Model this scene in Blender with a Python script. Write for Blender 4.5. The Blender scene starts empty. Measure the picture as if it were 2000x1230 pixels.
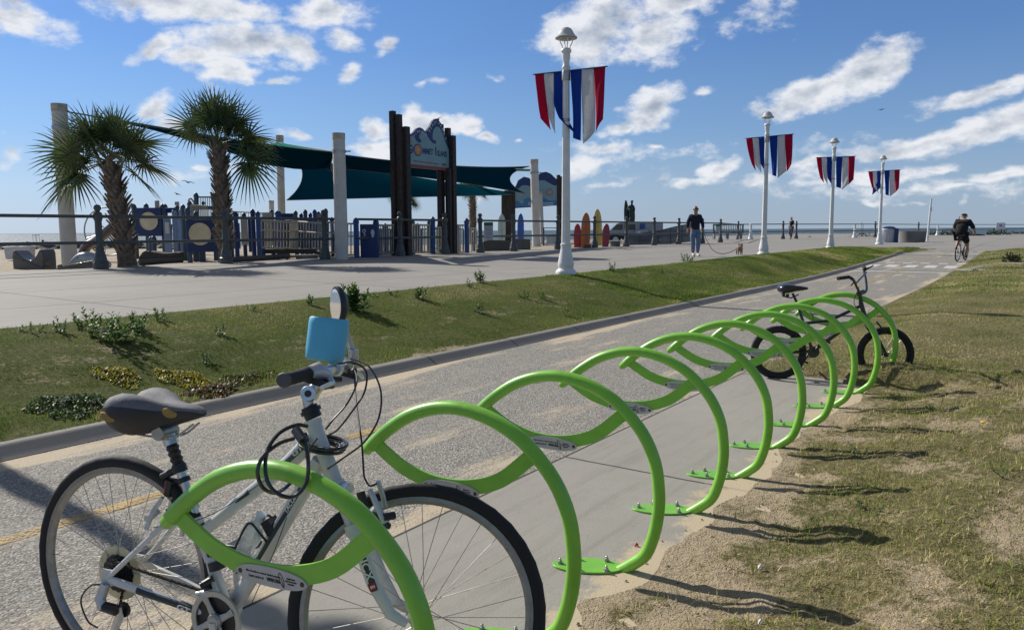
import bpy, math, random
import numpy as np
from mathutils import Vector, Matrix, Euler
random.seed(7); rng = np.random.default_rng(7)
S = bpy.context.scene; COL = S.collection
R = math.radians; PI = math.pi
# ------------------------------------------------------------------ camera
CAM = Vector((0, 0, 1.42)); FPX = 1500.0
_p = math.atan(165 / FPX); _a = math.atan(-0.006)
FW = Vector((0, math.cos(_p), -math.sin(_p))); _r0 = Vector((1, 0, 0)); _u0 = _r0.cross(FW)
CR = math.cos(_a) * _r0 + math.sin(_a) * _u0; CU = -math.sin(_a) * _r0 + math.cos(_a) * _u0
cd = bpy.data.cameras.new('camera'); co = bpy.data.objects.new('camera', cd); COL.objects.link(co)
cd.sensor_width = 36; cd.lens = 36 * FPX / 2000; cd.clip_end = 60000; cd.clip_start = 0.05
mw = Matrix((CR, CU, -FW)).transposed().to_4x4(); mw.translation = CAM; co.matrix_world = mw
S.camera = co
def ray(u, v): return FW * FPX + (u - 1000) * CR - (v - 615) * CU
def at(u, v, Y):
    d = ray(u, v); return CAM + d * (Y / d.y)
def atz(u, Y, z):            # point at image column u, depth Y, height z
    X = (u - 1000) / FPX * Y
    for _ in range(4):
        p = Vector((X, Y, z)) - CAM; k = FPX / p.dot(FW)
        X += (u - (1000 + p.dot(CR) * k)) / k
    return Vector((X, Y, z))
# ------------------------------------------------------------------ light
SUN_EL = R(33.7); SUN_DIR = Vector((-0.77 * math.cos(SUN_EL), 0.64 * math.cos(SUN_EL), math.sin(SUN_EL))).normalized()
S.view_settings.view_transform = 'Standard'; S.view_settings.look = 'None'
S.view_settings.exposure = 0.0; S.view_settings.gamma = 1.0
sl = bpy.data.lights.new('sun', 'SUN'); sl.energy = 5.0; sl.angle = R(0.55); sl.color = (1.0, 0.945, 0.86)
so = bpy.data.objects.new('sun', sl); COL.objects.link(so)
so.rotation_euler = SUN_DIR.to_track_quat('Z', 'Y').to_euler()
W_ = bpy.data.worlds.new('World'); S.world = W_; W_.use_nodes = True
SKY_K = 0.085

CLOUDS = [ # u, v, half width, half height, tilt, weight
 (30,40,85,38,0,1),(20,10,60,25,0,1),(330,3,190,26,0,1.05),(455,12,80,24,0,1),(480,82,125,42,4,1.25),(400,112,75,26,8,1.1),(295,92,55,18,28,1.0),
 (565,88,60,26,-5,1),(455,142,62,34,0,1.1),(540,156,45,11,12,.95),(640,28,78,28,4,1.15),(660,84,34,17,0,.9),(752,85,30,12,28,.9),
 (678,140,30,19,40,.95),(300,212,34,24,38,1.1),(342,242,32,20,0,1.0),(20,294,40,20,0,1.0),(385,316,20,9,0,.85),(572,265,40,16,0,1.0),
 (722,252,38,26,0,1.15),(840,240,62,32,0,1.25),(735,290,55,24,0,1.1),(905,246,42,20,0,1.1),(960,268,22,12,0,.95),(1015,275,14,7,0,.8),
 (850,160,30,10,10,.7),(815,165,18,8,30,.6),(980,148,22,6,0,.55),
 (1165,55,125,46,12,1.25),(1265,70,70,48,-10,1.1),(1330,8,100,26,10,1.1),(1480,32,75,38,-10,.62),(1265,222,70,30,22,1.25),(1210,250,40,18,20,1.1),
 (1378,193,22,10,0,.85),(1690,150,85,44,25,1.35),(1590,188,95,26,14,1.2),(1520,208,55,15,5,1.0),(1745,130,38,32,20,1.1),(1900,188,100,20,12,1.05),(1955,165,48,16,10,1.1),
 (1930,252,130,30,18,1.3),(1790,288,120,20,6,1.15),(1995,222,60,26,10,1.2),(1700,300,60,14,0,.95),(1560,330,100,14,6,.7),(1470,355,70,18,8,.8),
 (1400,325,60,14,25,.9),(1340,360,60,13,8,1.0),(1300,352,30,10,20,.85),(1180,292,70,14,0,.85),(1140,322,50,18,15,.9),(1280,292,24,9,0,.85),
 (1650,345,90,16,0,.85),(1760,345,60,12,8,.8),(1830,328,40,9,0,.9),(1950,345,80,14,8,.9),(1600,362,60,10,0,.75),(1870,370,60,9,6,.7),(1780,400,40,7,0,.6),
 (1690,388,30,8,0,.65),(1880,402,12,7,30,.7),(1190,355,60,9,0,.6),(1320,300,240,22,0,.36),(1750,375,320,22,0,.36),(1250,350,150,16,0,.34),(800,380,200,14,0,.33),(400,330,260,18,0,.30)]
def build_world():
    nt = W_.node_tree; N = nt.nodes; L = nt.links; N.clear()
    out = N.new('ShaderNodeOutputWorld'); bg = N.new('ShaderNodeBackground'); bg.inputs[1].default_value = 1.0
    sky = N.new('ShaderNodeTexSky'); sky.sky_type = 'NISHITA'; sky.sun_disc = False
    sky.sun_elevation = SUN_EL; sky.sun_rotation = math.atan2(SUN_DIR.x, SUN_DIR.y)
    sky.air_density = 1.25; sky.dust_density = 0.25; sky.ozone_density = 2.2; sky.altitude = 0
    tc = N.new('ShaderNodeTexCoord')
    def math_(op, a, b=None, c=None):
        m = N.new('ShaderNodeMath'); m.operation = op
        for i, x in enumerate((a, b, c)):
            if x is None: continue
            if isinstance(x, (int, float)): m.inputs[i].default_value = x
            else: L.new(x, m.inputs[i])
        return m.outputs[0]
    def noise(scale, detail, rough, vec, off=(0, 0, 0)):
        mp = N.new('ShaderNodeMapping'); L.new(vec, mp.inputs[0]); mp.inputs['Location'].default_value = off
        mp.inputs['Scale'].default_value = (1, 1, 1.7)
        n = N.new('ShaderNodeTexNoise'); n.inputs['Scale'].default_value = scale; n.inputs['Detail'].default_value = detail
        n.inputs['Roughness'].default_value = rough; L.new(mp.outputs[0], n.inputs['Vector']); return n
    wn = noise(9, 3, .6, tc.outputs['Generated'])
    wv = N.new('ShaderNodeVectorMath'); wv.operation = 'SUBTRACT'; L.new(wn.outputs['Color'], wv.inputs[0]); wv.inputs[1].default_value = (.5, .5, .5)
    ws = N.new('ShaderNodeVectorMath'); ws.operation = 'SCALE'; L.new(wv.outputs[0], ws.inputs[0]); ws.inputs['Scale'].default_value = 0.055
    wa = N.new('ShaderNodeVectorMath'); wa.operation = 'ADD'; L.new(tc.outputs['Generated'], wa.inputs[0]); L.new(ws.outputs[0], wa.inputs[1])
    acc = None; accs = None
    for (u, v, a, b, rot, w) in CLOUDS:
        c = ray(u, v).normalized()
        e1 = Vector((c.y, -c.x, 0)).normalized(); e2 = e1.cross(c) * -1
        if e2.z < 0: e2 = -e2
        q = R(rot); x = e1 * math.cos(q) + e2 * math.sin(q); y = c.cross(x)
        m3 = Matrix((x, y, c)).transposed()
        mp = N.new('ShaderNodeMapping'); mp.vector_type = 'TEXTURE'; L.new(wa.outputs[0], mp.inputs[0])
        k = 1.35 / FPX * (1 / (1 + ((u - 1000) / FPX) ** 2)) ** .5
        mp.inputs['Location'].default_value = c; mp.inputs['Rotation'].default_value = m3.to_euler()
        mp.inputs['Scale'].default_value = (a * k * .95, b * k * 1.05, .5)
        ln = N.new('ShaderNodeVectorMath'); ln.operation = 'LENGTH'; L.new(mp.outputs[0], ln.inputs[0])
        val = math_('MULTIPLY_ADD', ln.outputs['Value'], -w, w)
        acc = val if acc is None else math_('MAXIMUM', acc, val)
    f1 = noise(15, 9, .60, tc.outputs['Generated'], (3, 1, 2)); f2 = noise(60, 6, .6, tc.outputs['Generated'], (1, 5, 2))
    t = math_('MULTIPLY_ADD', f1.outputs[0], 2.0, -1.12)
    t2 = math_('MULTIPLY_ADD', f2.outputs[0], .75, -0.375)
    d = math_('ADD', acc, math_('ADD', t, t2))
    mr = N.new('ShaderNodeMapRange'); mr.interpolation_type = 'SMOOTHSTEP'; L.new(d, mr.inputs[0]); mr.inputs[1].default_value = -.02; mr.inputs[2].default_value = .66
    f3 = noise(15, 9, .60, tc.outputs['Generated'], (3 - .012, 1 + .006, 2 + .022)); rel = math_('MULTIPLY', math_('SUBTRACT', f1.outputs[0], f3.outputs[0]), 1.5)
    sh = math_('ADD', rel, math_('ADD', math_('MULTIPLY', d, -.50), math_('MULTIPLY_ADD', f1.outputs[0], .75, .76)))
    cr = N.new('ShaderNodeValToRGB'); L.new(sh, cr.inputs[0]); E = cr.color_ramp.elements
    E[0].position = .42; E[0].color = (.36, .42, .52, 1); E[1].position = .95; E[1].color = (.84, .86, .90, 1)
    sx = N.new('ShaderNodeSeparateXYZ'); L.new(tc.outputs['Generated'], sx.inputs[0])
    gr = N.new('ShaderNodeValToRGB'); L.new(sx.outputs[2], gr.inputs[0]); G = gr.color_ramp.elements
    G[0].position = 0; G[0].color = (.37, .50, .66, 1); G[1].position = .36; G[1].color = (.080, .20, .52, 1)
    for p, c in ((.05, (.34, .50, .72)), (.12, (.21, .40, .72)), (.22, (.12, .28, .64)), (.5, (.11, .16, .28)), (.7, (.19, .20, .235)), (1.0, (.21, .215, .24))): e = G.new(p); e.color = (*c, 1)  # unseen upper sky stops greyed to neutralise and dim the fill light
    dp = N.new('ShaderNodeVectorMath'); dp.operation = 'DOT_PRODUCT'; L.new(tc.outputs['Generated'], dp.inputs[0]); dp.inputs[1].default_value = tuple(SUN_DIR)
    gl = math_('MULTIPLY_ADD', math_('POWER', math_('MAXIMUM', dp.outputs['Value'], 0.0), 3.0), .75, .86)
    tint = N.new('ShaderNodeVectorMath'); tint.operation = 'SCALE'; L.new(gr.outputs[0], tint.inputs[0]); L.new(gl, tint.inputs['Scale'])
    sk0 = N.new('ShaderNodeVectorMath'); sk0.operation = 'SCALE'; L.new(sky.outputs[0], sk0.inputs[0]); sk0.inputs['Scale'].default_value = SKY_K
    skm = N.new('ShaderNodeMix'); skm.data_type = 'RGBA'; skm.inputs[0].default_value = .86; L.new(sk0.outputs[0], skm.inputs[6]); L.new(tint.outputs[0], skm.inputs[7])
    mx = N.new('ShaderNodeMix'); mx.data_type = 'RGBA'
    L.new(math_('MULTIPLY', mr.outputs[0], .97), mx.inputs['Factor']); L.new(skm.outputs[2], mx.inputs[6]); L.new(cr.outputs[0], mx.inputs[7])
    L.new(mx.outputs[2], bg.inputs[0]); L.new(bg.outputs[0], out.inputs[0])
build_world()

# ------------------------------------------------------------------ terrain functions (s along the path, t to its left)
O = (-3.21, 4.68); A = (.5736, .8192); B = (-.8192, .5736)
def Wd(s, t): return O[0] + s * A[0] + t * B[0], O[1] + s * A[1] + t * B[1]
def ST(x, y): dx, dy = x - O[0], y - O[1]; return dx * A[0] + dy * A[1], dx * B[0] + dy * B[1]
def sm(u): u = np.clip(u, 0, 1); return u * u * (3 - 2 * u)
def vnoise(x, y, seed=0):
    xi = np.floor(x).astype(np.int64); yi = np.floor(y).astype(np.int64); fx = x - xi; fy = y - yi
    def h(a, b):
        n = (a * 374761393 + b * 668265263 + seed * 974634777) & 0xffffffff
        n = ((n ^ (n >> 13)) * 1274126177) & 0xffffffff; n = n ^ (n >> 16); return (n & 0xffff) / 65535.0
    ux = fx * fx * (3 - 2 * fx); uy = fy * fy * (3 - 2 * fy)
    return (h(xi, yi) * (1 - ux) + h(xi + 1, yi) * ux) * (1 - uy) + (h(xi, yi + 1) * (1 - ux) + h(xi + 1, yi + 1) * ux) * uy
def fbm(x, y, o=4, seed=0):
    x = np.asarray(x, float); y = np.asarray(y, float); r = 0; a = .5; tot = 0
    for i in range(o): r = r + a * vnoise(x * 2**i, y * 2**i, seed + i * 17); tot += a; a *= .5
    return r / tot
def zp(s): return .5 * sm((s - 18) / 32)
def pathR(s): return np.where(s > 5.6, -2.87, -4.05)
def tip(s): return 3.0 * sm((41.0 - s) / 6.0) ** .6       # the verge narrows to a point
def z_left(s, t):
    c = zp(s) + .072 * np.clip(t / .12, 0, 1); u = np.clip((t - .2) / 2.8, 0, 1)
    m = .13 * sm((s - 13) / 9) * (1 - sm((s - 33) / 7)) + .02
    g = c + (.5 - c) * (.6 * u + .4 * sm(u)) + m * np.sin(PI * u ** 1.6) + .03 * (fbm(s * 1.1, t * 1.3, 3, 5) - .5) * sm(t / .6) * sm((3 - t) / .5)
    return g
def edgeR(s): return np.where(s > 5.6, -2.87 + .10 * (fbm(s * 1.5, s * 0 + 3, 3, 61) - .5), np.minimum(-4.07 + .34 * (fbm(s * 2.3, s * 0, 4, 62) - .5), -3.93) + 1.18 * sm((s - 5.3) / .3))
def z_right(s, t):
    w = edgeR(s) - t; near = sm((9 - s) / 3); k = (s < 5.6)
    z = zp(s) + .165 * sm(w / 1.3) + .012 * k + .07 * np.clip(w, -.3, 0) + .05 * (fbm(s * .8, t * .8, 3, 9) - .5) * sm(w / .5)
    return z + near * sm((w + .02) / .25) * (.070 * (fbm(s * 5, t * 5, 4, 3) - .42) + .035 * (fbm(s * 22, t * 22, 2, 4) - .5))
def z_board(s, t): return .5 + .1 * np.clip((t - 3) / 9.5, 0, 1)
def zat(s, t):
    s = np.asarray(s, float); t = np.asarray(t, float)
    r = np.where(t >= 3, z_board(s, t), np.where(t >= 0, z_left(s, t), np.where(t > pathR(s), zp(s), z_right(s, t))))
    pl = zp(s) + (.5 - zp(s)) * sm(t / 3)
    return np.where((s > 41) & (t < 3), pl, r)
def gz(x, y): return float(zat(*ST(x, y)))

# ------------------------------------------------------------------ materials
def newmat(name):
    m = bpy.data.materials.new(name); m.use_nodes = True; nt = m.node_tree; nt.nodes.clear()
    o = nt.nodes.new('ShaderNodeOutputMaterial'); b = nt.nodes.new('ShaderNodeBsdfPrincipled'); nt.links.new(b.outputs[0], o.inputs[0])
    return m, nt, b, o
class NT:
    def __init__(s, nt): s.nt = nt; s.N = nt.nodes; s.L = nt.links
    def put(s, n, i, x):
        if x is None: return
        if isinstance(x, (int, float)): n.inputs[i].default_value = x
        elif isinstance(x, tuple): n.inputs[i].default_value = x if len(x) == len(n.inputs[i].default_value) else (*x, 1)
        else: s.L.new(x, n.inputs[i])
    def m(s, op, a, b=None, c=None, clamp=False):
        n = s.N.new('ShaderNodeMath'); n.operation = op; n.use_clamp = clamp
        for i, x in enumerate((a, b, c)): s.put(n, i, x)
        return n.outputs[0]
    def mix(s, f, a, b, mode='MIX'):
        n = s.N.new('ShaderNodeMix'); n.data_type = 'RGBA'; n.blend_type = mode
        s.put(n, 0, f); s.put(n, 6, a); s.put(n, 7, b); return n.outputs[2]
    def noise(s, scale, detail=3, rough=.55, vec=None, sc=None, col=False):
        if sc: mp = s.N.new('ShaderNodeMapping'); mp.inputs['Scale'].default_value = sc; s.L.new(vec, mp.inputs[0]); vec = mp.outputs[0]
        n = s.N.new('ShaderNodeTexNoise'); n.inputs['Scale'].default_value = scale; n.inputs['Detail'].default_value = detail; n.inputs['Roughness'].default_value = rough
        if vec is not None: s.L.new(vec, n.inputs['Vector'])
        return n.outputs['Color' if col else 0]
    def ramp(s, f, stops):
        n = s.N.new('ShaderNodeValToRGB'); s.L.new(f, n.inputs[0]); E = n.color_ramp.elements
        while len(E) < len(stops): E.new(.5)
        for e, (p, c) in zip(E, stops): e.position = p; e.color = (*c, 1) if len(c) == 3 else c
        return n.outputs[0]
    def step(s, f, a, b):
        n = s.N.new('ShaderNodeMapRange'); n.interpolation_type = 'SMOOTHSTEP'; s.put(n, 0, f); n.inputs[1].default_value = a; n.inputs[2].default_value = b; return n.outputs[0]
    def bump(s, h, dist, b, strength=1.0):
        n = s.N.new('ShaderNodeBump'); n.inputs['Distance'].default_value = dist; n.inputs['Strength'].default_value = strength; s.L.new(h, n.inputs['Height']); s.L.new(n.outputs[0], b.inputs['Normal'])
    def obj(s): return s.N.new('ShaderNodeTexCoord').outputs['Object']
    def uv(s):
        n = s.N.new('ShaderNodeUVMap'); n.uv_map = 'st'; return n.outputs[0]
MC = {}
def mk(name, col, rough=.5, metal=0, ns=18, na=.12, bump=0, dirt=0, spec=.5, coat=0, trans=0, sheen=0):
    if name in MC: return MC[name]
    m, nt, b, o = newmat(name); g = NT(nt); c = g.obj()
    n = g.noise(ns, 4, .6, c); f = g.step(n, .3, .7)
    lo = tuple(x * (1 - na) for x in col); hi = tuple(min(1, x * (1 + na)) for x in col)
    cc = g.mix(f, lo, hi)
    if dirt:
        d = g.step(g.noise(ns * .35, 5, .7, c), .56, .75); cc = g.mix(g.m('MULTIPLY', d, dirt), cc, (.16, .12, .08))
    g.L.new(cc, b.inputs['Base Color']); b.inputs['Roughness'].default_value = rough; b.inputs['Metallic'].default_value = metal
    g.L.new(g.m('MULTIPLY_ADD', n, .18, rough - .09), b.inputs['Roughness'])
    b.inputs['Specular IOR Level'].default_value = spec; b.inputs['Coat Weight'].default_value = coat; b.inputs['Coat Roughness'].default_value = .12
    if bump: g.bump(g.noise(ns * 3, 4, .6, c), bump, b)
    if trans: b.inputs['Transmission Weight'].default_value = trans
    MC[name] = m; return m
def mat_cloth(name, col, tr=.35):
    m, nt, b, o = newmat(name); g = NT(nt); c = g.obj(); n = g.noise(30, 3, .5, c)
    cc = g.mix(n, tuple(x * .8 for x in col), tuple(min(1, x * 1.15) for x in col)); g.L.new(cc, b.inputs['Base Color']); b.inputs['Roughness'].default_value = .85; b.inputs['Specular IOR Level'].default_value = .15
    t = nt.nodes.new('ShaderNodeBsdfTranslucent'); g.L.new(cc, t.inputs[0]); x = nt.nodes.new('ShaderNodeMixShader'); x.inputs[0].default_value = tr
    g.L.new(b.outputs[0], x.inputs[1]); g.L.new(t.outputs[0], x.inputs[2]); g.L.new(x.outputs[0], o.inputs[0]); MC[name] = m; return m

def mat_path():
    m, nt, b, o = newmat('aggregate_path'); g = NT(nt); c = g.obj(); uv = g.uv()
    v = nt.nodes.new('ShaderNodeTexVoronoi'); v.inputs['Scale'].default_value = 105; g.L.new(c, v.inputs['Vector'])
    st = g.ramp(g.N.new('ShaderNodeSeparateColor').outputs[0], [(0, (0, 0, 0)), (1, (1, 1, 1))]) if False else None
    sp = g.N.new('ShaderNodeSeparateColor'); g.L.new(v.outputs['Color'], sp.inputs[0])
    stones = g.ramp(sp.outputs[0], [(0, (.10, .095, .088)), (.4, (.21, .20, .18)), (.75, (.32, .305, .275)), (1, (.54, .51, .45))])
    big = g.noise(1.2, 4, .6, c); stones = g.mix(g.m('MULTIPLY', big, .35), stones, (.34, .30, .235))
    sep = g.N.new('ShaderNodeSeparateXYZ'); g.L.new(uv, sep.inputs[0]); T = sep.outputs[1]
    str_ = g.noise(1.0, 6, .66, uv, (.42, 2.3, 1)); fine = g.noise(26, 4, .75, c)
    eL = g.m('MULTIPLY', g.step(T, -.40, 0), .12); eR = g.m('MULTIPLY', g.step(g.m('MULTIPLY', T, -1), 2.45, 2.87), .15)
    s_ = g.m('ADD', g.m('ADD', str_, g.m('MULTIPLY_ADD', fine, .22, -.11)), g.m('ADD', eL, eR))
    mask = g.step(s_, .54, .69)
    sand = g.mix(g.noise(140, 2, .5, c), (.46, .375, .25), (.62, .52, .37))
    col = g.mix(g.m('MULTIPLY', mask, .88), stones, sand)
    crack = g.noise(2.2, 5, .6, c)
    g.L.new(col, b.inputs['Base Color']); b.inputs['Roughness'].default_value = .9
    h = g.m('ADD', g.m('MULTIPLY', g.m('SUBTRACT', 1.0, v.outputs['Distance']), g.m('MULTIPLY_ADD', mask, -.75, 1)), g.noise(60, 3, .6, c))
    g.bump(h, .005, b); return m
def mat_concrete(name, base, joints=None, jw=1, sandedge=None, sx=3.0, ty=(3.7, 2.4), warm=1):
    m, nt, b, o = newmat(name); g = NT(nt); c = g.obj(); uv = g.uv()
    n1 = g.noise(.7, 5, .65, c); n2 = g.noise(9, 4, .7, c); n3 = g.noise(170, 2, .6, c)
    col = g.mix(n1, tuple(x * .80 for x in base), tuple(x * 1.14 for x in base))
    col = g.mix(g.m('MULTIPLY', g.step(n2, .45, .8), .25), col, tuple(x * .62 for x in base))
    sc = g.noise(3.0, 5, .7, uv, (.25, 3, 1)); col = g.mix(g.m('MULTIPLY', g.step(sc, .48, .68), .42), col, tuple(x * .58 for x in base))
    blot = g.noise(.35, 4, .6, uv); col = g.mix(g.m('MULTIPLY', g.step(blot, .48, .6), .16), col, tuple(x * 1.3 for x in base))
    col = g.mix(g.m('MULTIPLY', n3, .35), col, tuple(x * .5 for x in base))
    pit = g.noise(38, 3, .6, c); col = g.mix(g.m('MULTIPLY', g.step(pit, .66, .72), .3), col, tuple(x * .35 for x in base))
    h = g.noise(120, 3, .6, c)
    sep = g.N.new('ShaderNodeSeparateXYZ'); g.L.new(uv, sep.inputs[0]); Sx, Tx = sep.outputs[0], sep.outputs[1]
    if joints:
        def line(x, per, off, w):
            f = g.m('ABSOLUTE', g.m('SUBTRACT', g.m('FRACT', g.m('DIVIDE', g.m('SUBTRACT', x, off), per)), .5))
            return g.m('SUBTRACT', 1.0, g.step(g.m('MULTIPLY', f, per), w * .4 * jw, w * jw))
        wob = g.m('MULTIPLY_ADD', g.noise(6, 2, .5, c), .014, -.007)
        jl = g.m('MAXIMUM', line(g.m('ADD', Sx, wob), joints[0], joints[1], .011), line(g.m('ADD', Tx, wob), joints[2], joints[3], .011))
        col = g.mix(jl, col, (.05, .05, .045)); h = g.m('SUBTRACT', h, g.m('MULTIPLY', jl, 3))
    if sandedge is not None:
        n5 = g.noise(2.2, 6, .7, c); n6 = g.noise(50, 3, .7, c)
        e = g.m('ADD', g.m('MULTIPLY', g.step(g.m('MULTIPLY', Tx, -1), sandedge - .62, sandedge + .1), .62), g.m('ADD', n5, g.m('MULTIPLY_ADD', n6, .2, -.1)))
        mask = g.step(e, .80, .93); sand = g.mix(g.noise(150, 2, .5, c), (.48, .385, .25), (.64, .53, .37))
        col = g.mix(g.m('MULTIPLY', mask, .95), col, sand)
    g.L.new(col, b.inputs['Base Color']); b.inputs['Roughness'].default_value = .82; b.inputs['Specular IOR Level'].default_value = .35
    g.bump(h, .0022, b); return m
def mat_soil(name, green, dry):
    m, nt, b, o = newmat(name); g = NT(nt); c = g.obj()
    at_ = nt.nodes.new('ShaderNodeAttribute'); at_.attribute_name = 'sand'
    n1 = g.noise(1.3, 5, .65, c); n2 = g.noise(24, 5, .7, c); n3 = g.noise(110, 3, .6, c)
    gr = g.mix(g.step(n1, .35, .65), green, dry); gr = g.mix(g.step(n2, .35, .75), tuple(x * .45 for x in green), gr); gr = g.mix(g.m('MULTIPLY', n3, .6), gr, tuple(x * .6 for x in dry))
    sand = g.mix(g.noise(130, 3, .6, c), (.40, .31, .195), (.64, .53, .365)); sand = g.mix(g.m('MULTIPLY', g.step(g.noise(5, 5, .7, c), .5, .72), .5), sand, (.26, .20, .13))
    straw = g.noise(45, 4, .75, c, (1, .25, 1)); sand = g.mix(g.m('MULTIPLY', g.step(straw, .60, .68), .55), sand, (.20, .16, .08))
    k = g.step(g.m('ADD', at_.outputs['Fac'], g.m('MULTIPLY_ADD', n2, 1.1, -.55)), .34, .66)
    g.L.new(g.mix(k, gr, sand), b.inputs['Base Color']); b.inputs['Roughness'].default_value = .95; b.inputs['Specular IOR Level'].default_value = .15
    g.bump(g.m('ADD', n2, g.m('MULTIPLY', n3, .5)), .045, b); return m
def mat_blade(name, ramp):
    m, nt, b, o = newmat(name); g = NT(nt); a = nt.nodes.new('ShaderNodeAttribute'); a.attribute_name = 'tone'
    c = g.ramp(a.outputs['Fac'], ramp); g.L.new(c, b.inputs['Base Color']); b.inputs['Roughness'].default_value = .6; b.inputs['Specular IOR Level'].default_value = .25
    t = nt.nodes.new('ShaderNodeBsdfTranslucent'); g.L.new(c, t.inputs[0]); x = nt.nodes.new('ShaderNodeMixShader'); x.inputs[0].default_value = .35
    g.L.new(b.outputs[0], x.inputs[1]); g.L.new(t.outputs[0], x.inputs[2]); g.L.new(x.outputs[0], o.inputs[0]); return m
def mat_water():
    m, nt, b, o = newmat('sea_water'); g = NT(nt); c = g.obj()
    n = g.noise(.06, 6, .65, c, (1, 2.6, 1)); n2 = g.noise(.9, 4, .6, c, (.5, 1.6, 1))
    g.L.new(g.mix(n, (.05, .095, .125), (.12, .17, .20)), b.inputs['Base Color']); b.inputs['Roughness'].default_value = .55; b.inputs['Specular IOR Level'].default_value = .22
    g.bump(g.m('ADD', n, n2), .9, b, .8); return m
def mat_sandbeach():
    m, nt, b, o = newmat('beach_sand'); g = NT(nt); c = g.obj()
    n = g.noise(.5, 6, .7, c, (1, 2, 1)); n2 = g.noise(6, 5, .7, c)
    col = g.mix(n, (.30, .25, .18), (.55, .47, .35)); col = g.mix(g.m('MULTIPLY', g.step(n2, .5, .75), .4), col, (.22, .18, .13))
    g.L.new(col, b.inputs['Base Color']); b.inputs['Roughness'].default_value = .95; g.bump(n2, .06, b); return m

# ------------------------------------------------------------------ mesh building
class MB:
    def __init__(s): s.v = []; s.f = []; s.mi = []; s.cur = 0
    def add(s, vs, fs):
        b = len(s.v); s.v += [tuple(v) for v in vs]; s.f += [tuple(b + i for i in f) for f in fs]; s.mi += [s.cur] * len(fs); return s
    def m(s, i): s.cur = i; return s
    def box(s, c, size, rot=(0, 0, 0), top=1.0):
        h = Vector(size) / 2; E = Euler(rot).to_matrix(); vs = []
        for z in (-1, 1):
            k = top if z > 0 else 1
            for x, y in ((-1, -1), (1, -1), (1, 1), (-1, 1)): vs.append(Vector(c) + E @ Vector((x * h.x * k, y * h.y * k, z * h.z)))
        return s.add(vs, [(3, 2, 1, 0), (4, 5, 6, 7), (0, 1, 5, 4), (1, 2, 6, 5), (2, 3, 7, 6), (3, 0, 4, 7)])
    def bbox(s, a, b):
        a = Vector(a); b = Vector(b); return s.box((a + b) / 2, [abs(x) for x in (b - a)])
    def tube(s, pts, r, n=10, closed=False, cap=True, flat=None, upv=None):
        pts = [Vector(p) for p in pts]; k = len(pts); rr = r if isinstance(r, (list, tuple)) else [r] * k
        vs = []; prev = None
        for i, p in enumerate(pts):
            if closed: d = pts[(i + 1) % k] - pts[i - 1]
            else: d = pts[min(i + 1, k - 1)] - pts[max(i - 1, 0)]
            d.normalize()
            if prev is None:
                q = Vector(upv) if upv is not None else (Vector((0, 0, 1)) if abs(d.z) < .9 else Vector((1, 0, 0)))
                n1 = (q - d * q.dot(d)).normalized()
            else: n1 = (prev - d * prev.dot(d)).normalized()
            prev = n1; n2 = d.cross(n1)
            for j in range(n):
                a = 2 * PI * j / n; x = math.cos(a); y = math.sin(a)
                if flat: x *= flat[0]; y *= flat[1]
                vs.append(p + (n1 * x + n2 * y) * rr[i])
        fs = []
        for i in range(k if closed else k - 1):
            a = i * n; b = ((i + 1) % k) * n
            for j in range(n): fs.append((a + j, a + (j + 1) % n, b + (j + 1) % n, b + j))
        if cap and not closed: fs += [tuple(range(n - 1, -1, -1)), tuple((k - 1) * n + j for j in range(n))]
        return s.add(vs, fs)
    def cyl(s, a, b, r0, r1=None, n=12): return s.tube([a, b], [r0, r0 if r1 is None else r1], n)
    def lathe(s, prof, n=20, o=(0, 0, 0), axis='z', rot=0):
        vs = []; k = len(prof)
        for r, z in prof:
            for j in range(n):
                a = 2 * PI * j / n + rot; x, y = r * math.cos(a), r * math.sin(a)
                p = (x, y, z) if axis == 'z' else ((x, z, y) if axis == 'y' else (z, x, y)); vs.append((p[0] + o[0], p[1] + o[1], p[2] + o[2]))
        fs = [(i * n + j, i * n + (j + 1) % n, (i + 1) * n + (j + 1) % n, (i + 1) * n + j) for i in range(k - 1) for j in range(n)]
        fs += [tuple(range(n - 1, -1, -1)), tuple((k - 1) * n + j for j in range(n))]
        return s.add(vs, fs)
    def ball(s, c, r, n=10, m=7, sc=(1, 1, 1)):
        return s.lathe2([(math.sin(PI * i / m), -math.cos(PI * i / m)) for i in range(m + 1)], n, c, r, sc)
    def lathe2(s, prof, n, c, r, sc):
        vs = []; 
        for a_, z in prof:
            a_ = max(a_, 1e-3)
            for j in range(n): t = 2 * PI * j / n; vs.append((c[0] + r * a_ * math.cos(t) * sc[0], c[1] + r * a_ * math.sin(t) * sc[1], c[2] + r * z * sc[2]))
        k = len(prof); fs = [(i * n + j, i * n + (j + 1) % n, (i + 1) * n + (j + 1) % n, (i + 1) * n + j) for i in range(k - 1) for j in range(n)]
        fs += [tuple(range(n - 1, -1, -1)), tuple((k - 1) * n + j for j in range(n))]
        return s.add(vs, fs)
    def prism(s, poly, w0, w1, fn):
        n = len(poly); vs = [fn(u, v, w0) for u, v in poly] + [fn(u, v, w1) for u, v in poly]
        fs = [tuple(range(n - 1, -1, -1)), tuple(range(n, 2 * n))] + [(i, (i + 1) % n, n + (i + 1) % n, n + i) for i in range(n)]
        return s.add(vs, fs)
    def loft(s, rings, cap=True, closed=True):
        n = len(rings[0]); vs = [p for r in rings for p in r]; m = n if closed else n - 1
        fs = [(i * n + j, i * n + (j + 1) % n, (i + 1) * n + (j + 1) % n, (i + 1) * n + j) for i in range(len(rings) - 1) for j in range(m)]
        if cap: fs += [tuple(range(n - 1, -1, -1)), tuple((len(rings) - 1) * n + j for j in range(n))]
        return s.add(vs, fs)
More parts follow.
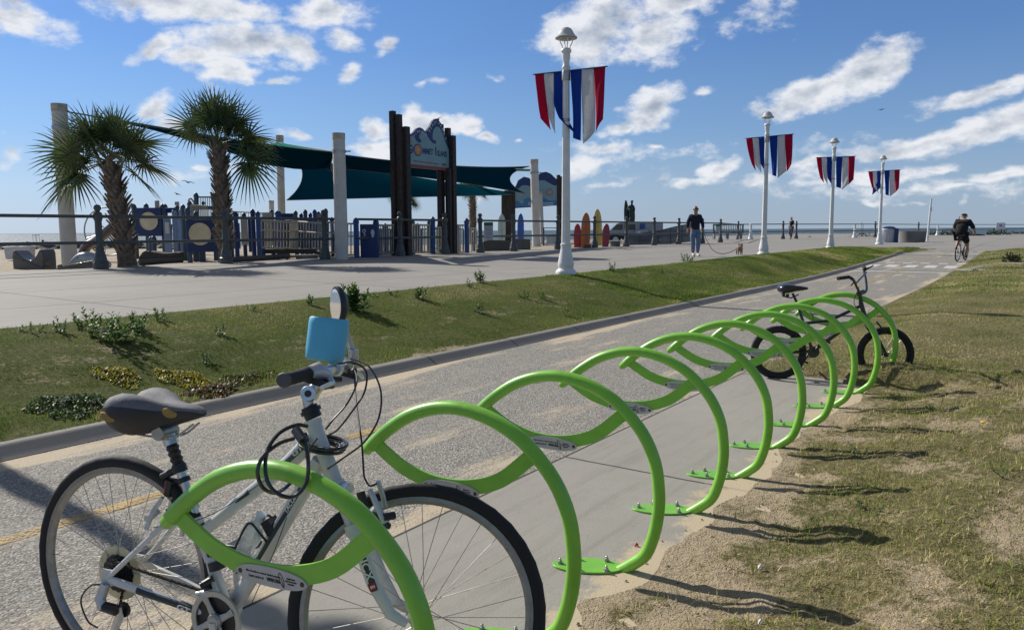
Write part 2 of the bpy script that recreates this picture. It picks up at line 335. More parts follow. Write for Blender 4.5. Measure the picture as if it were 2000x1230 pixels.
    def build(s, name, mats, parent=None, smooth=35, loc=None, bevel=0):
        me = bpy.data.meshes.new(name); me.from_pydata(s.v, [], s.f); me.update()
        for m in (mats if isinstance(mats, (list, tuple)) else [mats]): me.materials.append(m)
        if any(s.mi): me.polygons.foreach_set('material_index', s.mi)
        import bmesh as _b
        bm = _b.new(); bm.from_mesh(me); _b.ops.recalc_face_normals(bm, faces=bm.faces); bm.to_mesh(me); bm.free()
        if smooth: me.shade_smooth(); me.set_sharp_from_angle(angle=R(smooth))
        o = bpy.data.objects.new(name, me); COL.objects.link(o)
        if parent: o.parent = parent
        if loc: o.location = loc
        if bevel:
            b = o.modifiers.new('b', 'BEVEL'); b.width = bevel; b.segments = 2; b.limit_method = 'ANGLE'
        return o
def tag(o, label, cat, group=None):
    o['label'] = label; o['category'] = cat
    if group: o['group'] = group
    return o
def thing(name, label, cat, loc=(0, 0, 0), rz=0, group=None, rot=None):
    o = bpy.data.objects.new(name, None); o.empty_display_size = .1; COL.objects.link(o); o.location = loc; o.rotation_euler = rot or (0, 0, rz)
    return tag(o, label, cat, group)
def copy_tree(o, parent=None):
    c = o.copy(); COL.objects.link(c); c.parent = parent
    for ch in list(o.children): copy_tree(ch, c)
    return c
def struct(o, kind='structure'): o['kind'] = kind; return o
def text(s, size, mat, parent, name, loc, rot=(PI / 2, 0, 0), ext=.0006, sx=1, align='CENTER', shear=0, bold=0):
    cu = bpy.data.curves.new('t', 'FONT'); cu.body = s; cu.size = size; cu.extrude = ext; cu.align_x = align; cu.align_y = 'CENTER'; cu.shear = shear; cu.offset = bold; cu.resolution_u = 3
    t = bpy.data.objects.new('t', cu); COL.objects.link(t); bpy.context.view_layer.update()
    me = bpy.data.meshes.new_from_object(t.evaluated_get(bpy.context.evaluated_depsgraph_get())); bpy.data.objects.remove(t); bpy.data.curves.remove(cu)
    me.name = name; me.materials.clear(); me.materials.append(mat); o = bpy.data.objects.new(name, me); COL.objects.link(o); o.parent = parent
    o.location = loc; o.rotation_euler = rot; o.scale = (sx, 1, 1); return o
def skin(name, joints, bones, mat, parent, sub=2, smooth=True):
    """joints: name -> (x, y, z, r)"""
    ks = list(joints); me = bpy.data.meshes.new(name); me.from_pydata([joints[k][:3] for k in ks], [(ks.index(a), ks.index(b)) for a, b in bones], [])
    o = bpy.data.objects.new(name, me); COL.objects.link(o); o.modifiers.new('s', 'SKIN'); sv = me.skin_vertices[0].data
    for i, k in enumerate(ks):
        r = joints[k][3]; sv[i].radius = r if isinstance(r, tuple) else (r, r); sv[i].use_root = (i == 0)
    sb = o.modifiers.new('u', 'SUBSURF'); sb.levels = sub; sb.render_levels = sub
    bpy.context.view_layer.update(); m2 = bpy.data.meshes.new_from_object(o.evaluated_get(bpy.context.evaluated_depsgraph_get())); bpy.data.objects.remove(o)
    m2.name = name; m2.materials.clear(); m2.materials.append(mat); m2.shade_smooth(); o = bpy.data.objects.new(name, m2); COL.objects.link(o)
    if parent: o.parent = parent
    return o
def sheet(name, ss, ts, zf, mat, skirt=0, sand=None, warp=None):
    ss = np.array(ss, float); ts = np.array(ts, float); Sg, Tg = np.meshgrid(ss, ts, indexing='ij'); Tw = Tg if warp is None else warp(Sg, Tg)
    X = O[0] + Sg * A[0] + Tw * B[0]; Y = O[1] + Sg * A[1] + Tw * B[1]; Z = zf(Sg, Tw)
    n, m = Sg.shape; V = np.stack([X, Y, Z], -1).reshape(-1, 3); idx = np.arange(n * m).reshape(n, m)
    F = np.stack([idx[:-1, :-1], idx[1:, :-1], idx[1:, 1:], idx[:-1, 1:]], -1).reshape(-1, 4)
    me = bpy.data.meshes.new(name); me.vertices.add(len(V)); me.vertices.foreach_set('co', V.ravel()); me.loops.add(F.size); me.loops.foreach_set('vertex_index', F.ravel())
    me.polygons.add(len(F)); me.polygons.foreach_set('loop_start', np.arange(0, F.size, 4)); me.update(calc_edges=True)
    uv = me.uv_layers.new(name='st'); U = np.stack([Sg, Tw], -1).reshape(-1, 2)[F.ravel()]; uv.data.foreach_set('uv', U.ravel())
    if sand is not None: a = me.attributes.new('sand', 'FLOAT', 'POINT'); a.data.foreach_set('value', sand(Sg, Tw).ravel().astype(np.float32))
    me.materials.append(mat); me.shade_smooth(); o = bpy.data.objects.new(name, me); COL.objects.link(o); return struct(o)
def rs(*a):   # piecewise ranges: (start, stop, step)...
    out = []
    for s0, s1, d in a: out += list(np.arange(s0, s1, d))
    out.append(a[-1][1]); return out

# ------------------------------------------------------------------ the ground, path, boardwalk, sea
def gbase(s, t):
    x = O[0] + s * A[0] + t * B[0]; y = O[1] + s * A[1] + t * B[1]
    d = np.hypot(x, y); lo = .56 + .10 * (fbm(x * .5, y * .5, 4, 2) - .5)
    z = np.where(t > 12.75, lo, -.6); z = z - 3.6 * sm((d - 46) / 60)
    return z
struct(sheet('ground', rs((-3000, -60, 400), (-60, 90, 1.0), (90, 300, 15), (300, 3000, 400)), rs((-3000, -60, 400), (-60, 12, 6), (12.55, 12.8, .24), (12.8, 60, .8), (60, 300, 20), (300, 3000, 450)), gbase, mat_sandbeach()))
mb = MB(); mb.add([(-30000, -200, -1.7), (30000, -200, -1.7), (30000, 40000, -1.7), (-30000, 40000, -1.7)], [(0, 1, 2, 3)])
struct(mb.build('sea', mat_water(), smooth=0))
m_path = mat_path(); m_board = mat_concrete('boardwalk_concrete', (.345, .327, .295), joints=(4.2, 0.9, 2.35, 1.35), jw=1.7)
m_slab = mat_concrete('slab_concrete', (.385, .362, .318), joints=(3.35, .35, 30, 7), sandedge=4.1)
m_kerb = mat_concrete('kerb_concrete', (.29, .272, .24), joints=(1.55, .3, 50, 20))
sheet('bike_path', rs((-9, 48, .5), (48, 52, 1)), [-2.9, -2.2, -1.5, -.75, 0.02], lambda s, t: zp(s), m_path)
sheet('plaza', rs((39, 60, 1.0), (60, 125, 5)), [-34, -25, -14, -8, -4, -2.87, -1.5, 0, 1, 2, 3.02], lambda s, t: zp(s) + (.5 - zp(s)) * sm(t / 3) + .006, m_board)
sheet('boardwalk', rs((-14, 60, 2), (60, 125, 8)), [2.96, 5, 8, 12.6, 12.95], lambda s, t: z_board(s, t) + .002, m_board)
sheet('plaza', rs((40, 125, 5)), [12.9, 20, 28], lambda s, t: .6 + 0 * s, m_board)
# skirt of the boardwalk on the beach side
mb = MB(); p0 = Wd(-14, 12.95); p1 = Wd(125, 12.95); mb.add([(*p0, .602), (*p1, .602), (*p1, -.6), (*p0, -.6)], [(0, 1, 2, 3)]); struct(mb.build('boardwalk', m_board, smooth=0))
# rack slab with its edge
mb = MB()
sheet('rack_slab', rs((-6, 5.56, .5)), [-4.25, -3.9, -3.4, -2.905], lambda s, t: .012 + 0 * s, m_slab)
mb = MB(); a_ = [Wd(-6, -2.905), Wd(5.56, -2.905), Wd(5.56, -4.25)]
mb.add([(*a_[0], .012), (*a_[1], .012), (*a_[1], -.1), (*a_[0], -.1), (*a_[2], .012), (*a_[2], -.1)], [(0, 1, 2, 3), (1, 4, 5, 2)]); struct(mb.build('rack_slab', mk('slab_edge', (.16, .15, .13), .9), smooth=0))
mb = MB(); e0, e1, e2, e3 = Wd(-6, -2.903), Wd(5.56, -2.903), Wd(5.56, -2.875), Wd(-6, -2.875)
mb.add([(*e0, .0045), (*e1, .0045), (*e2, .0045), (*e3, .0045)], [(0, 1, 2, 3)]); struct(mb.build('expansion_joint', mk('joint_tar', (.05, .045, .04), .9), smooth=0))
# kerb: sloping face with a flat top
sheet('kerb', rs((-10, 41.0, .25)), [-.005, .01, .04, .07, .10, .12, .14, .26], lambda s, t: zp(s) + .075 * np.clip(t / .12, 0, 1) * sm((41 - s) / 3) + .004, m_kerb, warp=lambda s, t: t - 1.0 * sm((s - 34) / 8))
def sandL(s, t):
    k = .62 * sm((fbm(s * .8 + 3, t * 1.5, 4, 21) - .58) / .06) * sm((3.2 - t)) * fbm(s * 5, t * 7, 3, 8)
    return k + .55 * sm((.42 - t) / .2) * fbm(s * 2, t * 2, 3, 31)
def sandR(s, t):
    w = edgeR(s) - t; near = sm((10 - s) / 7)
    edge = sm((.40 + .10 * sm((3 - s) / 3) - w + .9 * (fbm(s * 2.1, t * 2.1, 4, 44) - .5)) / .75) * (.25 + .75 * near)
    fine = fbm(s * 4.2, t * 4.2, 4, 55); big = fbm(s * .8, t * .8, 3, 56)
    patch = (.10 + .40 * near) * (.60 + 1.1 * (big - .5)) + near * 1.35 * (fine - .46)
    patch = patch + .10 * sm((2.2 - s) / 4) * sm((3 - w) / 2)
    return np.clip(np.maximum(edge, patch), 0, 1)
def wl(s, t): k = sm((s - 34) / 8); return (t - .19) * np.clip(tip(s) / 3.0, 0.02, 1) + .19 * np.clip(tip(s) / 3, .3, 1) - 1.0 * k * (1 - np.clip(t / 3, 0, 1))
m_gl = mat_soil('verge_turf', (.12, .18, .030), (.27, .26, .08)); m_gr = mat_soil('lawn_turf', (.24, .24, .075), (.50, .41, .23))
sheet('verge_ground', rs((-10, 0, .2), (0, 12, .08), (12, 41, .25)), list(np.linspace(.19, 2.98, 48)), lambda s, t: z_left(s, t) + .006, m_gl, sand=sandL, warp=wl)
sheet('lawn_ground', rs((-7, -2, .25), (-2, 7.5, .05), (7.5, 14, .15), (14, 38.5, .5)), sorted([-60, -40, -25, -17] + list(np.linspace(-13, -8, 14)) + list(np.linspace(-7.9, -3.78, 84)) + list(np.linspace(-3.72, -2.84, 20))),
      lambda s, t: np.where(t > np.where(s > 5.56, -2.84, -3.80), -.06, z_right(s, t)) + .004, m_gr, sand=sandR)
# side path on the right
mb = MB(); q = [(16.0, 25.0), (26.0, 20.5), (26.0, 12.0), (14.9, 20.2), (13.95, 22.6), (14.1, 24.4)]
mb.prism([(x, y) for x, y in q], 0, 1, lambda u, v, w: (u, v, (gz(u, v) if u < 20 else .3) + (.03 if w else -.1))); struct(mb.build('side_path', m_board, smooth=0))

# markings
def mat_paint(name, col, wear=.5):
    m, nt, b, o = newmat(name); g = NT(nt); c = g.obj(); n = g.noise(75, 4, .8, c); n2 = g.noise(5, 3, .6, c)
    k = g.step(g.m('ADD', n, g.m('MULTIPLY_ADD', n2, .4, -.2)), wear - .14, wear + .10)
    g.L.new(g.mix(g.noise(120, 2, .5, c), tuple(x * .8 for x in col), col), b.inputs['Base Color']); b.inputs['Roughness'].default_value = .8
    t = nt.nodes.new('ShaderNodeBsdfTransparent'); x = nt.nodes.new('ShaderNodeMixShader'); g.L.new(k, x.inputs[0]); g.L.new(t.outputs[0], x.inputs[1]); g.L.new(b.outputs[0], x.inputs[2]); g.L.new(x.outputs[0], o.inputs[0]); return m
def strip(mb, s0, s1, t0, t1, n=1):
    for i in range(n):
        a = s0 + (s1 - s0) * i / n; b = s0 + (s1 - s0) * (i + 1) / n
        mb.add([(*Wd(a, t0), float(zp(a)) + .0045), (*Wd(b, t0), float(zp(b)) + .0045), (*Wd(b, t1), float(zp(b)) + .0045), (*Wd(a, t1), float(zp(a)) + .0045)], [(0, 1, 2, 3)])
mb = MB(); k = -3.0
while k < 40: strip(mb, k, k + 1.15, -1.45, -1.355, 2); k += 2.3
struct(mb.build('yellow_centre_line', mat_paint('worn_yellow_paint', (.62, .42, .15), .50), smooth=0))
mb = MB()
for i in range(5): strip(mb, 26.9, 28.2, -.02 - .6 * i - .36, -.02 - .6 * i, 2)
for i in range(5): strip(mb, 29.2, 29.6, -.3 - .58 * i - .3, -.3 - .58 * i, 1)
strip(mb, 24.6, 24.9, -2.8, -.1); strip(mb, 36, 36.3, -2.8, -.3)
struct(mb.build('crosswalk_markings', mat_paint('worn_white_paint', (.68, .67, .64), .36), smooth=0))

# ------------------------------------------------------------------ grass blades
def blades(name, s, t, h, w, mat, tone, flat=0.0):
    n = len(s); z = zat(s, t); X = O[0] + s * A[0] + t * B[0]; Y = O[1] + s * A[1] + t * B[1]
    az = rng.uniform(0, 2 * PI, n); lean = rng.uniform(.1, .9, n) + flat; la = rng.uniform(0, 2 * PI, n)
    dx, dy = np.cos(az) * w / 2, np.sin(az) * w / 2; ox, oy = np.cos(la) * h * np.sin(lean), np.sin(la) * h * np.sin(lean); hz = h * np.cos(np.clip(lean, 0, 1.45))
    V = np.zeros((n, 5, 3)); z = z - .004
    V[:, 0] = np.stack([X - dx, Y - dy, z], -1); V[:, 1] = np.stack([X + dx, Y + dy, z], -1)
    V[:, 2] = np.stack([X + dx * .8 + ox * .4, Y + dy * .8 + oy * .4, z + hz * .62], -1); V[:, 3] = np.stack([X - dx * .8 + ox * .4, Y - dy * .8 + oy * .4, z + hz * .62], -1)
    V[:, 4] = np.stack([X + ox, Y + oy, z + hz], -1)
    b = np.arange(n) * 5; q = np.stack([b, b + 1, b + 2, b + 3], -1); tr = np.stack([b + 3, b + 2, b + 4], -1)
    me = bpy.data.meshes.new(name); me.vertices.add(n * 5); me.vertices.foreach_set('co', V.ravel())
    li = np.concatenate([q.ravel(), tr.ravel()]); me.loops.add(len(li)); me.loops.foreach_set('vertex_index', li)
    me.polygons.add(2 * n); me.polygons.foreach_set('loop_start', np.concatenate([np.arange(n) * 4, 4 * n + np.arange(n) * 3])); me.update(calc_edges=True)
    a = me.attributes.new('tone', 'FLOAT', 'POINT'); a.data.foreach_set('value', np.repeat(tone, 5).astype(np.float32))
    me.materials.append(mat); o = bpy.data.objects.new(name, me); COL.objects.link(o); o['kind'] = 'stuff'; return o
def scatter(n, s0, s1, t0, t1, dens, power=1.6):
    u = rng.random(n * 3); s = s0 + (s1 - s0) * u ** power; t = rng.uniform(t0, t1, n * 3); k = rng.random(n * 3) < dens(s, t); return s[k][:n], t[k][:n]
ramp_g = [(0, (.085, .14, .022)), (.35, (.18, .275, .040)), (.60, (.32, .37, .075)), (.8, (.56, .46, .20)), (1, (.74, .60, .34))]
mbl = mat_blade('grass_blade', ramp_g)
for (n, s0, s1, pw, hh, ww) in ((95000, -1.5, 11, 1.25, .030, .0035), (75000, 11, 26, 1.2, .034, .007), (40000, 26, 40.5, 1.0, .04, .012)):
    s, t = scatter(n, s0, s1, .17, 2.99, lambda s, t: np.clip(1.05 - 1.5 * sandL(s, t), .05, 1) * (t * 1.0 < 2.98 * np.clip(tip(s) / 3, 0.02, 1) + .0) * (t > .20 + .07 * (fbm(s * 5, s * 0, 3, 66) - .5) - 1.0 * sm((s - 34) / 8)) * (.35 + .65 * (fbm(s * 3, t * 3, 3, 71) > .42)), pw)
    pt = fbm(s * .8, t * .9, 4, 12); tone = np.clip(.34 + 1.7 * (pt - .47) + rng.normal(0, .16, len(s)), 0, 1)
    h = hh * rng.uniform(.5, 1.5, len(s)) * (1 + .5 * (fbm(s * 1.5, t * 2, 2, 77) - .4)); h = h * np.where(t < .55, 1.35, 1)
    blades('grass', s, t, h, ww * rng.uniform(.6, 1.3, len(s)), mbl, tone)
for (n, s0, s1, t0, t1, pw, hh, ww, fl) in ((120000, -2.2, 6.5, -9.5, -4.0, 1.0, .031, .0042, .35), (75000, 5.5, 16, -9, -2.87, 1.3, .028, .006, .25), (42000, 16, 38.4, -9, -2.9, 1.2, .04, .012, 0)):
    s, t = scatter(n, s0, s1, t0, t1, lambda s, t: np.clip(1.02 - 1.15 * sandR(s, t), .05, 1) * (t < edgeR(s) - .05) * (.22 + .78 * (fbm(s * 4, t * 4, 3, 91) > .43)), pw)
    pt = fbm(s * 1.2, t * 1.2, 4, 13); sv = sandR(s, t); tone = np.clip(.50 + 1.5 * (pt - .5) + rng.normal(0, .22, len(s)) + .20 * sm((sv - .25) / .3), 0, 1)
    h = hh * rng.uniform(.4, 1.6, len(s)); blades('grass', s, t, h, ww * rng.uniform(.6, 1.4, len(s)), mbl, tone, flat=fl * (rng.random(len(s)) < .55) * 1.6)

# straw, twigs and crumbs of soil lying on the sandy edge
s, t = scatter(5200, -2.0, 7.0, -6.0, -3.95, lambda s, t: (t < edgeR(s) + .04) * np.clip(1.1 - .55 * (edgeR(s) - t), 0, 1) * (fbm(s * 3, t * 3, 3, 33) > .42))
blades('dry_debris', s, t, .030 * rng.uniform(.3, 1.3, len(s)), .0035 * rng.uniform(.6, 1.6, len(s)), mat_blade('debris', [(0, (.04, .03, .02)), (.5, (.16, .11, .06)), (1, (.55, .44, .28))]), rng.random(len(s)), flat=.9)
mb = MB(); r_ = random.Random(5)
for i in range(420):
    ss_ = r_.uniform(-1.5, 6.5); w_ = r_.random() ** 1.5 * 1.3 - .12; tt_ = float(edgeR(np.array(ss_))) - w_; q = r_.uniform(.003, .011); x, y = Wd(ss_, tt_); zz = max(.013, float(z_right(np.array(ss_), np.array(tt_)))) + q * .3; a = r_.uniform(0, 6)
    mb.add([(x + q * math.cos(a), y + q * math.sin(a), zz), (x - q * math.sin(a) * .8, y + q * math.cos(a) * .8, zz + q * .1), (x - q * math.cos(a), y - q * math.sin(a), zz), (x + q * math.sin(a) * .7, y - q * math.cos(a) * .7, zz), (x, y, zz + q * .75)], [(0, 1, 4), (1, 2, 4), (2, 3, 4), (3, 0, 4)])
o_ = mb.build('soil_crumbs', mk('soil_crumb', (.26, .20, .13), .95, ns=60, na=.4), smooth=0); o_['kind'] = 'stuff'

# ================================================================== OBJECTS
def mat_rack():
    m, nt, b, o = newmat('green_paint'); g = NT(nt); c = g.obj(); n = g.noise(6, 4, .6, c)
    cc = g.mix(g.step(n, .3, .7), (.20, .51, .040), (.25, .60, .052)); sc = g.step(g.noise(26, 6, .8, c, (1, 1, .35)), .655, .69); cc = g.mix(g.m('MULTIPLY', sc, .75), cc, (.07, .13, .03))
    d = g.step(g.noise(3.5, 6, .75, c), .50, .72); cc = g.mix(g.m('MULTIPLY', d, .22), cc, (.20, .22, .10)); g.L.new(cc, b.inputs['Base Color']); g.L.new(g.m('MULTIPLY_ADD', n, .35, .20), b.inputs['Roughness']); b.inputs['Coat Weight'].default_value = .25; b.inputs['Coat Roughness'].default_value = .25
    g.bump(g.noise(9, 3, .5, c), .0015, b); return m
M_green = mat_rack()
M_steel = mk('galvanised_steel', (.42, .42, .41), .42, .85); M_dark = mk('dark_steel', (.05, .05, .05), .45, .6)
M_alu = mk('brushed_aluminium', (.62, .62, .60), .30, .9, ns=40); M_rub = mk('black_rubber', (.014, .014, .015), .75, ns=60, bump=.0006)
M_blk = mk('black_plastic', (.018, .018, .020), .42, ns=30); M_white = mk('white_enamel', (.63, .63, .605), .28, ns=14, na=.05, coat=.4, dirt=.22)
M_plate = mk('plaque_plastic', (.50, .49, .46), .5, ns=30, na=.06); M_ink = mk('black_ink', (.02, .02, .02), .6)
M_silver = mk('silver_paint', (.50, .51, .52), .33, .55, ns=20, coat=.3); M_spoke = mk('spoke_steel', (.40, .38, .35), .4, .8)

def spline(pts, n=6, closed=False):
    P = [Vector(p) for p in pts]; out = []; k = len(P)
    for i in range(k if closed else k - 1):
        p0 = P[(i - 1) % k] if (closed or i > 0) else P[0] * 2 - P[1]; p1 = P[i]; p2 = P[(i + 1) % k]; p3 = P[(i + 2) % k] if (closed or i + 2 < k) else p2 * 2 - p1
        for j in range(n):
            t = j / n; out.append(.5 * ((2 * p1) + (p2 - p0) * t + (2 * p0 - 5 * p1 + 4 * p2 - p3) * t * t + (3 * p1 - p0 - 3 * p2 + p3) * t ** 3))
    if not closed: out.append(P[-1])
    return out
# ---- the leaf shaped bike hoops
def make_hoop():
    t = thing('bike_hoop', 'hoop', 'bike rack')
    prof = [(0.0, -.002), (.062, .045), (.119, .10), (.152, .19), (.168, .28), (.170, .37), (.152, .49), (.098, .603), (.004, .702), (-.085, .757), (-.18, .790), (-.28, .803), (-.386, .790), (-.49, .752), (-.578, .697), (-.645, .643), (-.672, .617)]
    pts = spline([(x, 0, z) for x, z in prof], 4); n = len(pts); rr = [.0252] * n
    for i in range(5): rr[n - 1 - i] = .0252
    mb = MB(); mb.tube(pts, rr, 18, cap=True)
    # slanted, capped tip
    mb.tube([(-.672, 0, .617), (-.700, 0, .594), (-.712, 0, .588)], [.0252, .021, .012], 18, flat=(1, 1))
    mb.build('hoop_tube', M_green, t)
    b = spline([(-.655, 0, .628), (-.60, 0, .592), (-.51, 0, .546), (-.38, 0, .517), (-.24, 0, .524), (-.107, 0, .571), (.010, 0, .668)], 5)
    up = []; lo = []
    for i, p in enumerate(b):
        d = (b[min(i + 1, len(b) - 1)] - b[max(i - 1, 0)]).normalized(); q = Vector((-d.z, 0, d.x)); up.append(p + q * .0265); lo.append(p - q * .0265)
    rings = [[u + Vector((0, -.0048, 0)), u + Vector((0, .0048, 0)), l + Vector((0, .0048, 0)), l + Vector((0, -.0048, 0))] for u, l in zip(up, lo)]
    mb = MB(); mb.loft(rings); mb.build('leaf_blade', M_green, t, smooth=30)
    mb = MB(); prof2 = [(math.cos(a) * .150 - .128, math.sin(a) * .072) for a in np.linspace(0, 2 * PI, 36, endpoint=False)]
    mb.prism(prof2, .013, .021, lambda u, v, w: (u, v, w)); mb.v = [tuple(Matrix.Rotation(R(22), 3, 'Z') @ Vector(v)) for v in mb.v]; bp = mb.build('base_plate', M_green, t, bevel=.0015); xq = Matrix.Rotation(R(22), 3, 'Z')
    for (x, y) in ((-.245, 0), (-.17, .048), (-.17, -.048), (-.05, -.048), (-.05, .045)):
        x, y = (xq @ Vector((x, y, 0)))[:2]
        mb = MB(); mb.lathe([(.013, 0), (.013, .003)], 14, (x, y, .021)); mb.lathe([(.0095, .003), (.0095, .012)], 6, (x, y, .021)); mb.lathe([(.005, .012), (.005, .022), (.003, .024)], 10, (x, y, .021)); mb.build('bolt', M_steel, bp)
    mb = MB(); pl = []
    for a in np.linspace(0, 2 * PI, 40, endpoint=False):
        c, s_ = math.cos(a), math.sin(a); pl.append((-.312 + .121 * (abs(c) ** .85) * (1 if c > 0 else -1), .508 + .0275 * (abs(s_) ** .95) * (1 if s_ > 0 else -1)))
    mb.prism(pl, -.0085, -.0052, lambda u, v, w: (u, w, v)); pq = mb.build('plaque', M_plate, t, smooth=30)
    for x in (-.418, -.206):
        mb = MB(); mb.lathe([(.0068, 0), (.0062, -.002), (.003, -.003)], 14, (x, -.0085, .508), 'y'); mb.build('rivet', mk('bronze', (.12, .07, .05), .4, .8), pq)
    text('Bike Doodles is a donor funded program', .0078, M_ink, pq, 'plaque_lettering', (-.337, -.0089, .514), sx=.92, bold=.0001)
    text('Learn more at', .0105, M_ink, pq, 'plaque_lettering', (-.362, -.0089, .501), sx=.85, bold=.0001); text('VBPRF.ORG', .0125, M_ink, pq, 'plaque_lettering', (-.302, -.0089, .501), sx=.72, bold=.0006)
    for i, w in enumerate(('virginia beach', 'parks & recreation', 'foundation')): text(w, .0062, M_ink, pq, 'plaque_lettering', (-.243, -.0089, .5155 - .0072 * i), sx=.8, align='LEFT' if 0 else 'CENTER', bold=.0002)
    lf = spline([(-.281, 0, .526), (-.270, 0, .515), (-.266, 0, .500), (-.268, 0, .489), (-.277, 0, .498), (-.283, 0, .512)], 5, True); mb = MB(); mb.tube(lf, .0010, 6, True)
    mb.tube([(-.276, 0, .512), (-.270, 0, .498), (-.267, 0, .486)], .0009, 6); o = mb.build('leaf_emblem', M_ink, pq); o.location = (0, -.0088, 0)
    return t
HP = [(-.36, 1.83, -25), (.05, 2.50, -30), (.44, 3.08, -30), (.88, 3.735, -29), (1.28, 4.28, -29), (1.69, 4.87, -29), (2.12, 5.42, -29), (2.52, 5.99, -29), (2.95, 6.51, -29), (3.37, 7.06, -29)]
HL = ['nearest green bike hoop, white bicycle and black cable lock against it',
 'second nearest green bike hoop, its post in front of the white bicycle\'s front wheel edge', 'third nearest green bike hoop, its bolted foot plate beside the sandy bank in the foreground',
 'fourth nearest green bike hoop, the first one fully in view with a whole foot plate', 'fifth nearest green bike hoop, standing where the slab joint meets its plate',
 'sixth nearest green bike hoop, middle of the row on the concrete slab', 'seventh nearest green bike hoop, overlapping the rear wheel of the black bicycle',
 'eighth nearest green bike hoop, overlapping the cranks of the black bicycle', 'second farthest green bike hoop, just left of the black bicycle\'s front wheel', 'farthest green bike hoop of the row, black bicycle leaning against it']
h0 = make_hoop()
for i, ((x, y, d), lb) in enumerate(zip(HP, HL)):
    h = h0 if i == 0 else copy_tree(h0)
    h.location = (x, y, .0); h.rotation_euler = (0, 0, R(d)); tag(h, lb, 'bike rack', 'green leaf shaped bike hoops in a row')

# ---- bicycles
def wheel(parent, c, Ro, tr, mats, nsp=32, hubw=.03, xf=None, seg=72, rimd=.022, ridge=True, cast=None):
    tyre, rim, sp, hub = mats
    X = xf or Matrix.Identity(4)
    def fin(mb): mb.v = [tuple(X @ Vector(v)) for v in mb.v]; return mb
    mb = MB(); m = 12
    rings = []
    for i in range(seg):
        a = 2 * PI * i / seg; rg = []
        for j in range(m):
            b = 2 * PI * j / m; rad = Ro - tr + math.cos(b) * tr + ((.0016 if (i % 2) else 0) if ridge and abs(b) < 1.2 or ridge and b > 2 * PI - 1.2 else 0)
            rg.append((c[0] + rad * math.cos(a), c[1] + math.sin(b) * tr * .92, c[2] + rad * math.sin(a)))
        rings.append(rg)
    rings.append(rings[0]); mb.loft(rings, cap=False); T = fin(mb)
    r1 = Ro - 2 * tr + .004; mr = MB(); rings = []
    for i in range(seg):
        a = 2 * PI * i / seg; rings.append([(c[0] + q * math.cos(a), c[1] + y, c[2] + q * math.sin(a)) for q, y in ((r1, -.012), (r1 + .002, .012), (r1 - rimd * .55, .012), (r1 - rimd, .005), (r1 - rimd, -.005), (r1 - rimd * .55, -.012))])
    rings.append(rings[0]); mr.loft(rings, cap=False)
    w = MB(); w.m(0).lathe([(.012, -hubw - .012), (.012, -hubw), (.024, -hubw), (.024, -hubw + .004), (.013, -hubw + .01), (.013, hubw - .01), (.024, hubw - .004), (.024, hubw), (.012, hubw), (.012, hubw + .012)], 16, c, 'y'); w.m(1)
    for k in range(nsp):
        side = -1 if k % 2 else 1; a = 2 * PI * k / nsp; off = (1 if (k // 2) % 2 else -1) * R(52) ; h = a + off
        w.tube([(c[0] + .021 * math.cos(h), side * hubw + c[1], c[2] + .021 * math.sin(h)), (c[0] + (r1 - rimd) * math.cos(a), c[1], c[2] + (r1 - rimd) * math.sin(a))], .0011, 5, cap=False)
    o = fin(w).build('wheel', [hub, sp], parent); T.build('tyre', tyre, o, smooth=40); fin(mr).build('rim', rim, o, smooth=30); return o
def rotm(p, axis, ang): p = Vector(p); return Matrix.Translation(p) @ Matrix.Rotation(ang, 4, Vector(axis).normalized()) @ Matrix.Translation(-p)

bk = thing('bicycle', 'white and grey hybrid bicycle with grey padded saddle, leaning beside the nearest green hoop', 'bicycle', (-1.246, 2.331, .001), rot=(R(-3), 0, R(-19.4)))
bpy.context.view_layer.update(); BI = bk.matrix_world.inverted()
def L_(u, v, Y): return BI @ at(u, v, Y)
ZX = lambda x, z, y=0: Vector((x, y, z))
BB = (.40, .275)
mb = MB(); mb.m(0)
mb.tube([ZX(.395, .285), ZX(.285, .555)], .0185, 16); mb.tube([ZX(.405, .285), ZX(.45, .345), ZX(.70, .73), ZX(.725, .775)], [.022, .024, .024, .022], 16)
mb.tube([ZX(.293, .50), ZX(.45, .625), ZX(.62, .755), ZX(.705, .835)], [.015, .017, .021, .022], 16, flat=(1.15, .85))
mb.tube([ZX(.270, .508), ZX(.30, .500)], .014, 12); mb.tube([ZX(.40, .275, -.036), ZX(.40, .275, .036)], .024, 16)
mb.tube([ZX(.699, .886), ZX(.777, .706)], .0225, 20); mb.tube([ZX(.704, .874), ZX(.699, .888)], .0265, 20); mb.tube([ZX(.777, .706), ZX(.772, .718)], .0275, 20)
for s in (-1, 1):
    mb.tube([ZX(.002, .352, s * .066), ZX(.06, .405, s * .062), ZX(.20, .54, s * .035), ZX(.272, .585, s * .018)], [.0085, .0085, .009, .009], 10)
    mb.tube([ZX(.004, .345, s * .066), ZX(.03, .343, s * .066), ZX(.15, .322, s * .058), ZX(.33, .288, s * .040), ZX(.37, .28, s * .028)], [.009, .011, .012, .011, .010], 10, flat=(1.25, .85))
    mb.box((-.002, s * .066, .352), (.04, .006, .05)); 
mb.tube([ZX(.215, .552, -.032), ZX(.215, .552, .032)], .007, 10)
mb.v = [v for v in mb.v]
frame = mb.build('frame', M_white, bk)
def side_text(s, size, p, ang, mat, parent, y, sx=1, shear=.2, name='frame_decal'):
    return text(s, size, mat, parent, name, (p[0], y, p[1]), (PI / 2, -ang, 0), ext=.0005, sx=sx, shear=shear, bold=.0006)
M_dec = mk('charcoal_decal', (.03, .04, .045), .4); M_wh2 = mk('white_ink', (.75, .75, .72), .5)
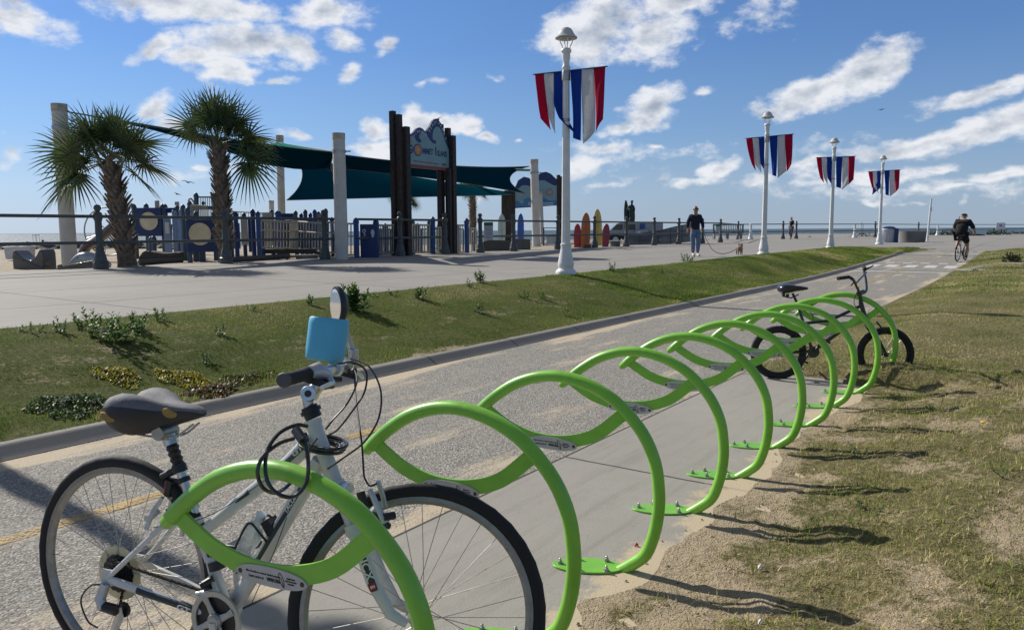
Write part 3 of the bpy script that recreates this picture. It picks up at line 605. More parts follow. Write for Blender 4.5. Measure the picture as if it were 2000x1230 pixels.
mb = MB(); mb.tube([ZX(.115, .328, -.0625), ZX(.33, .2885, -.0440)], [.0115, .0112], 8, flat=(1.12, .95)); mb.build('frame_decal', M_dec, frame)
side_text('GT', .021, (.285, .2965), R(-10.5), M_wh2, frame, -.0625, 1.7)
a3 = math.atan2(.385, .25); mb = MB(); mb.tube([ZX(.50, .425, -.006), ZX(.69, .716, -.006)], .0205, 14, flat=(.62, 1)); mb.build('frame_decal', M_dec, frame)
side_text('TACOMA', .019, (.648, .652), a3, M_wh2, frame, -.0275, 1.0)
mb = MB(); mb.tube([ZX(.585, .728, -.004), ZX(.69, .822, -.004)], .0205, 12, flat=(.55, .98)); mb.build('frame_decal', M_dec, frame)
side_text('GT', .024, (.665, .800), R(42), M_wh2, frame, -.0252, 1.3)
mb = MB(); mb.tube([ZX(.43, .612, -.003), ZX(.49, .66, -.003)], [.010, .0175], 10, flat=(.6, 1)); mb.build('frame_decal', M_dec, frame)
# rear wheel, cassette
wm = (M_rub, mk('grey_rim', (.30, .30, .295), .42, .8, ns=40, dirt=.3), M_spoke, M_alu)
wr = wheel(bk, (0, 0, .36), .36, .0195, wm)
mb = MB(); mb.lathe([(.084, -.020), (.086, -.022), (.080, -.024), (.03, -.026)], 36, (0, 0, .35), 'y'); mb.build('spoke_guard', mk('cream_plastic', (.62, .55, .33), .35, na=.2), bk)
mb = MB()
for k in range(8):
    r = .062 - k * .0056; y = -.028 - k * .0048; n = 2 * int(r * 260)
    mb.prism([((r - (.004 if j % 2 else 0)) * math.cos(2 * PI * j / n), (r - (.004 if j % 2 else 0)) * math.sin(2 * PI * j / n)) for j in range(n)], y, y + .0022, lambda u, v, w: (u, w, .35 + v))
mb.lathe([(.018, -.03), (.018, -.066)], 16, (0, 0, .35), 'y'); mb.build('cassette', M_dark, bk, smooth=20)
# chain
mb = MB(); path = [ZX(.0, .350 + .047, -.045), ZX(.06, .388, -.045), ZX(.40, .275 + .072, -.045)]
def links(a, b):
    n = int((b - a).length / .0127); d = (b - a) / n; an = math.atan2(d.z, d.x)
    for i in range(n): mb.box(a + d * (i + .5), (.0115, .005 if i % 2 else .0075, .0075), (0, -an, 0))
for a_, b_ in ((ZX(.012, .394, -.045), ZX(.40, .346, -.045)), (ZX(.035, .165, -.045), ZX(.40, .204, -.045)), (ZX(.04, .32, -.045), ZX(.025, .262, -.045))): mb = MB(); links(a_, b_); mb.build('chain', mk('oily_chain', (.05, .04, .03), .45, .7), bk, smooth=0)
# crankset
mb = MB(); mb.m(0); n = 88
mb.prism([((.080 - (.0035 if j % 2 else 0)) * math.cos(2 * PI * j / n), (.080 - (.0035 if j % 2 else 0)) * math.sin(2 * PI * j / n)) for j in range(n)], -.046, -.043, lambda u, v, w: (BB[0] + u, w, BB[1] + v))
ck = mb.build('chainring', M_dark, bk, smooth=20)
mb = MB(); rings = []
for i in range(64):
    a = 2 * PI * i / 64; rings.append([(BB[0] + q * math.cos(a), y, BB[1] + q * math.sin(a)) for q, y in ((.090, -.052), (.088, -.057), (.078, -.058), (.072, -.056), (.071, -.052))])
rings.append(rings[0]); mb.loft(rings, cap=False)
for k in range(4):
    a = PI / 4 + k * PI / 2 - .35; mb.tube([(BB[0] + .012 * math.cos(a), -.055, BB[1] + .012 * math.sin(a)), (BB[0] + .05 * math.cos(a + .06), -.056, BB[1] + .05 * math.sin(a + .06)), (BB[0] + .074 * math.cos(a + .1), -.055, BB[1] + .074 * math.sin(a + .1))], [.013, .009, .012], 10, flat=(.45, 1), upv=(0, 1, 0))
mb.lathe([(.022, -.05), (.024, -.062), (.018, -.070), (.006, -.071)], 20, (BB[0], 0, BB[1]), 'y'); mb.build('chain_guard', mk('satin_silver', (.48, .47, .44), .38, .55, dirt=.3), ck)
mb = MB(); mb.tube([ZX(.40, .275, -.068), ZX(.425, .105, -.078)], [.014, .010], 10, flat=(1, .6)); mb.build('crank_arm', M_silver, bk); mb = MB(); mb.tube([ZX(.40, .275, .05), ZX(.375, .445, .06)], [.014, .010], 10, flat=(1, .6)); mb.build('crank_arm', M_silver, bk)
for y, x, z in ((-.12, .425, .105), (.105, .375, .445)): mb = MB(); mb.box((x, y, z), (.085, .075, .018)); mb.build('pedal', M_blk, bk, bevel=.003)
# derailleurs, cable
mb = MB(); mb.m(0).tube([ZX(.0, .335, -.075), ZX(-.012, .29, -.085), ZX(.005, .262, -.09)], [.014, .017, .014], 12); mb.m(1).tube([ZX(-.005, .27, -.088), ZX(.05, .262, -.082)], [.015, .017], 12); mb.m(0).tube([ZX(.045, .268, -.07), ZX(.04, .235, -.062), ZX(.005, .17, -.055), ZX(.018, .135, -.052)], [.012, .016, .014, .010], 10, flat=(.4, 1), upv=(0, 1, 0))
mb.m(1).lathe([(.024, -.054), (.024, -.046)], 11, (.045, 0, .25), 'y'); mb.lathe([(.024, -.054), (.024, -.046)], 11, (.02, 0, .16), 'y')
mb.tube(spline([ZX(.002, .335, -.082), ZX(-.05, .325, -.085), ZX(-.088, .275, -.088), ZX(-.06, .215, -.09), ZX(-.018, .200, -.092)], 6), .0026, 8); mb.build('rear_derailleur', [M_silver, M_blk], bk)
mb = MB(); mb.m(0).tube([ZX(.375, .39, -.03), ZX(.345, .37, -.05)], .012, 10); mb.m(1).tube([ZX(.36, .395, -.028), ZX(.395, .36, -.04), ZX(.33, .345, -.052)], [.010, .013, .008], 10); mb.m(0).tube([ZX(.355, .43, 0), ZX(.362, .405, 0)], .024, 16); mb.build('front_derailleur', [M_blk, M_alu], bk)
# seat post, bellows, lamp, saddle
mb = MB(); mb.tube([ZX(.295, .53), ZX(.205, .75)], .0135, 14); mb.tube([ZX(.195, .772), ZX(.182, .80)], .021, 16); post = mb.build('seat_post', M_alu, bk)
mb = MB(); k = 7; mb.tube([ZX(.195 + .021 * i / k * 1.2, .772 - .06 * i / k) for i in range(k + 1)] , [.020 if i % 2 else .0155 for i in range(k + 1)], 14); mb.tube([ZX(.220, .712), ZX(.228, .690)], .022, 14); mb.tube([ZX(.222, .700), ZX(.165, .672, -.012)], [.012, .010], 10); mb.build('bellows', M_blk, post)
mb = MB(); mb.m(0).tube([ZX(.236, .674), ZX(.243, .66)], .020, 14); mb.box((.212, -.006, .664), (.04, .012, .012)); mb.m(0).box((.196, -.006, .640), (.020, .030, .052), (0, .2, 0)); mb.m(1).box((.183, -.006, .641), (.006, .027, .048), (0, .2, 0)); mb.build('rear_lamp', [M_blk, mk('red_reflector', (.35, .02, .015), .25, coat=.6)], post, bevel=.002)
mb = MB(); mb.tube([ZX(.222, .606, -.03), ZX(.258, .618, -.015), ZX(.30, .64, -.005)], [.008, .013, .007], 10); mb.tube([ZX(.262, .61), ZX(.268, .596)], .021, 14); mb.tube([ZX(.20, .575, -.03), ZX(.25, .588, -.02)], .006, 8); mb.build('seat_clamp', M_blk, post)
stn = [(-.020, .040, .876, .842, 0), (-.010, .086, .904, .812, .022), (.015, .108, .930, .790, .048), (.055, .116, .945, .784, .062), (.10, .112, .944, .790, .060), (.145, .094, .931, .802, .042), (.19, .062, .912, .818, .014), (.23, .042, .905, .832, .002), (.27, .035, .902, .845, 0), (.305, .029, .897, .856, 0), (.325, .020, .888, .864, 0), (.336, .008, .879, .870, 0)]
def saddle(stn, parent, mt, ms, name='saddle', z0=0, x0=0, sc=1):
    rings = []; K = 28
    for x, hw, zt, zb, dip in stn:
        rg = []
        for j in range(K):
            a = 2 * PI * j / K; c, s_ = math.cos(a), math.sin(a); y = hw * (abs(c) ** .75) * (1 if c >= 0 else -1); zm = zb + (zt - zb) * .52
            if s_ >= 0: z = zm + (zt - zm) * s_ ** .62 - dip * math.exp(-(y / (.34 * hw + 1e-4)) ** 2)
            else: z = zm + (zm - zb) * s_
            rg.append((x0 + x * sc, y * (1 if s_ >= 0 else 1 - .25 * -s_) * sc, z0 + z * sc))
        rings.append(rg)
    mb = MB(); mb.loft(rings); K2 = len(rings) - 1
    mb.mi = [0 if (i % K) in range(1, K // 2 - 1) else 1 for i in range(K2 * K)] + [1, 1]
    return mb.build(name, [mt, ms], parent, smooth=60)
sad = saddle(stn, bk, mk('grey_saddle_fabric', (.15, .15, .17), .75, ns=50, bump=.001), mk('saddle_vinyl', (.020, .021, .026), .5), x0=.014, z0=.072, sc=.92)
for (xa, xb, z0, w) in ((.012, .082, .871, .100), (.20, .25, .886, .048)):
    mb = MB(); pts = [ZX(xa + (xb - xa) * i / 6, z0 - .007 + .004 * math.sin(i), -(w + .002 - (.012 if xa > .1 else .0) * i / 6 - .002 * abs(i - 3))) for i in range(7)]; mb.tube(pts, [.002, .011, .014, .014, .012, .009, .002], 8, flat=(1, .5)); mb.build('worn_foam', mk('worn_foam', (.34, .22, .07), .9), sad)
mb = MB()
for s in (-1, 1): mb.tube(spline([ZX(.05, .805, s * .022), ZX(.11, .798, s * .022), ZX(.22, .802, s * .02), ZX(.29, .845, s * .012)], 5), .0035, 8)
mb.box((.175, 0, .800), (.05, .05, .018)); mb.lathe([(.022, -.035), (.024, -.028), (.024, .028), (.022, .035)], 16, (.172, 0, .812), 'y'); mb.build('saddle_rail', M_steel, sad)
# rear brake
mb = MB(); mb.tube([ZX(.135, .515, -.045), ZX(.155, .575, -.035), ZX(.185, .615, -.03)], [.009, .008, .006], 8, flat=(1, .7)); mb.tube([ZX(.135, .515, .045), ZX(.155, .575, .035), ZX(.185, .615, .03)], [.009, .008, .006], 8, flat=(1, .7)); mb.tube([ZX(.13, .545, -.04), ZX(.13, .545, -.014)], .010, 10); mb.box((.135, -.016, .548), (.05, .012, .014), (0, -.7, 0)); mb.tube([ZX(.205, .53, .034), ZX(.185, .47, .050)], .007, 8); mb.build('rear_brake', [M_silver], bk)
# kickstand, bottle cage
mb = MB(); mb.tube([ZX(.37, .27, .03), ZX(.33, .10, .12), ZX(.325, .0, .165)], [.010, .008, .009], 10); mb.build('kickstand', M_silver, bk)
mb = MB()
for s in (-1, 1): mb.tube(spline([ZX(.565, .50, s * .01), ZX(.545, .555, s * .04), ZX(.505, .575, s * .037), ZX(.455, .49, s * .037), ZX(.43, .44, s * .03), ZX(.445, .41, s * .012)], 5), .0035, 8)
mb.tube([ZX(.485, .405, 0), ZX(.575, .545, 0)], .006, 8); mb.box((.562, -.004, .565), (.03, .04, .045), (0, -.6, 0)); mb.build('bottle_cage', M_blk, bk)
# ---- steered assembly
STA = R(22); ax0 = ZX(.70, .888); axd = ZX(.70, .888) - ZX(.777, .706); XF = rotm(ax0, axd, STA)
def SB(mb, name, mats, parent=bk, **k): mb.v = [tuple(XF @ Vector(v)) for v in mb.v]; return mb.build(name, mats, parent, **k)
wheel(bk, (1.022, 0, .36), .36, .0195, wm, xf=XF)
mb = MB(); mb.m(0)
for s in (-1, 1):
    mb.m(1).tube([ZX(.812, .660, s * .058), ZX(.852, .575, s * .058)], .0155, 14)
    mb.m(0).tube([ZX(.842, .60, s * .058), ZX(.905, .455, s * .058), ZX(.955, .375, s * .056), ZX(1.0, .350, s * .054)], [.020, .019, .016, .012], 14)
    mb.m(0).tube([ZX(.836, .612, s * .058), ZX(.845, .592, s * .058)], .0225, 14)
mb.m(0).tube([ZX(.92, .44, -.058), ZX(.935, .405, -.058)], [.014, .012], 8)
mb.m(1).tube([ZX(.800, .683, -.062), ZX(.800, .690, 0), ZX(.800, .683, .062)], [.022, .026, .022], 14, flat=(1.2, .9)); mb.tube([ZX(.783, .692), ZX(.800, .655)], .026, 14)
mb.m(0).tube([ZX(.87, .62, -.056), ZX(.90, .655, -.03), ZX(.905, .665, 0), ZX(.90, .655, .03), ZX(.87, .62, .056)], .011, 8)
fork = SB(mb, 'fork', [M_white, M_silver])
mb = MB(); mb.tube([ZX(.775, .7), ZX(.782, .686)], .029, 20); SB(mb, 'lower_headset', M_blk); mb = MB(); mb.tube([ZX(.704, .893), ZX(.688, .925)], .024, 20); mb.tube([ZX(.697, .908), ZX(.692, .918)], .030, 20); SB(mb, 'headset', M_blk)
mb = MB(); mb.tube([ZX(.860, .560, -.0625), ZX(.912, .440, -.0625)], .0175, 12, flat=(.75, 1)); d_ = SB(mb, 'frame_decal', M_dec, fork)
def steer_text(s, size, p, ang, mat, y, sx=1, shear=0):
    o = side_text(s, size, p, ang, mat, fork, y, sx, shear, 'frame_decal'); bpy.context.view_layer.update(); M_ = XF @ Matrix.LocRotScale(o.location, o.rotation_euler, o.scale); o.matrix_basis = M_; return o
steer_text('NCX', .030, (.884, .504), R(-66.5), M_wh2, -.0815, 1.15)
mb = MB(); mb.box((.906, -.0795, .452), (.022, .005, .022), (0, R(66), 0)); SB(mb, 'frame_decal', mk('red_ink', (.30, .02, .02), .5), fork, bevel=.002); steer_text('E', .016, (.906, .452), R(-66.5), M_wh2, -.0835)
mb = MB(); mb.m(0).tube([ZX(.69, .915), ZX(.683, .945), ZX(.690, .968)], [.015, .016, .018], 16); mb.tube([ZX(.688, .958), ZX(.725, 1.0), ZX(.757, 1.035)], [.021, .018, .019], 16); mb.lathe([(.021, -.024), (.023, -.02), (.023, .02), (.021, .024)], 20, (.689, 0, .962), 'y'); mb.tube([ZX(.757, 1.035, -.022), ZX(.757, 1.035, .022)], .021, 16); st_ = SB(mb, 'stem', M_alu)
mb = MB(); mb.lathe([(.010, -.0245), (.010, -.026)], 16, (.689, 0, .962), 'y'); SB(mb, 'stem_bolt', M_dark, st_)
HB = spline([ZX(.700, 1.000, -.315), ZX(.722, 1.014, -.22), ZX(.752, 1.028, -.10), ZX(.757, 1.035, 0), ZX(.752, 1.041, .10), ZX(.735, 1.047, .22), ZX(.722, 1.047, .315)], 4)
mb = MB(); mb.tube(HB, .0125, 14); SB(mb, 'handlebar', M_alu)
for s in (-1, 1):
    mb = MB(); mb.m(0); gx, gz0, gdx, gdz = (.7000, 1.000, .0033, .0021) if s < 0 else (.7215, 1.047, .0020, 0); pts = [ZX(gx + gdx * i, gz0 + gdz * i, s * (.318 - .0145 * i)) for i in range(9)]; mb.tube(pts, [.0185, .0175, .0165, .0175, .0165, .0175, .0165, .0185, .0195], 18); mb.m(1).tube([ZX(gx - .001, gz0 - .0005, s * .326), ZX(gx, gz0, s * .317)], [.0165, .0195], 18); SB(mb, 'grip', [M_rub, mk('grey_cap', (.09, .09, .09), .5)])
    mb = MB(); mb.m(0).tube([ZX(.735, 1.045, s * .185), ZX(.750, 1.050, s * .16), ZX(.775, 1.040, s * .135)], [.020, .027, .016], 14, flat=(1, .9)); mb.m(1).box((.758, s * .165, 1.022), (.065, .055, .016), (0, .25, .15 * s)); mb.m(2).tube([ZX(.775, 1.035, s * .135), ZX(.80, 1.022, s * .20), ZX(.792, 1.01, s * .29)], [.011, .008, .006], 10, flat=(.7, 1)); mb.m(1).tube([ZX(.778, 1.03, s * .14), ZX(.80, 1.032, s * .105)], .008, 10); mb.v = [(v[0] - .006, v[1], v[2] - (.026 if s < 0 else .0)) for v in mb.v]; SB(mb, 'brake_lever', [M_silver, M_blk, M_alu])
# blue cup holder on the bar
mb = MB(); rings = []
def oval(a, b, z, y0=-.005): return [ZX(.726 + a * (abs(math.cos(t)) ** .82) * (1 if math.cos(t) > 0 else -1), z, y0 + b * (abs(math.sin(t)) ** .95) * (1 if math.sin(t) > 0 else -1)) for t in np.linspace(0, 2 * PI, 40, endpoint=False)]
for a, b, z in ((.045, .030, 1.066), (.0505, .036, 1.067), (.0545, .040, 1.074), (.0565, .042, 1.10), (.0575, .043, 1.17), (.0570, .0425, 1.184), (.0545, .040, 1.188), (.0525, .038, 1.186), (.052, .0375, 1.10), (.04, .03, 1.085)): rings.append(oval(a, b, z))
mb.loft(rings); mb.v = [tuple(Matrix.Translation((0, 0, -.010)) @ rotm(ZX(.726, 1.07), (0, 1, 0), R(4)) @ Vector(v)) for v in mb.v]; SB(mb, 'cup_holder', mk('sky_blue_plastic', (.11, .47, .70), .5, ns=6, na=.05), smooth=50)
mb = MB(); mb.box((.757, -.01, 1.058), (.03, .05, .022)); SB(mb, 'cup_holder_clamp', mk('teal_plastic', (.18, .36, .36), .5), bevel=.003)
# mirror on the far bar end
mc = L_(657, 597, 2.36); mdir = (L_(600, 597, 2.29) - mc).normalized(); mu = Vector((0, 0, 1)); q = mdir.to_track_quat('Z', 'Y').to_matrix().to_4x4(); MX = Matrix.Translation(mc) @ q @ Matrix.Rotation(R(8), 4, 'Z')
ml = [(math.cos(t) * (.036 if math.cos(t) > 0 else .030), math.sin(t) * .056) for t in np.linspace(0, 2 * PI, 28, endpoint=False)]
mb = MB(); mb.loft([[Vector((x * k, y * k, z)) for x, y in ml] for k, z in ((1.0, .004), (1.08, .002), (1.08, -.010), (.8, -.026), (.3, -.034))]); mb.v = [tuple(MX @ Vector(v)) for v in mb.v]; mir = mb.build('mirror', M_blk, bk)
mb = MB(); mb.prism([(x * .92, y * .92) for x, y in ml], .0042, .0055, lambda u, v, w: MX @ Vector((u, v, w)))
mm, nt_, b_, o_ = newmat('mirror_glass'); b_.inputs['Metallic'].default_value = 1; b_.inputs['Base Color'].default_value = (.85, .88, .9, 1); b_.inputs['Roughness'].default_value = .03; mb.build('mirror_glass', mm, mir)
mb = MB(); mb.tube([mc + Vector((.012, .0, -.01)), L_(669, 625, 2.37), L_(676, 652, 2.39), L_(690, 690, 2.40)], [.010, .016, .012, .011], 12); mb.tube([L_(690, 683, 2.38), L_(692, 715, 2.38)], .016, 12); mb.build('mirror_arm', M_silver, mir)
# front brake and cables
mb = MB(); mb.m(1).tube([L_(704, 960, 1.98), L_(712, 990, 1.97), L_(722, 1015, 1.96)], [.013, .012, .011], 10, flat=(1, .7)); mb.m(0).tube([L_(722, 955, 1.96), L_(735, 985, 1.95), L_(756, 1027, 1.94)], [.007, .008, .010], 10); mb.m(0).tube([L_(738, 938, 2.0), L_(748, 968, 2.0), L_(752, 990, 2.0)], [.007, .007, .008], 8)
mb.m(1).tube([L_(748, 1010, 1.94), L_(770, 1006, 1.96)], .011, 10); mb.tube([L_(742, 1020, 1.95), L_(760, 1027, 1.93)], .008, 10); mb.box(L_(742, 1012, 1.97), (.05, .012, .016), (0, .3, 0)); mb.build('front_brake', [M_silver, M_blk], bk)
mb = MB(); cr_ = .0027
for pts in ([(662, 710, 2.0), (690, 708, 2.05), (715, 725, 2.05), (712, 765, 2.02), (690, 800, 2.0), (660, 838, 2.02), (640, 850, 2.05)],
            [(684, 700, 2.2), (720, 715, 2.15), (743, 760, 2.05), (740, 815, 2.0), (712, 862, 2.0), (672, 893, 2.03), (640, 915, 2.04)],
            [(692, 712, 2.36), (695, 780, 2.2), (706, 860, 2.05), (710, 915, 2.0), (712, 932, 1.98), (722, 948, 1.97), (736, 944, 1.98)],
            [(690, 715, 2.3), (697, 745, 2.2), (680, 785, 2.1), (650, 820, 2.05), (636, 838, 2.05)],
            [(597, 893, 2.02), (605, 875, 2.02), (620, 855, 2.03)], [(300, 1030, 2.26), (400, 1010, 2.2), (500, 950, 2.12), (590, 880, 2.05)], [(560, 1010, 2.04), (530, 1090, 2.1), (490, 1180, 2.14)]):
    mb = MB(); mb.tube(spline([L_(*p) for p in pts], 6), cr_ if pts[0][0] > 590 and pts[0][0] != 300 else .0012, 8); mb.build('brake_cable', M_blk, bk)
mb = MB()
# ---- bottle of water in the cage
m_pet, nt_, b_, o_ = newmat('clear_plastic'); g_ = NT(nt_); b_.inputs['Base Color'].default_value = (.86, .92, .94, 1); b_.inputs['Transmission Weight'].default_value = .60; b_.inputs['Roughness'].default_value = .12; b_.inputs['IOR'].default_value = 1.22; g_.bump(g_.noise(30, 3, .6, g_.obj()), .006, b_)
bt = thing('water_bottle', 'crumpled clear plastic water bottle held in the white bicycle\'s cage', 'bottle', tuple(bk.matrix_world @ ZX(.435, .425, -.008)), rot=(R(-3), R(29), R(-19.4)))
mb = MB(); mb.lathe([(.020, 0), (.029, .006), (.031, .02), (.028, .03), (.031, .042), (.028, .055), (.031, .068), (.027, .085), (.031, .10), (.032, .125), (.030, .145), (.020, .165), (.0125, .176), (.0125, .184)], 24); mb.build('bottle_body', m_pet, bt)
mb = MB(); mb.lathe([(.0145, .180), (.0150, .182), (.0150, .197), (.0135, .199)], 24); mb.build('bottle_cap', mk('white_cap', (.75, .78, .80), .35), bt)
# ---- cable lock
M_lock = mk('lock_vinyl', (.012, .013, .016), .24, coat=.6)
lk = thing('cable_lock', 'black coiled cable lock looped round the white bicycle and the nearest green hoop', 'lock', (-.55, 1.95, .75))
LW = lambda u, v, Y: at(u, v, Y) - Vector((-.55, 1.95, .75))
mb = MB(); hd = bk.matrix_world @ ZX(.722, .838); hd -= Vector((-.55, 1.95, .75)); pts = []
for i in range(100):
    a = i / 100 * 2 * PI * 3.6; r = .052 + .008 * math.sin(i * .13); pts.append(hd + Vector((r * 1.12 * math.cos(a) + .012, r * math.sin(a), -.02 + .006 * math.sin(a * .5 + 1) - .010 * math.cos(a) + .018 * (i / 100 - .5))))
mb.tube(pts, .0052, 10)
mb.tube(spline([LW(600, 832, 1.985), LW(578, 830, 1.96), LW(545, 846, 1.93), LW(522, 880, 1.89), LW(519, 925, 1.862), LW(532, 955, 1.855), LW(560, 970, 1.86), LW(585, 962, 1.865), LW(600, 935, 1.87), LW(602, 900, 1.88), LW(596, 858, 1.91)], 7), .0052, 10)
mb.tube(spline([LW(574, 856, 1.97), LW(545, 866, 1.93), LW(515, 890, 1.875), LW(503, 920, 1.855), LW(512, 950, 1.86), LW(534, 962, 1.90), LW(552, 956, 1.95), LW(566, 944, 1.985)], 7), .0052, 10)
mb.build('lock_cable', M_lock, lk)
mb = MB(); mb.tube([LW(578, 840, 1.94), LW(594, 862, 1.905)], .013, 16); mb.tube([LW(585, 856, 1.92), LW(600, 850, 1.93)], [.012, .010], 14); mb.build('lock_head', M_lock, lk)

# ---- black small wheeled bicycle at the far end
bx = thing('bicycle', 'black small wheeled bicycle with high handlebars parked at the far end of the hoops', 'bicycle', (2.52, 7.19, .0), rz=R(-7.7)); bpy.context.view_layer.update(); BI2 = bx.matrix_world.inverted()
bn = Vector((math.sin(R(7.7)), math.cos(R(7.7)), 0))
def Lp(u, v, y=0):
    d = ray(u, v); p0 = Vector((2.52, 7.19, 0)) + bn * y; t = (p0 - CAM).dot(bn) / d.dot(bn); return BI2 @ (CAM + d * t)
M_bp = mk('black_frame_paint', (.012, .012, .013), .28, coat=.4); wm2 = (M_rub, mk('black_rim', (.02, .02, .02), .35, .5), M_spoke, M_blk)
wheel(bx, (0, 0, .256), .256, .026, wm2, nsp=32, rimd=.02); wheel(bx, (.958, 0, .256), .256, .026, wm2, nsp=32, rimd=.02)
hub = Vector((0, 0, .256)); bbk = Lp(1587, 686); hd1 = Lp(1681, 590); hd0 = Lp(1690, 622); fh_ = Vector((.958, 0, .256)); stp = Lp(1557, 592); crn = Lp(1694, 636)
mb = MB(); mb.tube([hd1, hd0], .021, 14); mb.tube([hd0 + (hd1 - hd0) * .3, bbk], .019, 14); mb.tube([hd0 + (hd1 - hd0) * .8, Lp(1620, 626), Lp(1567, 632)], .015, 12); mb.tube([bbk, stp], .014, 12)
for s in (-1, 1): mb.tube([hub + Vector((0, s * .055, 0)), bbk + Vector((-.02, s * .025, 0))], .009, 8); mb.tube([hub + Vector((0, s * .055, 0)), Lp(1569, 636) + Vector((0, s * .015, 0))], .008, 8)
mb.build('frame', M_bp, bx)
mb = MB(); mb.tube([hd0, crn], .019, 12)
for s in (-1, 1): mb.tube([crn + Vector((0, s * .045, .0)), (crn + fh_) / 2 + Vector((.0, s * .05, .02)), fh_ + Vector((0, s * .052, 0))], [.015, .014, .011], 10)
mb.tube([crn + Vector((0, -.05, 0)), crn + Vector((0, .05, 0))], .017, 10); mb.tube([Lp(1712, 628, -.04), Lp(1722, 640, -.04), Lp(1716, 655, -.04), Lp(1706, 640, -.04)], .009, 8); mb.build('fork', M_bp, bx)
mb = MB(); mb.tube([hd1, Lp(1679, 572)], .017, 12); mb.tube([Lp(1677, 574, -.03), Lp(1686, 570, .03)], .022, 12); mb.build('stem', M_bp, bx)
def L2(u, v, Y): return BI2 @ at(u, v, Y)
mb = MB(); mb.tube(spline([L2(1640, 544, 6.74), L2(1655, 541, 6.80), L2(1666, 545, 6.86), L2(1674, 562, 6.97), L2(1682, 573, 7.06), L2(1692, 567, 7.15), L2(1691, 545, 7.28), L2(1687, 528, 7.40), L2(1686, 521, 7.5)], 5), .011, 10); mb.tube([L2(1672, 553, 6.92), L2(1692, 532, 7.22)], .008, 8); mb.build('handlebar', M_bp, bx)
mb = MB(); mb.tube([L2(1637, 544, 6.72), L2(1658, 541, 6.81)], .016, 12); mb.build('grip', M_rub, bx); mb = MB(); mb.tube([L2(1690, 526, 7.36), L2(1686, 520, 7.52)], .017, 12); mb.build('grip', M_rub, bx)
for pts in ([(1660, 543, 6.84), (1669, 550, 6.78), (1662, 558, 6.76)], [(1690, 526, 7.38), (1698, 523, 7.36), (1706, 518, 7.40)]): mb = MB(); mb.tube([L2(*p) for p in pts], [.010, .008, .005], 8); mb.build('brake_lever', M_blk, bx)
mb = MB(); mb.tube([stp, Lp(1548, 573)], .012, 10)
for i, (u0, v0) in enumerate(((1530, 572), (1538, 573))): mb.lathe([(.018, 0), (.014, .012), (.018, .024)], 12, Lp(u0, v0 + 6, -.03)); mb.lathe([(.018, 0), (.014, .012), (.018, .024)], 12, Lp(u0, v0 + 6, .03))
mb.tube([Lp(1528, 578), Lp(1545, 582), Lp(1560, 575)], .006, 8); mb.build('seat_post', M_dark, bx)
s0 = Lp(1519, 568); stn2 = [(0, .03, .03, .0, 0), (.012, .085, .052, -.012, 0), (.05, .105, .066, -.022, 0), (.10, .095, .066, -.020, 0), (.16, .05, .054, -.006, 0), (.22, .03, .044, .004, 0), (.262, .02, .036, .012, 0), (.274, .006, .03, .02, 0)]
saddle(stn2, bx, mk('black_vinyl', (.012, .014, .02), .3, coat=.3), mk('black_vinyl', (.012, .014, .02), .3), z0=s0.z, x0=s0.x)
mb = MB(); n = 60; mb.prism([((.055 - (.004 if j % 2 else 0)) * math.cos(2 * PI * j / n), (.055 - (.004 if j % 2 else 0)) * math.sin(2 * PI * j / n)) for j in range(n)], -.042, -.036, lambda u, v, w: bbk + Vector((u, w, v))); mb.tube([bbk + Vector((0, -.05, 0)), bbk + Vector((.075, -.055, .115))], [.012, .009], 8); mb.tube([bbk + Vector((0, .05, 0)), bbk + Vector((-.06, .055, -.10))], [.012, .009], 8); mb.build('crankset', M_dark, bx)
for v in (Vector((.085, -.10, .12)), Vector((-.06, .10, -.105))): mb = MB(); mb.box(bbk + v, (.09, .07, .02), (0, .5, 0)); mb.build('pedal', M_blk, bx, bevel=.002)
mb = MB(); mb.tube([hub + Vector((0, -.042, .028)), bbk + Vector((0, -.04, .05))], .004, 6); mb.tube([hub + Vector((0, -.042, -.028)), bbk + Vector((0, -.04, -.05))], .004, 6); mb.lathe([(.03, -.045), (.03, -.038)], 16, hub, 'y'); mb.build('chain', M_dark, bx)
for cp in ([Lp(1678, 560, -.1), Lp(1668, 590, -.05), Lp(1680, 610, -.03)], [Lp(1543, 592, .02), Lp(1535, 615, .0), Lp(1524, 640, 0)], [Lp(1563, 600, -.02), Lp(1585, 612, -.03), Lp(1588, 628, -.03)]): mb = MB(); mb.tube(spline(cp, 5), .0032, 6); mb.build('brake_cable', M_blk, bx)

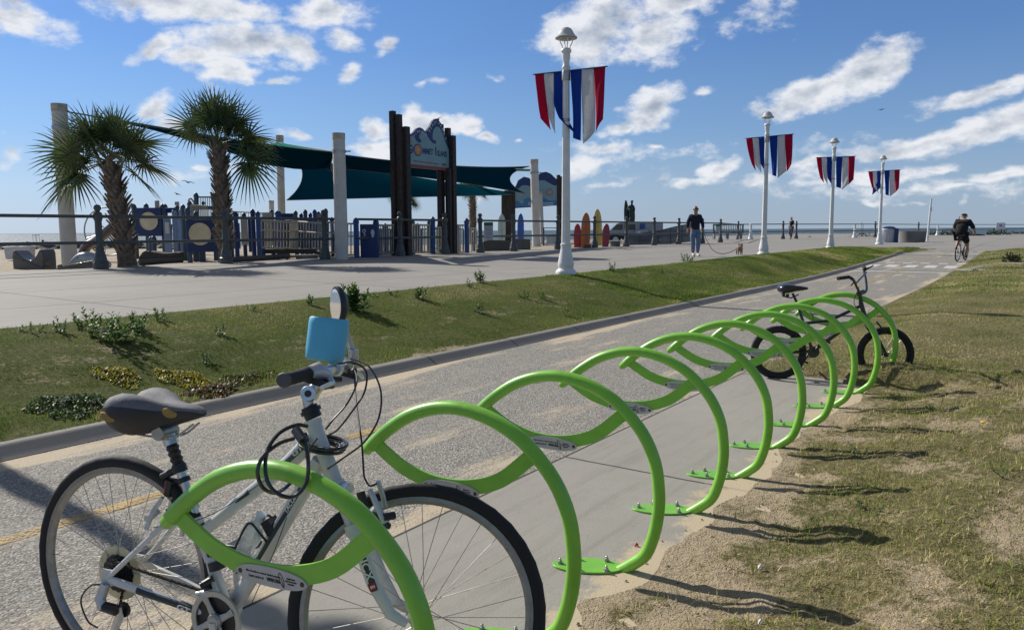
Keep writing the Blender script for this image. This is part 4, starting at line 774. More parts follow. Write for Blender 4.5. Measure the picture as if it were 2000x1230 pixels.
# ================================================================== LAMPS AND BANNERS
M_lamp = mk('white_lamp_paint', (.72, .72, .69), .42, ns=5, na=.06, coat=.2, dirt=.3)
def make_lamp():
    t = thing('street_lamp', 'x', 'street lamp')
    mb = MB(); pr = [(.225, 0), (.225, .06), (.205, .09), (.160, .13), (.172, .18), (.178, .225), (.172, .26), (.150, .38), (.122, .52), (.108, .60), (.118, .62), (.118, .66), (.09, .68)]
    vs = []; n = 32
    for r, z in pr:
        fl = .05 if .25 < z < .6 else 0
        for j in range(n): a = 2 * PI * j / n; q = r * (1 - fl * (j % 2)); vs.append((q * math.cos(a), q * math.sin(a), z))
    mb.add(vs, [(i * n + j, i * n + (j + 1) % n, (i + 1) * n + (j + 1) % n, (i + 1) * n + j) for i in range(len(pr) - 1) for j in range(n)]); mb.build('base', M_lamp, t, smooth=50)
    mb = MB(); mb.lathe([(.098, .66), (.093, 1.2), (.080, 3.2), (.072, 4.22)], 8, rot=PI / 8); pole = mb.build('pole', M_lamp, t, smooth=20)
    mb = MB(); mb.lathe([(.076, 3.25), (.084, 3.26), (.084, 3.31), (.076, 3.32)], 16); mb.tube([(.06, -.05, 3.28), (.14, -.06, 3.30)], .008, 6); mb.build('banner_clamp', M_steel, t)
    mb = MB(); mb.lathe([(.088, 4.10), (.092, 4.11), (.092, 4.28), (.088, 4.30)], 16); mb.build('banner_clamp', M_steel, t)
    mb = MB(); mb.lathe([(.070, 4.20), (.074, 4.33), (.092, 4.36), (.092, 4.38), (.066, 4.42), (.072, 4.50), (.088, 4.58), (.085, 4.66), (.110, 4.69), (.110, 4.73), (.085, 4.76), (.03, 4.78)], 20); mb.build('capital', M_lamp, t, smooth=40)
    for k in range(4):
        a = PI / 4 + k * PI / 2; c, s_ = math.cos(a), math.sin(a); mb = MB(); mb.tube(spline([(.08 * c, .08 * s_, 4.73), (.085 * c, .085 * s_, 4.80), (.125 * c, .125 * s_, 4.88), (.155 * c, .155 * s_, 4.98)], 4), .010, 8); mb.build('yoke', M_lamp, t)
    mb = MB(); mb.lathe([(.235, 4.965), (.235, 4.985), (.205, 5.01), (.170, 5.05), (.145, 5.10), (.110, 5.155), (.06, 5.185), (.01, 5.195)], 28); mb.lathe([(.20, 4.955), (.16, 4.96), (.16, 4.98), (.20, 4.975)], 28); mb.build('lamp_hood', mk('hood_paint', (.52, .53, .52), .4, ns=9), t, smooth=50)
    mb = MB(); mb.lathe([(.09, 4.93), (.12, 4.955), (.12, 4.96), (.02, 4.962)], 20); mb.build('lamp_lens', mk('lens', (.35, .36, .35), .3), t)
    return t
M_red = mat_cloth('banner_red', (.52, .014, .065), .42); M_wht = mat_cloth('banner_white', (.76, .76, .76), .42); M_blu = mat_cloth('banner_blue', (.014, .065, .38), .34)
M_tap = mk('banner_hem', (.03, .03, .03), .6)
def make_banner(side, tail=0, seed=1):
    """side -1: hangs from the left arm (seen from the path), +1: right arm"""
    t = thing('banner', 'x', 'banner'); rr_ = random.Random(seed)
    mb = MB(); mb.tube([(side * .07, 0, 0), (side * .90, 0, 0)], .013, 8); mb.build('banner_arm', M_dark, t)
    # per stripe: top u0,u1 ; bottom (u,v) at outer and inner edge
    if side < 0: ST_ = [(2, (.86, .60), (.60, .40), (.58, .93), (.42, 1.16)), (1, (.60, .33), (.40, .15), (.44, .92), (.20, 1.26)), (0, (.335, .09), (.12, .02), (.22, .95), (-.05 + tail * .0, 1.33))]
    else: ST_ = [(2, (.86, .60), (.86, .62), (.86, 1.02), (.66, 1.26)), (1, (.605, .345), (.64, .42), (.66, 1.24), (.40, 1.47)), (0, (.35, .09), (.36, .12), (.37, 1.41), (.17, 1.34))]
    for mi, (ua, ub), _, (ba, va), (bb_, vb) in ST_:
        mb = MB(); nu, nv = 7, 14; g = []
        for i in range(nv + 1):
            for j in range(nu + 1):
                fu = j / nu; top = ua + (ub - ua) * fu; bu = ba + (bb_ - ba) * fu; bv = va + (vb - va) * fu; f = i / nv
                u = top + (bu - top) * f ** 1.35; v = bv * f
                if tail and mi == 0: u += tail * max(0, f - .62) ** 1.3 * 1.5 * (1 + fu)
                w = .035 * math.sin(5.5 * top * 2 + 1.3 * seed + 2.2 * f) * (.3 + f) + .05 * f * math.sin(seed * 2.1 + f * 3) + (.10 * f * (fu - .5) if mi != 1 else 0)
                g.append((side * u, w, -v))
        W1 = nu + 1; mb.add(g, [(i * W1 + j, i * W1 + j + 1, (i + 1) * W1 + j + 1, (i + 1) * W1 + j) for i in range(nv) for j in range(nu)])
        o = mb.build('banner_stripe', [M_blu, M_wht, M_red][mi], t, smooth=80); sd = o.modifiers.new('s', 'SOLIDIFY'); sd.thickness = .002
    return t
LP = [(.30, 4.5, 0, 'street lamp beyond the left edge, whose banner shadow falls by the bicycle'), (11.81, 2.97, 1, 'nearest tall white street lamp in view with two banners, left of the walking man'), (25.6, 3.06, 2, 'second nearest white street lamp, right beside the small dog'), (35.3, 2.97, 3, 'third white street lamp from the left, standing alone on the verge edge'), (46.0, 2.72, 4, 'farthest white street lamp with banners, beside the litter bin')]
names_ = ['nearest', 'nearest', 'second', 'third', 'farthest']; lm0 = make_lamp(); bL = make_banner(-1, 0, 1); bR = make_banner(1, 0, 2)
for i, (s, t, k, lb) in enumerate(LP):
    x, y = Wd(s, t); z = .502 if s < 41 else float(zp(s) + (.5 - zp(s)) * sm(t / 3)) + .006
    l = lm0 if i == 0 else copy_tree(lm0); l.location = (x, y, z); l.rotation_euler = (0, 0, R(-35)); l.scale = (.96, .96, .96); tag(l, lb, 'street lamp', 'white street lamps along the path')
    for side, pb in ((-1, bL), (1, bR)):
        if i == 0: b = pb
        elif i in (1, 4) and side < 0: b = make_banner(-1, -.34 if i == 1 else .75, 3 + i)
        else: b = make_banner(side, 0, 11 + 3 * i + side)
        b.location = (x, y, z + 4.13); b.scale = (.87 if side < 0 else 1.03, 1, 1); b.rotation_euler = (0, R(1.2 * (1 if i % 2 else -.6)), R(-35 + (2 if i % 2 else -3)))
        wh = ['on the lamp beyond the left edge', 'on the nearest lamp in view', 'on the second lamp, above the dog', 'on the third lamp', 'on the farthest lamp'][i]
        tag(b, f"striped banner {wh}, {'left' if side < 0 else 'right'} arm" + (', blue tail twisted' if i in (1, 4) and side < 0 else ''), 'banner', 'red white and blue banners on the lamps')

# ================================================================== RAILING
M_rail = mk('grey_green_railing', (.072, .080, .075), .5, ns=9, na=.15, coat=.1, dirt=.1)
def post_mb(h=1.0):
    mb = MB(); pr = [(.165, 0), (.165, .15), (.140, .17), (.135, .24), (.120, .30), (.085, .42), (.095, .44), (.095, .47), (.080, .50), (.080, .56), (.092, .58), (.092, .64), (.080, .66), (.074, 1.08), (.088, 1.11), (.102, 1.17), (.102, 1.22), (.085, 1.27), (.045, 1.30), (.050, 1.315), (.076, 1.35), (.080, 1.39), (.064, 1.435), (.03, 1.455), (.005, 1.46)]
    return mb.lathe(pr, 16)
pm = post_mb().build('post', M_rail); post_me = pm.data; bpy.data.objects.remove(pm)
def add_post(parent, p):
    o = bpy.data.objects.new('post', post_me); COL.objects.link(o); o.parent = parent; o.location = p; o.rotation_euler = (0, 0, random.uniform(-.05, .05)); return o
def rail(parent, a, b, name='rail', r=.037, zs=(.60, 1.19)):
    for z in zs: mb = MB(); mb.tube([Vector(a) + Vector((0, 0, z)), Vector(b) + Vector((0, 0, z))], r, 12); mb.build(name, M_rail, parent)
FY = [17.6 - 2.55 * k for k in (3, 2, 1)] + [17.6, 20.2, 22.85, 25.4, 27.2]; FX = lambda y: -9.4 + .735 * (y - 17.6); zf_ = .60
FP = [Vector((FX(y), y, zf_)) for y in sorted(FY)]
f1 = thing('railing', 'grey post and rail fence along the boardwalk in front of the palms and playground', 'railing', (0, 0, 0))
for i, p in enumerate(FP):
    add_post(f1, p)
    if i and i != 6: rail(f1, FP[i - 1], p)
wp = atz(668, 22.7, .59)   # the sail mast stands in the line of the railing
rail(f1, FP[5], FP[5] + (FP[6] - FP[5]) * .18); rail(f1, FP[5] + (FP[6] - FP[5]) * .42, FP[6])
FP2 = [Vector((FX(y), y, zf_)) for y in (28.8, 30.5, 33.1, 35.6, 38.1, 40.6, 43.1, 45.8, 48.1)]
f2 = thing('railing', 'grey post and rail fence running from the playground entrance past the surfboards to the bench', 'railing', (0, 0, 0))
for i, p in enumerate(FP2):
    add_post(f2, p)
    if i: rail(f2, FP2[i - 1], p)
FP3 = [FP2[-1], Vector((18.2, 62, .6)), Vector((21.8, 62, .6)), Vector((23.6, 64, .6)), Vector((33.2, 70.5, .6)), Vector((43.2, 82, .6)), Vector((64, 101, .6)), Vector((90, 118, .6))]
f3 = thing('railing', 'far grey railing along the plaza edge with the sea behind it', 'railing', (0, 0, 0))
for i, p in enumerate(FP3):
    if i: add_post(f3, p); rail(f3, FP3[i - 1], p)

# ================================================================== PALMS
def mat_leafy(name, c0, c1, tr=.3, rough=.5):
    m, nt, b, o = newmat(name); g = NT(nt); c = g.obj(); n = g.noise(7, 4, .7, c); cc = g.mix(g.step(n, .3, .7), c0, c1); g.L.new(cc, b.inputs['Base Color']); b.inputs['Roughness'].default_value = rough
    t = nt.nodes.new('ShaderNodeBsdfTranslucent'); g.L.new(cc, t.inputs[0]); x = nt.nodes.new('ShaderNodeMixShader'); x.inputs[0].default_value = tr; g.L.new(b.outputs[0], x.inputs[1]); g.L.new(t.outputs[0], x.inputs[2]); g.L.new(x.outputs[0], o.inputs[0]); return m
M_frond = mat_leafy('palm_leaf', (.035, .070, .024), (.10, .135, .045), .28, .32); M_trunk = mk('palm_bark', (.15, .115, .085), .9, ns=12, na=.4, bump=.02); M_boot = mk('palm_boot', (.20, .155, .115), .85, ns=8, na=.35, bump=.008)
def fan(mb, base, d, size, droop, seed):
    r = random.Random(seed); d = d.normalized(); up = Vector((0, 0, 1)); side = d.cross(up); side = side.normalized() if side.length > .1 else Vector((1, 0, 0)); side = Matrix.Rotation(r.choice((-1, 1)) * r.uniform(.25, 1.35), 3, d) @ side; nrm = side.cross(d).normalized()
    pl = size * .74; pts = []
    for i in range(6): f = i / 5; pts.append(base + d * pl * f - up * droop * .25 * f * f * size)
    mb.m(1).tube(pts, [.020 * size, .016 * size, .013 * size, .012 * size, .011 * size, .010 * size], 5, cap=False); mb.m(0)
    tip_ = pts[-1]; d2 = (pts[-1] - pts[-2]).normalized(); nrm = side.cross(d2).normalized(); n = 30
    for k in range(n):
        a = R(-150 + 300 * k / (n - 1)) ; ln = size * (.60 + .22 * math.cos(a * .62)) * r.uniform(.88, 1.08) * (.75 if abs(a) > 2.2 else 1)
        v = (d2 * math.cos(a) + side * math.sin(a)).normalized(); v = (v - nrm * (.30 * abs(math.sin(a)) - .12) * -1).normalized()
        w = .0175 * size; wv = v.cross(nrm).normalized(); q0 = tip_; pr_ = []
        for i in range(5):
            f = i / 4; p = q0 + v * ln * f - up * (droop * .14 + .05) * size * f ** 2.6 * (1 + .5 * abs(math.sin(a))) ; p += wv * r.uniform(-.006, .006) * size
            ww = w * (.35, 1.25, 1.2, .7, .05)[i]; pr_.append((p - wv * ww, p + nrm * ww * .5 * (-1) + wv * 0, p + wv * ww))
        vs = [x for t3 in pr_ for x in t3]; mb.add(vs, [(i * 3 + j, i * 3 + j + 1, i * 3 + j + 4, i * 3 + j + 3) for i in range(4) for j in range(2)])
def make_palm(label, base, top, r0, r1, fr, sz, seed, boots=150, group=None, name='palm_tree', bl=1):
    r = random.Random(seed); t = thing(name, label, 'palm tree', base, group=group); top = Vector(top) - Vector(base); h = top.length
    ax = [Vector((top.x * f ** 1.4, top.y * f, top.z * f)) for f in np.linspace(0, 1, 14)]; rad = [r0 + (r1 - r0) * f for f in np.linspace(0, 1, 14)]; rad[0] *= 1.1
    mb = MB(); mb.m(0).tube(ax, rad, 20); mb.m(1)
    for i in range(boots):
        f = .10 + .88 * i / boots; a = i * 2.399963; idx = f * 13; i0 = int(idx); c = ax[i0].lerp(ax[min(13, i0 + 1)], idx - i0); rr = (r0 + (r1 - r0) * f); u = Vector((math.cos(a), math.sin(a), 0)); tn = Vector((-u.y, u.x, 0))
        sgn = 1 if i % 2 else -1; L = r.uniform(.20, .30) * bl * (1 + .3 * f); p0 = c + u * rr * .86; dr = (Vector((0, 0, 1)) * .88 + u * r.uniform(.22, .42) + tn * sgn * .42).normalized()
        w0 = r.uniform(.040, .060) * bl; p1 = p0 + dr * L * .5; p2 = p0 + dr * L + u * .035 * bl
        mb.tube([p0, p1, p2], [w0, w0 * .8, w0 * r.uniform(.4, .62)], 6, flat=(1, .38), upv=tn)
    mb.build('trunk', [M_trunk, M_boot], t, smooth=40)
    mb = MB()
    for i, (az, el, ln) in enumerate(fr):
        d = Vector((math.cos(R(az)) * math.cos(R(el)), math.sin(R(az)) * math.cos(R(el)), math.sin(R(el)))); fan(mb, top + Vector((0, 0, .05)) - Vector((0, 0, .0)), d, sz * ln, .15 + .9 * max(0, (50 - el) / 90), seed * 100 + i)
    mb.build('crown', [M_frond, mk('petiole', (.10, .14, .045), .5)], t, smooth=0); return t
def fr_rand(n, seed, lo=-25, hi=82):
    r = random.Random(seed); return [((i * 137.5 + r.uniform(-15, 15)) % 360, lo + (hi - lo) * ((i + .5) / n) ** .85, r.uniform(.85, 1.1)) for i in range(n)]
pb1 = atz(250, 19.2, .55); pt1 = atz(226, 19.0, .55); pt1.z = 3.08
f_1 = [(180, 25, 1.25), (175, -4, 1.2), (190, 48, 1.1), (170, 62, 1.0), (192, -14, 1.25), (160, 8, 1.15), (150, 40, 1.05), (210, 20, 1.15), (0, 35, 1.15), (5, 8, 1.1), (350, -12, .95), (20, 52, 1.0), (330, 30, 1.1), (310, 58, 1.0), (250, 50, 1.0), (90, 60, 1.1), (60, 40, 1.0), (110, 30, 1.0), (300, 25, .8), (40, 75, 1.05), (140, 75, 1.05), (215, 65, 1.05), (325, 78, 1.0)]
make_palm('bushy cabbage palm with a leaning shaggy trunk, left of the two big palms', tuple(pb1), tuple(pt1), .225, .165, f_1, 1.0, 3, 170)
pb2 = atz(441, 21.2, .55); pt2 = atz(437, 21.2, .55); pt2.z = 3.72
f_2 = [(185, 42, 1.05), (180, 62, 1.1), (170, 25, .85), (200, 78, 1.0), (5, 50, 1.0), (0, 22, 1.15), (355, -2, 1.15), (348, -16, 1.2), (15, 10, 1.0), (330, 40, .95), (270, 62, .95), (90, 55, 1.0), (60, 70, 1.0), (300, 80, 1.05), (120, 78, 1.05), (230, 60, .9), (20, 72, 1.05), (160, 80, 1.1), (315, 25, .8)]
make_palm('taller cabbage palm with a straight criss-cross trunk, right of the two big palms', tuple(pb2), tuple(pt2), .185, .155, f_2, 1.04, 5, 190)
b3 = atz(790, 75, -.6); t3 = Vector((b3.x, 75, 4.25)); make_palm('small far palm whose crown shows behind the dark sign posts', tuple(b3), tuple(t3), .2, .18, fr_rand(18, 2, 0, 80), 1.15, 8, 40, bl=1.4)
b4 = atz(924, 52, .3); t4 = Vector((b4.x, 52, 3.95)); make_palm('slender palm behind the shade sail, right of the first sign', tuple(b4), tuple(t4), .26, .20, fr_rand(18, 4, -5, 80), .95, 9, 110)

# ================================================================== MASTS AND SHADE SAILS
M_mast = mk('cream_mast_paint', (.56, .54, .48), .55, ns=4, na=.07, dirt=.25); M_rust = mk('weathered_cap', (.46, .42, .34), .8, ns=8, na=.3)
def mast(u_b, u_t, Y, zb, v_top, r, label, ring=True, group='cream masts of the shade sails'):
    b = atz(u_b, Y, zb); tp = at(u_t, v_top, Y); t = thing('mast', label, 'mast', tuple(b), group=group); ax = tp - b
    mb = MB(); mb.tube([(0, 0, 0), ax * .5, ax], [r * 1.02, r, r * .97], 24); mb.build('pole', M_mast, t)
    mb = MB(); mb.tube([ax * .955, ax * 1.002], [r * 1.015, r * 1.015], 24); mb.build('cap', M_rust, t)
    if ring: mb = MB(); f = .86; mb.tube([ax * (f - .01), ax * (f + .012)], [r * 1.09] * 2, 24); mb.tube([ax * f + Vector((r, 0, 0)), ax * f + Vector((r + .16, -.02, .0))], .02, 8); mb.build('bracket', M_steel, t)
    return b, tp
mast(137, 115, 20.4, .5, 204, .19, 'leftmost cream mast, standing behind the bushy palm')
mast(552, 546, 35, .4, 265, .17, 'cream mast carrying the teal sail corner, just right of the taller palm')
mast(668, 661, 22.7, .595, 261, .185, 'thick cream mast standing in line with the railing, left of the dark sign')
mast(1048, 1043, 41, .3, 312, .22, 'cream mast in front of the far wave sign, holding the sail\'s right corner')
mast(1060, 1056, 50, .3, 375, .12, 'thin cream mast just right of the mast before the far wave sign', False)
mast(532, 530, 48, .3, 392, .16, 'short far cream mast left of the teal sail', False)
def mat_sail(name, c):
    m, nt, b, o = newmat(name); g = NT(nt); co_ = g.obj(); n = g.noise(1.2, 4, .6, co_); n2 = g.noise(140, 1, .5, co_)
    cc = g.mix(n, tuple(x * .75 for x in c), c); g.L.new(cc, b.inputs['Base Color']); b.inputs['Roughness'].default_value = .8; b.inputs['Specular IOR Level'].default_value = 0.0
    t = nt.nodes.new('ShaderNodeBsdfTranslucent'); g.L.new(g.mix(.0, tuple(x * 1.4 for x in c), c), t.inputs[0]); x = nt.nodes.new('ShaderNodeMixShader'); x.inputs[0].default_value = .07; g.L.new(b.outputs[0], x.inputs[1]); g.L.new(t.outputs[0], x.inputs[2]); g.L.new(x.outputs[0], o.inputs[0]); return m
M_sail = mat_sail('navy_teal_sail', (.0018, .022, .042)); M_sail2 = mat_sail('sunlit_green_sail', (.02, .26, .22)); M_rope = mk('webbing', (.07, .10, .09), .7)
def sail(label, C4, sag, mat, n=16, lift=0, straight=()):
    P = [Vector(p) for p in C4]; cen = sum(P, Vector()) / len(P); t = thing('shade_sail', label, 'shade sail', tuple(cen)); mb = MB(); g = []
    def edge(a, b, k): return lambda f: a.lerp(b, f) + (cen - (a + b) / 2) * (4 * f * (1 - f) * (0 if k in straight else sag[k]))
    e = [edge(P[i], P[(i + 1) % 4], i) for i in range(4)]
    for i in range(n + 1):
        for j in range(n + 1):
            u = i / n; v = j / n   # Coons patch
            p = (1 - v) * e[0](u) + v * e[2](1 - u) + (1 - u) * e[3](1 - v) + u * e[1](v) - ((1 - u) * (1 - v) * P[0] + u * (1 - v) * P[1] + u * v * P[2] + (1 - u) * v * P[3])
            p += Vector((0, 0, lift * 16 * u * (1 - u) * v * (1 - v))); g.append(p - cen)
    W1 = n + 1; mb.add(g, [(i * W1 + j, i * W1 + j + 1, (i + 1) * W1 + j + 1, (i + 1) * W1 + j) for i in range(n) for j in range(n)]); mb.build('canvas', mat, t, smooth=80)
    for k in range(4): mb = MB(); mb.tube([e[k](f) - cen for f in np.linspace(0, 1, 18)], .018, 6); mb.build('edge_rope', M_rope, t)
    return t
A_ = at
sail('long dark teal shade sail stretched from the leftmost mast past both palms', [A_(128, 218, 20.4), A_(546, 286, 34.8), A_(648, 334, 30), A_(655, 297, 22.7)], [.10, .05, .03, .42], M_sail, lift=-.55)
sail('small sunlit green corner of a shade sail beside the taller palm', [A_(515, 282, 37), A_(546, 279, 34.5), A_(648, 296, 24), A_(560, 292, 30)], [.08, .06, .05, .08], M_sail2)  # sunlight on this corner is put into its lighter green colour
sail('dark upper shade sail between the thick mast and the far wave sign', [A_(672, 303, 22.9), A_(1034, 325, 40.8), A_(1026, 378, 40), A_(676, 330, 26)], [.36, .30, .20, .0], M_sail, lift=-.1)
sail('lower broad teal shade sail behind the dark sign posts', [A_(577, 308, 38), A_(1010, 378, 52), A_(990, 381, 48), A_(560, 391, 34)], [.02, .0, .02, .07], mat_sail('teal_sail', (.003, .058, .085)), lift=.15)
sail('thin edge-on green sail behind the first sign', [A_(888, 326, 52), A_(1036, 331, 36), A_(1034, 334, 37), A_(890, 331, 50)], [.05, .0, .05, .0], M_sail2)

# ================================================================== SIGNS
M_post = mk('dark_timber', (.035, .028, .024), .7, ns=10, na=.4); M_post2 = mk('brown_timber', (.048, .032, .026), .7, ns=10, na=.3)
M_sgn = mk('sign_pale_blue', (.20, .34, .37), .5, ns=3, na=.06); M_sgb = mk('sign_navy', (.012, .035, .14), .45, ns=3); M_sgo = mk('sign_orange', (.50, .22, .08), .5); M_sgr = mk('sign_red', (.22, .045, .03), .5); M_sgw = mk('sign_white', (.60, .62, .64), .5); M_sgm = mk('sign_mid_blue', (.05, .20, .38), .5)
a1 = atz(790, 25.95, .56); a2 = atz(874, 27.85, .56); dx = a2 - a1; Ls = dx.length; rz = math.atan2(dx.y, dx.x)
sg = thing('entrance_sign', 'tall playground sign with wave topped pale board and orange ball, on dark posts', 'sign', tuple(a1), rz)
def spost(x, y, h, w, m): mb = MB(); mb.box((x, y, h / 2), (w, w, h)); mb.build('post', m, sg, bevel=.006)
spost(-.26, .16, 4.78, .17, M_post); spost(-.18, -.04, 4.66, .17, M_post2); spost(.02, -.16, 4.28, .20, M_post); spost(.02, .17, 4.25, .17, M_post)
spost(Ls - .10, .18, 4.62, .2, M_post); spost(Ls + .14, .02, 4.50, .17, M_post2); spost(Ls + .15, -.18, 4.22, .19, M_post); spost(Ls - .06, -.18, 3.05, .12, M_post)
def SG(u, v): return Vector((u, 0, v))
zb = 2.98; x0, x1 = .10, Ls + .06; Wn = x1 - x0
top = [(0, 1.16), (.05, 1.12), (.11, 1.13), (.17, 1.22), (.24, 1.36), (.31, 1.42), (.38, 1.38), (.43, 1.30), (.47, 1.34), (.54, 1.52), (.61, 1.72), (.68, 1.82), (.745, 1.80), (.81, 1.68), (.88, 1.40), (.94, 1.16), (1.0, .98)]
outline = [(x0, zb), (x1, zb)] + [(x0 + Wn * f, zb + h * .96) for f, h in reversed(top)]
mb = MB(); mb.prism(outline, -.045, .045, lambda u, v, w: (u, w - .06, v)); pan = mb.build('board', M_sgb, sg, smooth=30)
inn = [(0, .0), (1, .0), (1, .70), (.95, .86), (.90, 1.04), (.84, 1.30), (.77, 1.48), (.70, 1.50), (.63, 1.38), (.60, 1.20), (.595, 1.06), (.62, .98), (.67, .98), (.685, .90), (.655, .84), (.60, .86), (.52, .98), (.46, 1.12), (.40, 1.22), (.34, 1.22), (.29, 1.12), (.275, 1.0), (.30, .95), (.33, .93), (.315, .83), (.26, .80), (.21, .86), (.17, .98), (.12, 1.04), (.0, .92)]
mb = MB(); mb.prism([(x0 + Wn * (.015 + .97 * f), zb + .10 + h * .92) for f, h in inn], -.111, -.1055, lambda u, v, w: (u, w, v)); mb.build('wave_panel', M_sgn, pan, smooth=0)
mb = MB(); mb.box((x0 + Wn / 2, -.112, zb + .055), (Wn * .985, .012, .10)); mb.build('lower_band', M_sgr, pan)
cx = x0 + Wn * .245; cz = zb + .10 + .50
mb = MB(); mb.lathe([(.205, -.112), (.205, -.118), (.01, -.118)], 40, (cx, 0, cz), 'y'); ob = mb.build('ball_ring', M_sgb, pan); mb = MB(); mb.lathe([(.165, -.118), (.165, -.122), (.01, -.122)], 36, (cx, 0, cz), 'y'); mb.build('ball', M_sgo, ob)
st5 = []; 
for k in range(10): a = PI / 2 + k * PI / 5; r_ = .10 if k % 2 == 0 else .045; st5.append((cx + r_ * math.cos(a), cz + r_ * math.sin(a)))
mb = MB(); mb.prism(st5, -.125, -.122, lambda u, v, w: (u, w, v)); mb.build('ball_mark', mk('sign_amber', (.55, .30, .10), .5), ob, smooth=0)
def stx(s, size, x, z, m, sx=1, bold=.004, ang=0, shear=0): return text(s, size, m, pan, 'sign_lettering', (x, -.1135, z), (PI / 2, -ang, 0), ext=.002, sx=sx, bold=bold, shear=shear)
stx('G', .40, x0 + Wn * .075, cz - .02, M_sgb, .85, .012); stx('r', .30, x0 + Wn * .145, cz + .02, M_sgb, .7, .010); stx('MMET', .27, x0 + Wn * .475, cz - .02, M_sgb, .78, .010); stx('I', .40, x0 + Wn * .665, cz + .02, M_sgb, 1, .010); stx('SLAND', .26, x0 + Wn * .82, cz - .04, M_sgb, .66, .010)
stx("JT's", .10, x0 + Wn * .085, cz + .25, M_sgo, .9, .002); stx('BEACH PARK & PLAYGROUND FOR EVERY', .082, x0 + Wn * .44, zb + .205, mk('sign_brown', (.30, .12, .06), .5), .84, .001, -.02); stx('BODY', .10, x0 + Wn * .86, zb + .195, M_ink, .9, .003)
arc = 'VIRGINIA BEACH PARKS'; 
for i, ch in enumerate(arc):
    f = .17 + .74 * i / (len(arc) - 1); hs = np.interp(f, [q[0] for q in top], [q[1] for q in top]) * .96; sl_ = (np.interp(f + .02, [q[0] for q in top], [q[1] for q in top]) - np.interp(f - .02, [q[0] for q in top], [q[1] for q in top])) * .96 / (.04 * Wn)
    if ch != ' ': stx(ch, .125, x0 + Wn * f, zb + hs - .115, M_sgw, .9, .002, math.atan(sl_) * .8)
# far sign
c1 = atz(1000, 50, -.1); c2 = atz(1090, 50.5, -.1); d2 = c2 - c1; L2_ = d2.length
s2 = thing('entrance_sign', 'far wave shaped blue and pale sign with an orange sun, between brown posts', 'sign', tuple(c1), math.atan2(d2.y, d2.x))
zt = lambda v: at(1040, v, 50).z + .1
for x, h, w, m in ((-.55, zt(374), .22, M_post2), (-.38, zt(372), .2, M_post), (-.12, zt(370), .26, M_post2), (.12, zt(372), .2, M_post), (L2_ + .02, zt(341), .22, M_post), (L2_ + .25, zt(344), .2, M_post2)): mb = MB(); mb.box((x, 0, h / 2), (w, w, h)); mb.build('post', m, s2, bevel=.008)
def wv_(lst, y0, y1, m, nm, par): mb = MB(); mb.prism([(L2_ * f, zt(v)) for f, v in lst], y0, y1, lambda u, v, w: (u, w, v)); return mb.build(nm, m, par, smooth=30)
topw = [(1.0, 352), (.92, 346), (.84, 339), (.74, 335), (.62, 337), (.52, 346), (.45, 352), (.36, 347), (.26, 345), (.14, 352), (.04, 372), (0, 382)]
bd = wv_([(0, 407), (1, 401)] + topw, -.05, .05, M_sgb, 'board', s2)
wv_([(.0, 404), (.0, 386), (.10, 372), (.22, 362), (.34, 362), (.45, 366), (.52, 358), (.60, 352), (.70, 352), (.80, 357), (.90, 362), (1, 361), (1, 399)], -.062, -.054, M_sgn, 'wave_panel', bd)
wv_([(0, 405), (0, 394), (.12, 392), (.20, 398), (.26, 397), (.24, 390), (.34, 386), (.46, 389), (.60, 383), (.72, 388), (.85, 392), (1, 391), (1, 400)], -.070, -.064, M_sgm, 'wave_panel', bd)
cc_ = at(1073, 375, 50); q = Vector((L2_ * .81, 0, cc_.z + .1)); mb = MB(); mb.lathe([(.22, -.072), (.22, -.078), (.01, -.078)], 32, q, 'y'); o_ = mb.build('sun_ring', M_sgm, bd); mb = MB(); mb.lathe([(.17, -.078), (.17, -.084), (.01, -.084)], 30, q, 'y'); mb.build('sun', mk('sign_coral', (.50, .22, .14), .5), o_)
for v in (396.5, 399.5): mb = MB(); mb.box((L2_ * .62, -.0745, zt(v)), (L2_ * .55, .006, .045)); mb.build('sign_lettering', M_sgw, bd)

# small notice boards on the railing
M_note = mk('notice_white', (.50, .50, .50), .5, ns=40, na=.05); M_noteg = mk('notice_green', (.02, .14, .07), .5)
def notice(u, Y, v0, v1, w, label):
    a = at(u, v0, Y); b = at(u, v1, Y); t = thing('notice_board', label, 'notice board', (a.x, a.y, b.z)); h = a.z - b.z; mb = MB(); mb.box((0, 0, h * .4), (w, .02, h * .8)); o = mb.build('notice', M_note, t, bevel=.003); mb = MB(); mb.box((0, 0, h * .9), (w, .022, h * .2)); mb.build('header', M_noteg, t, bevel=.003)
    for k in range(9): mb = MB(); mb.box((0, -.0115, h * (.72 - .075 * k)), (w * (.72 if k % 3 else .55), .002, h * .018)); mb.build('notice_lines', mk('notice_ink', (.12, .12, .13), .6), o)
notice(954, 28.6, 434, 469, .34, 'white rules notice with a green header, beside the playground entrance gap'); notice(1402.5, 47.7, 438, 459, .27, 'small white notice with a green header on the post by the bench')

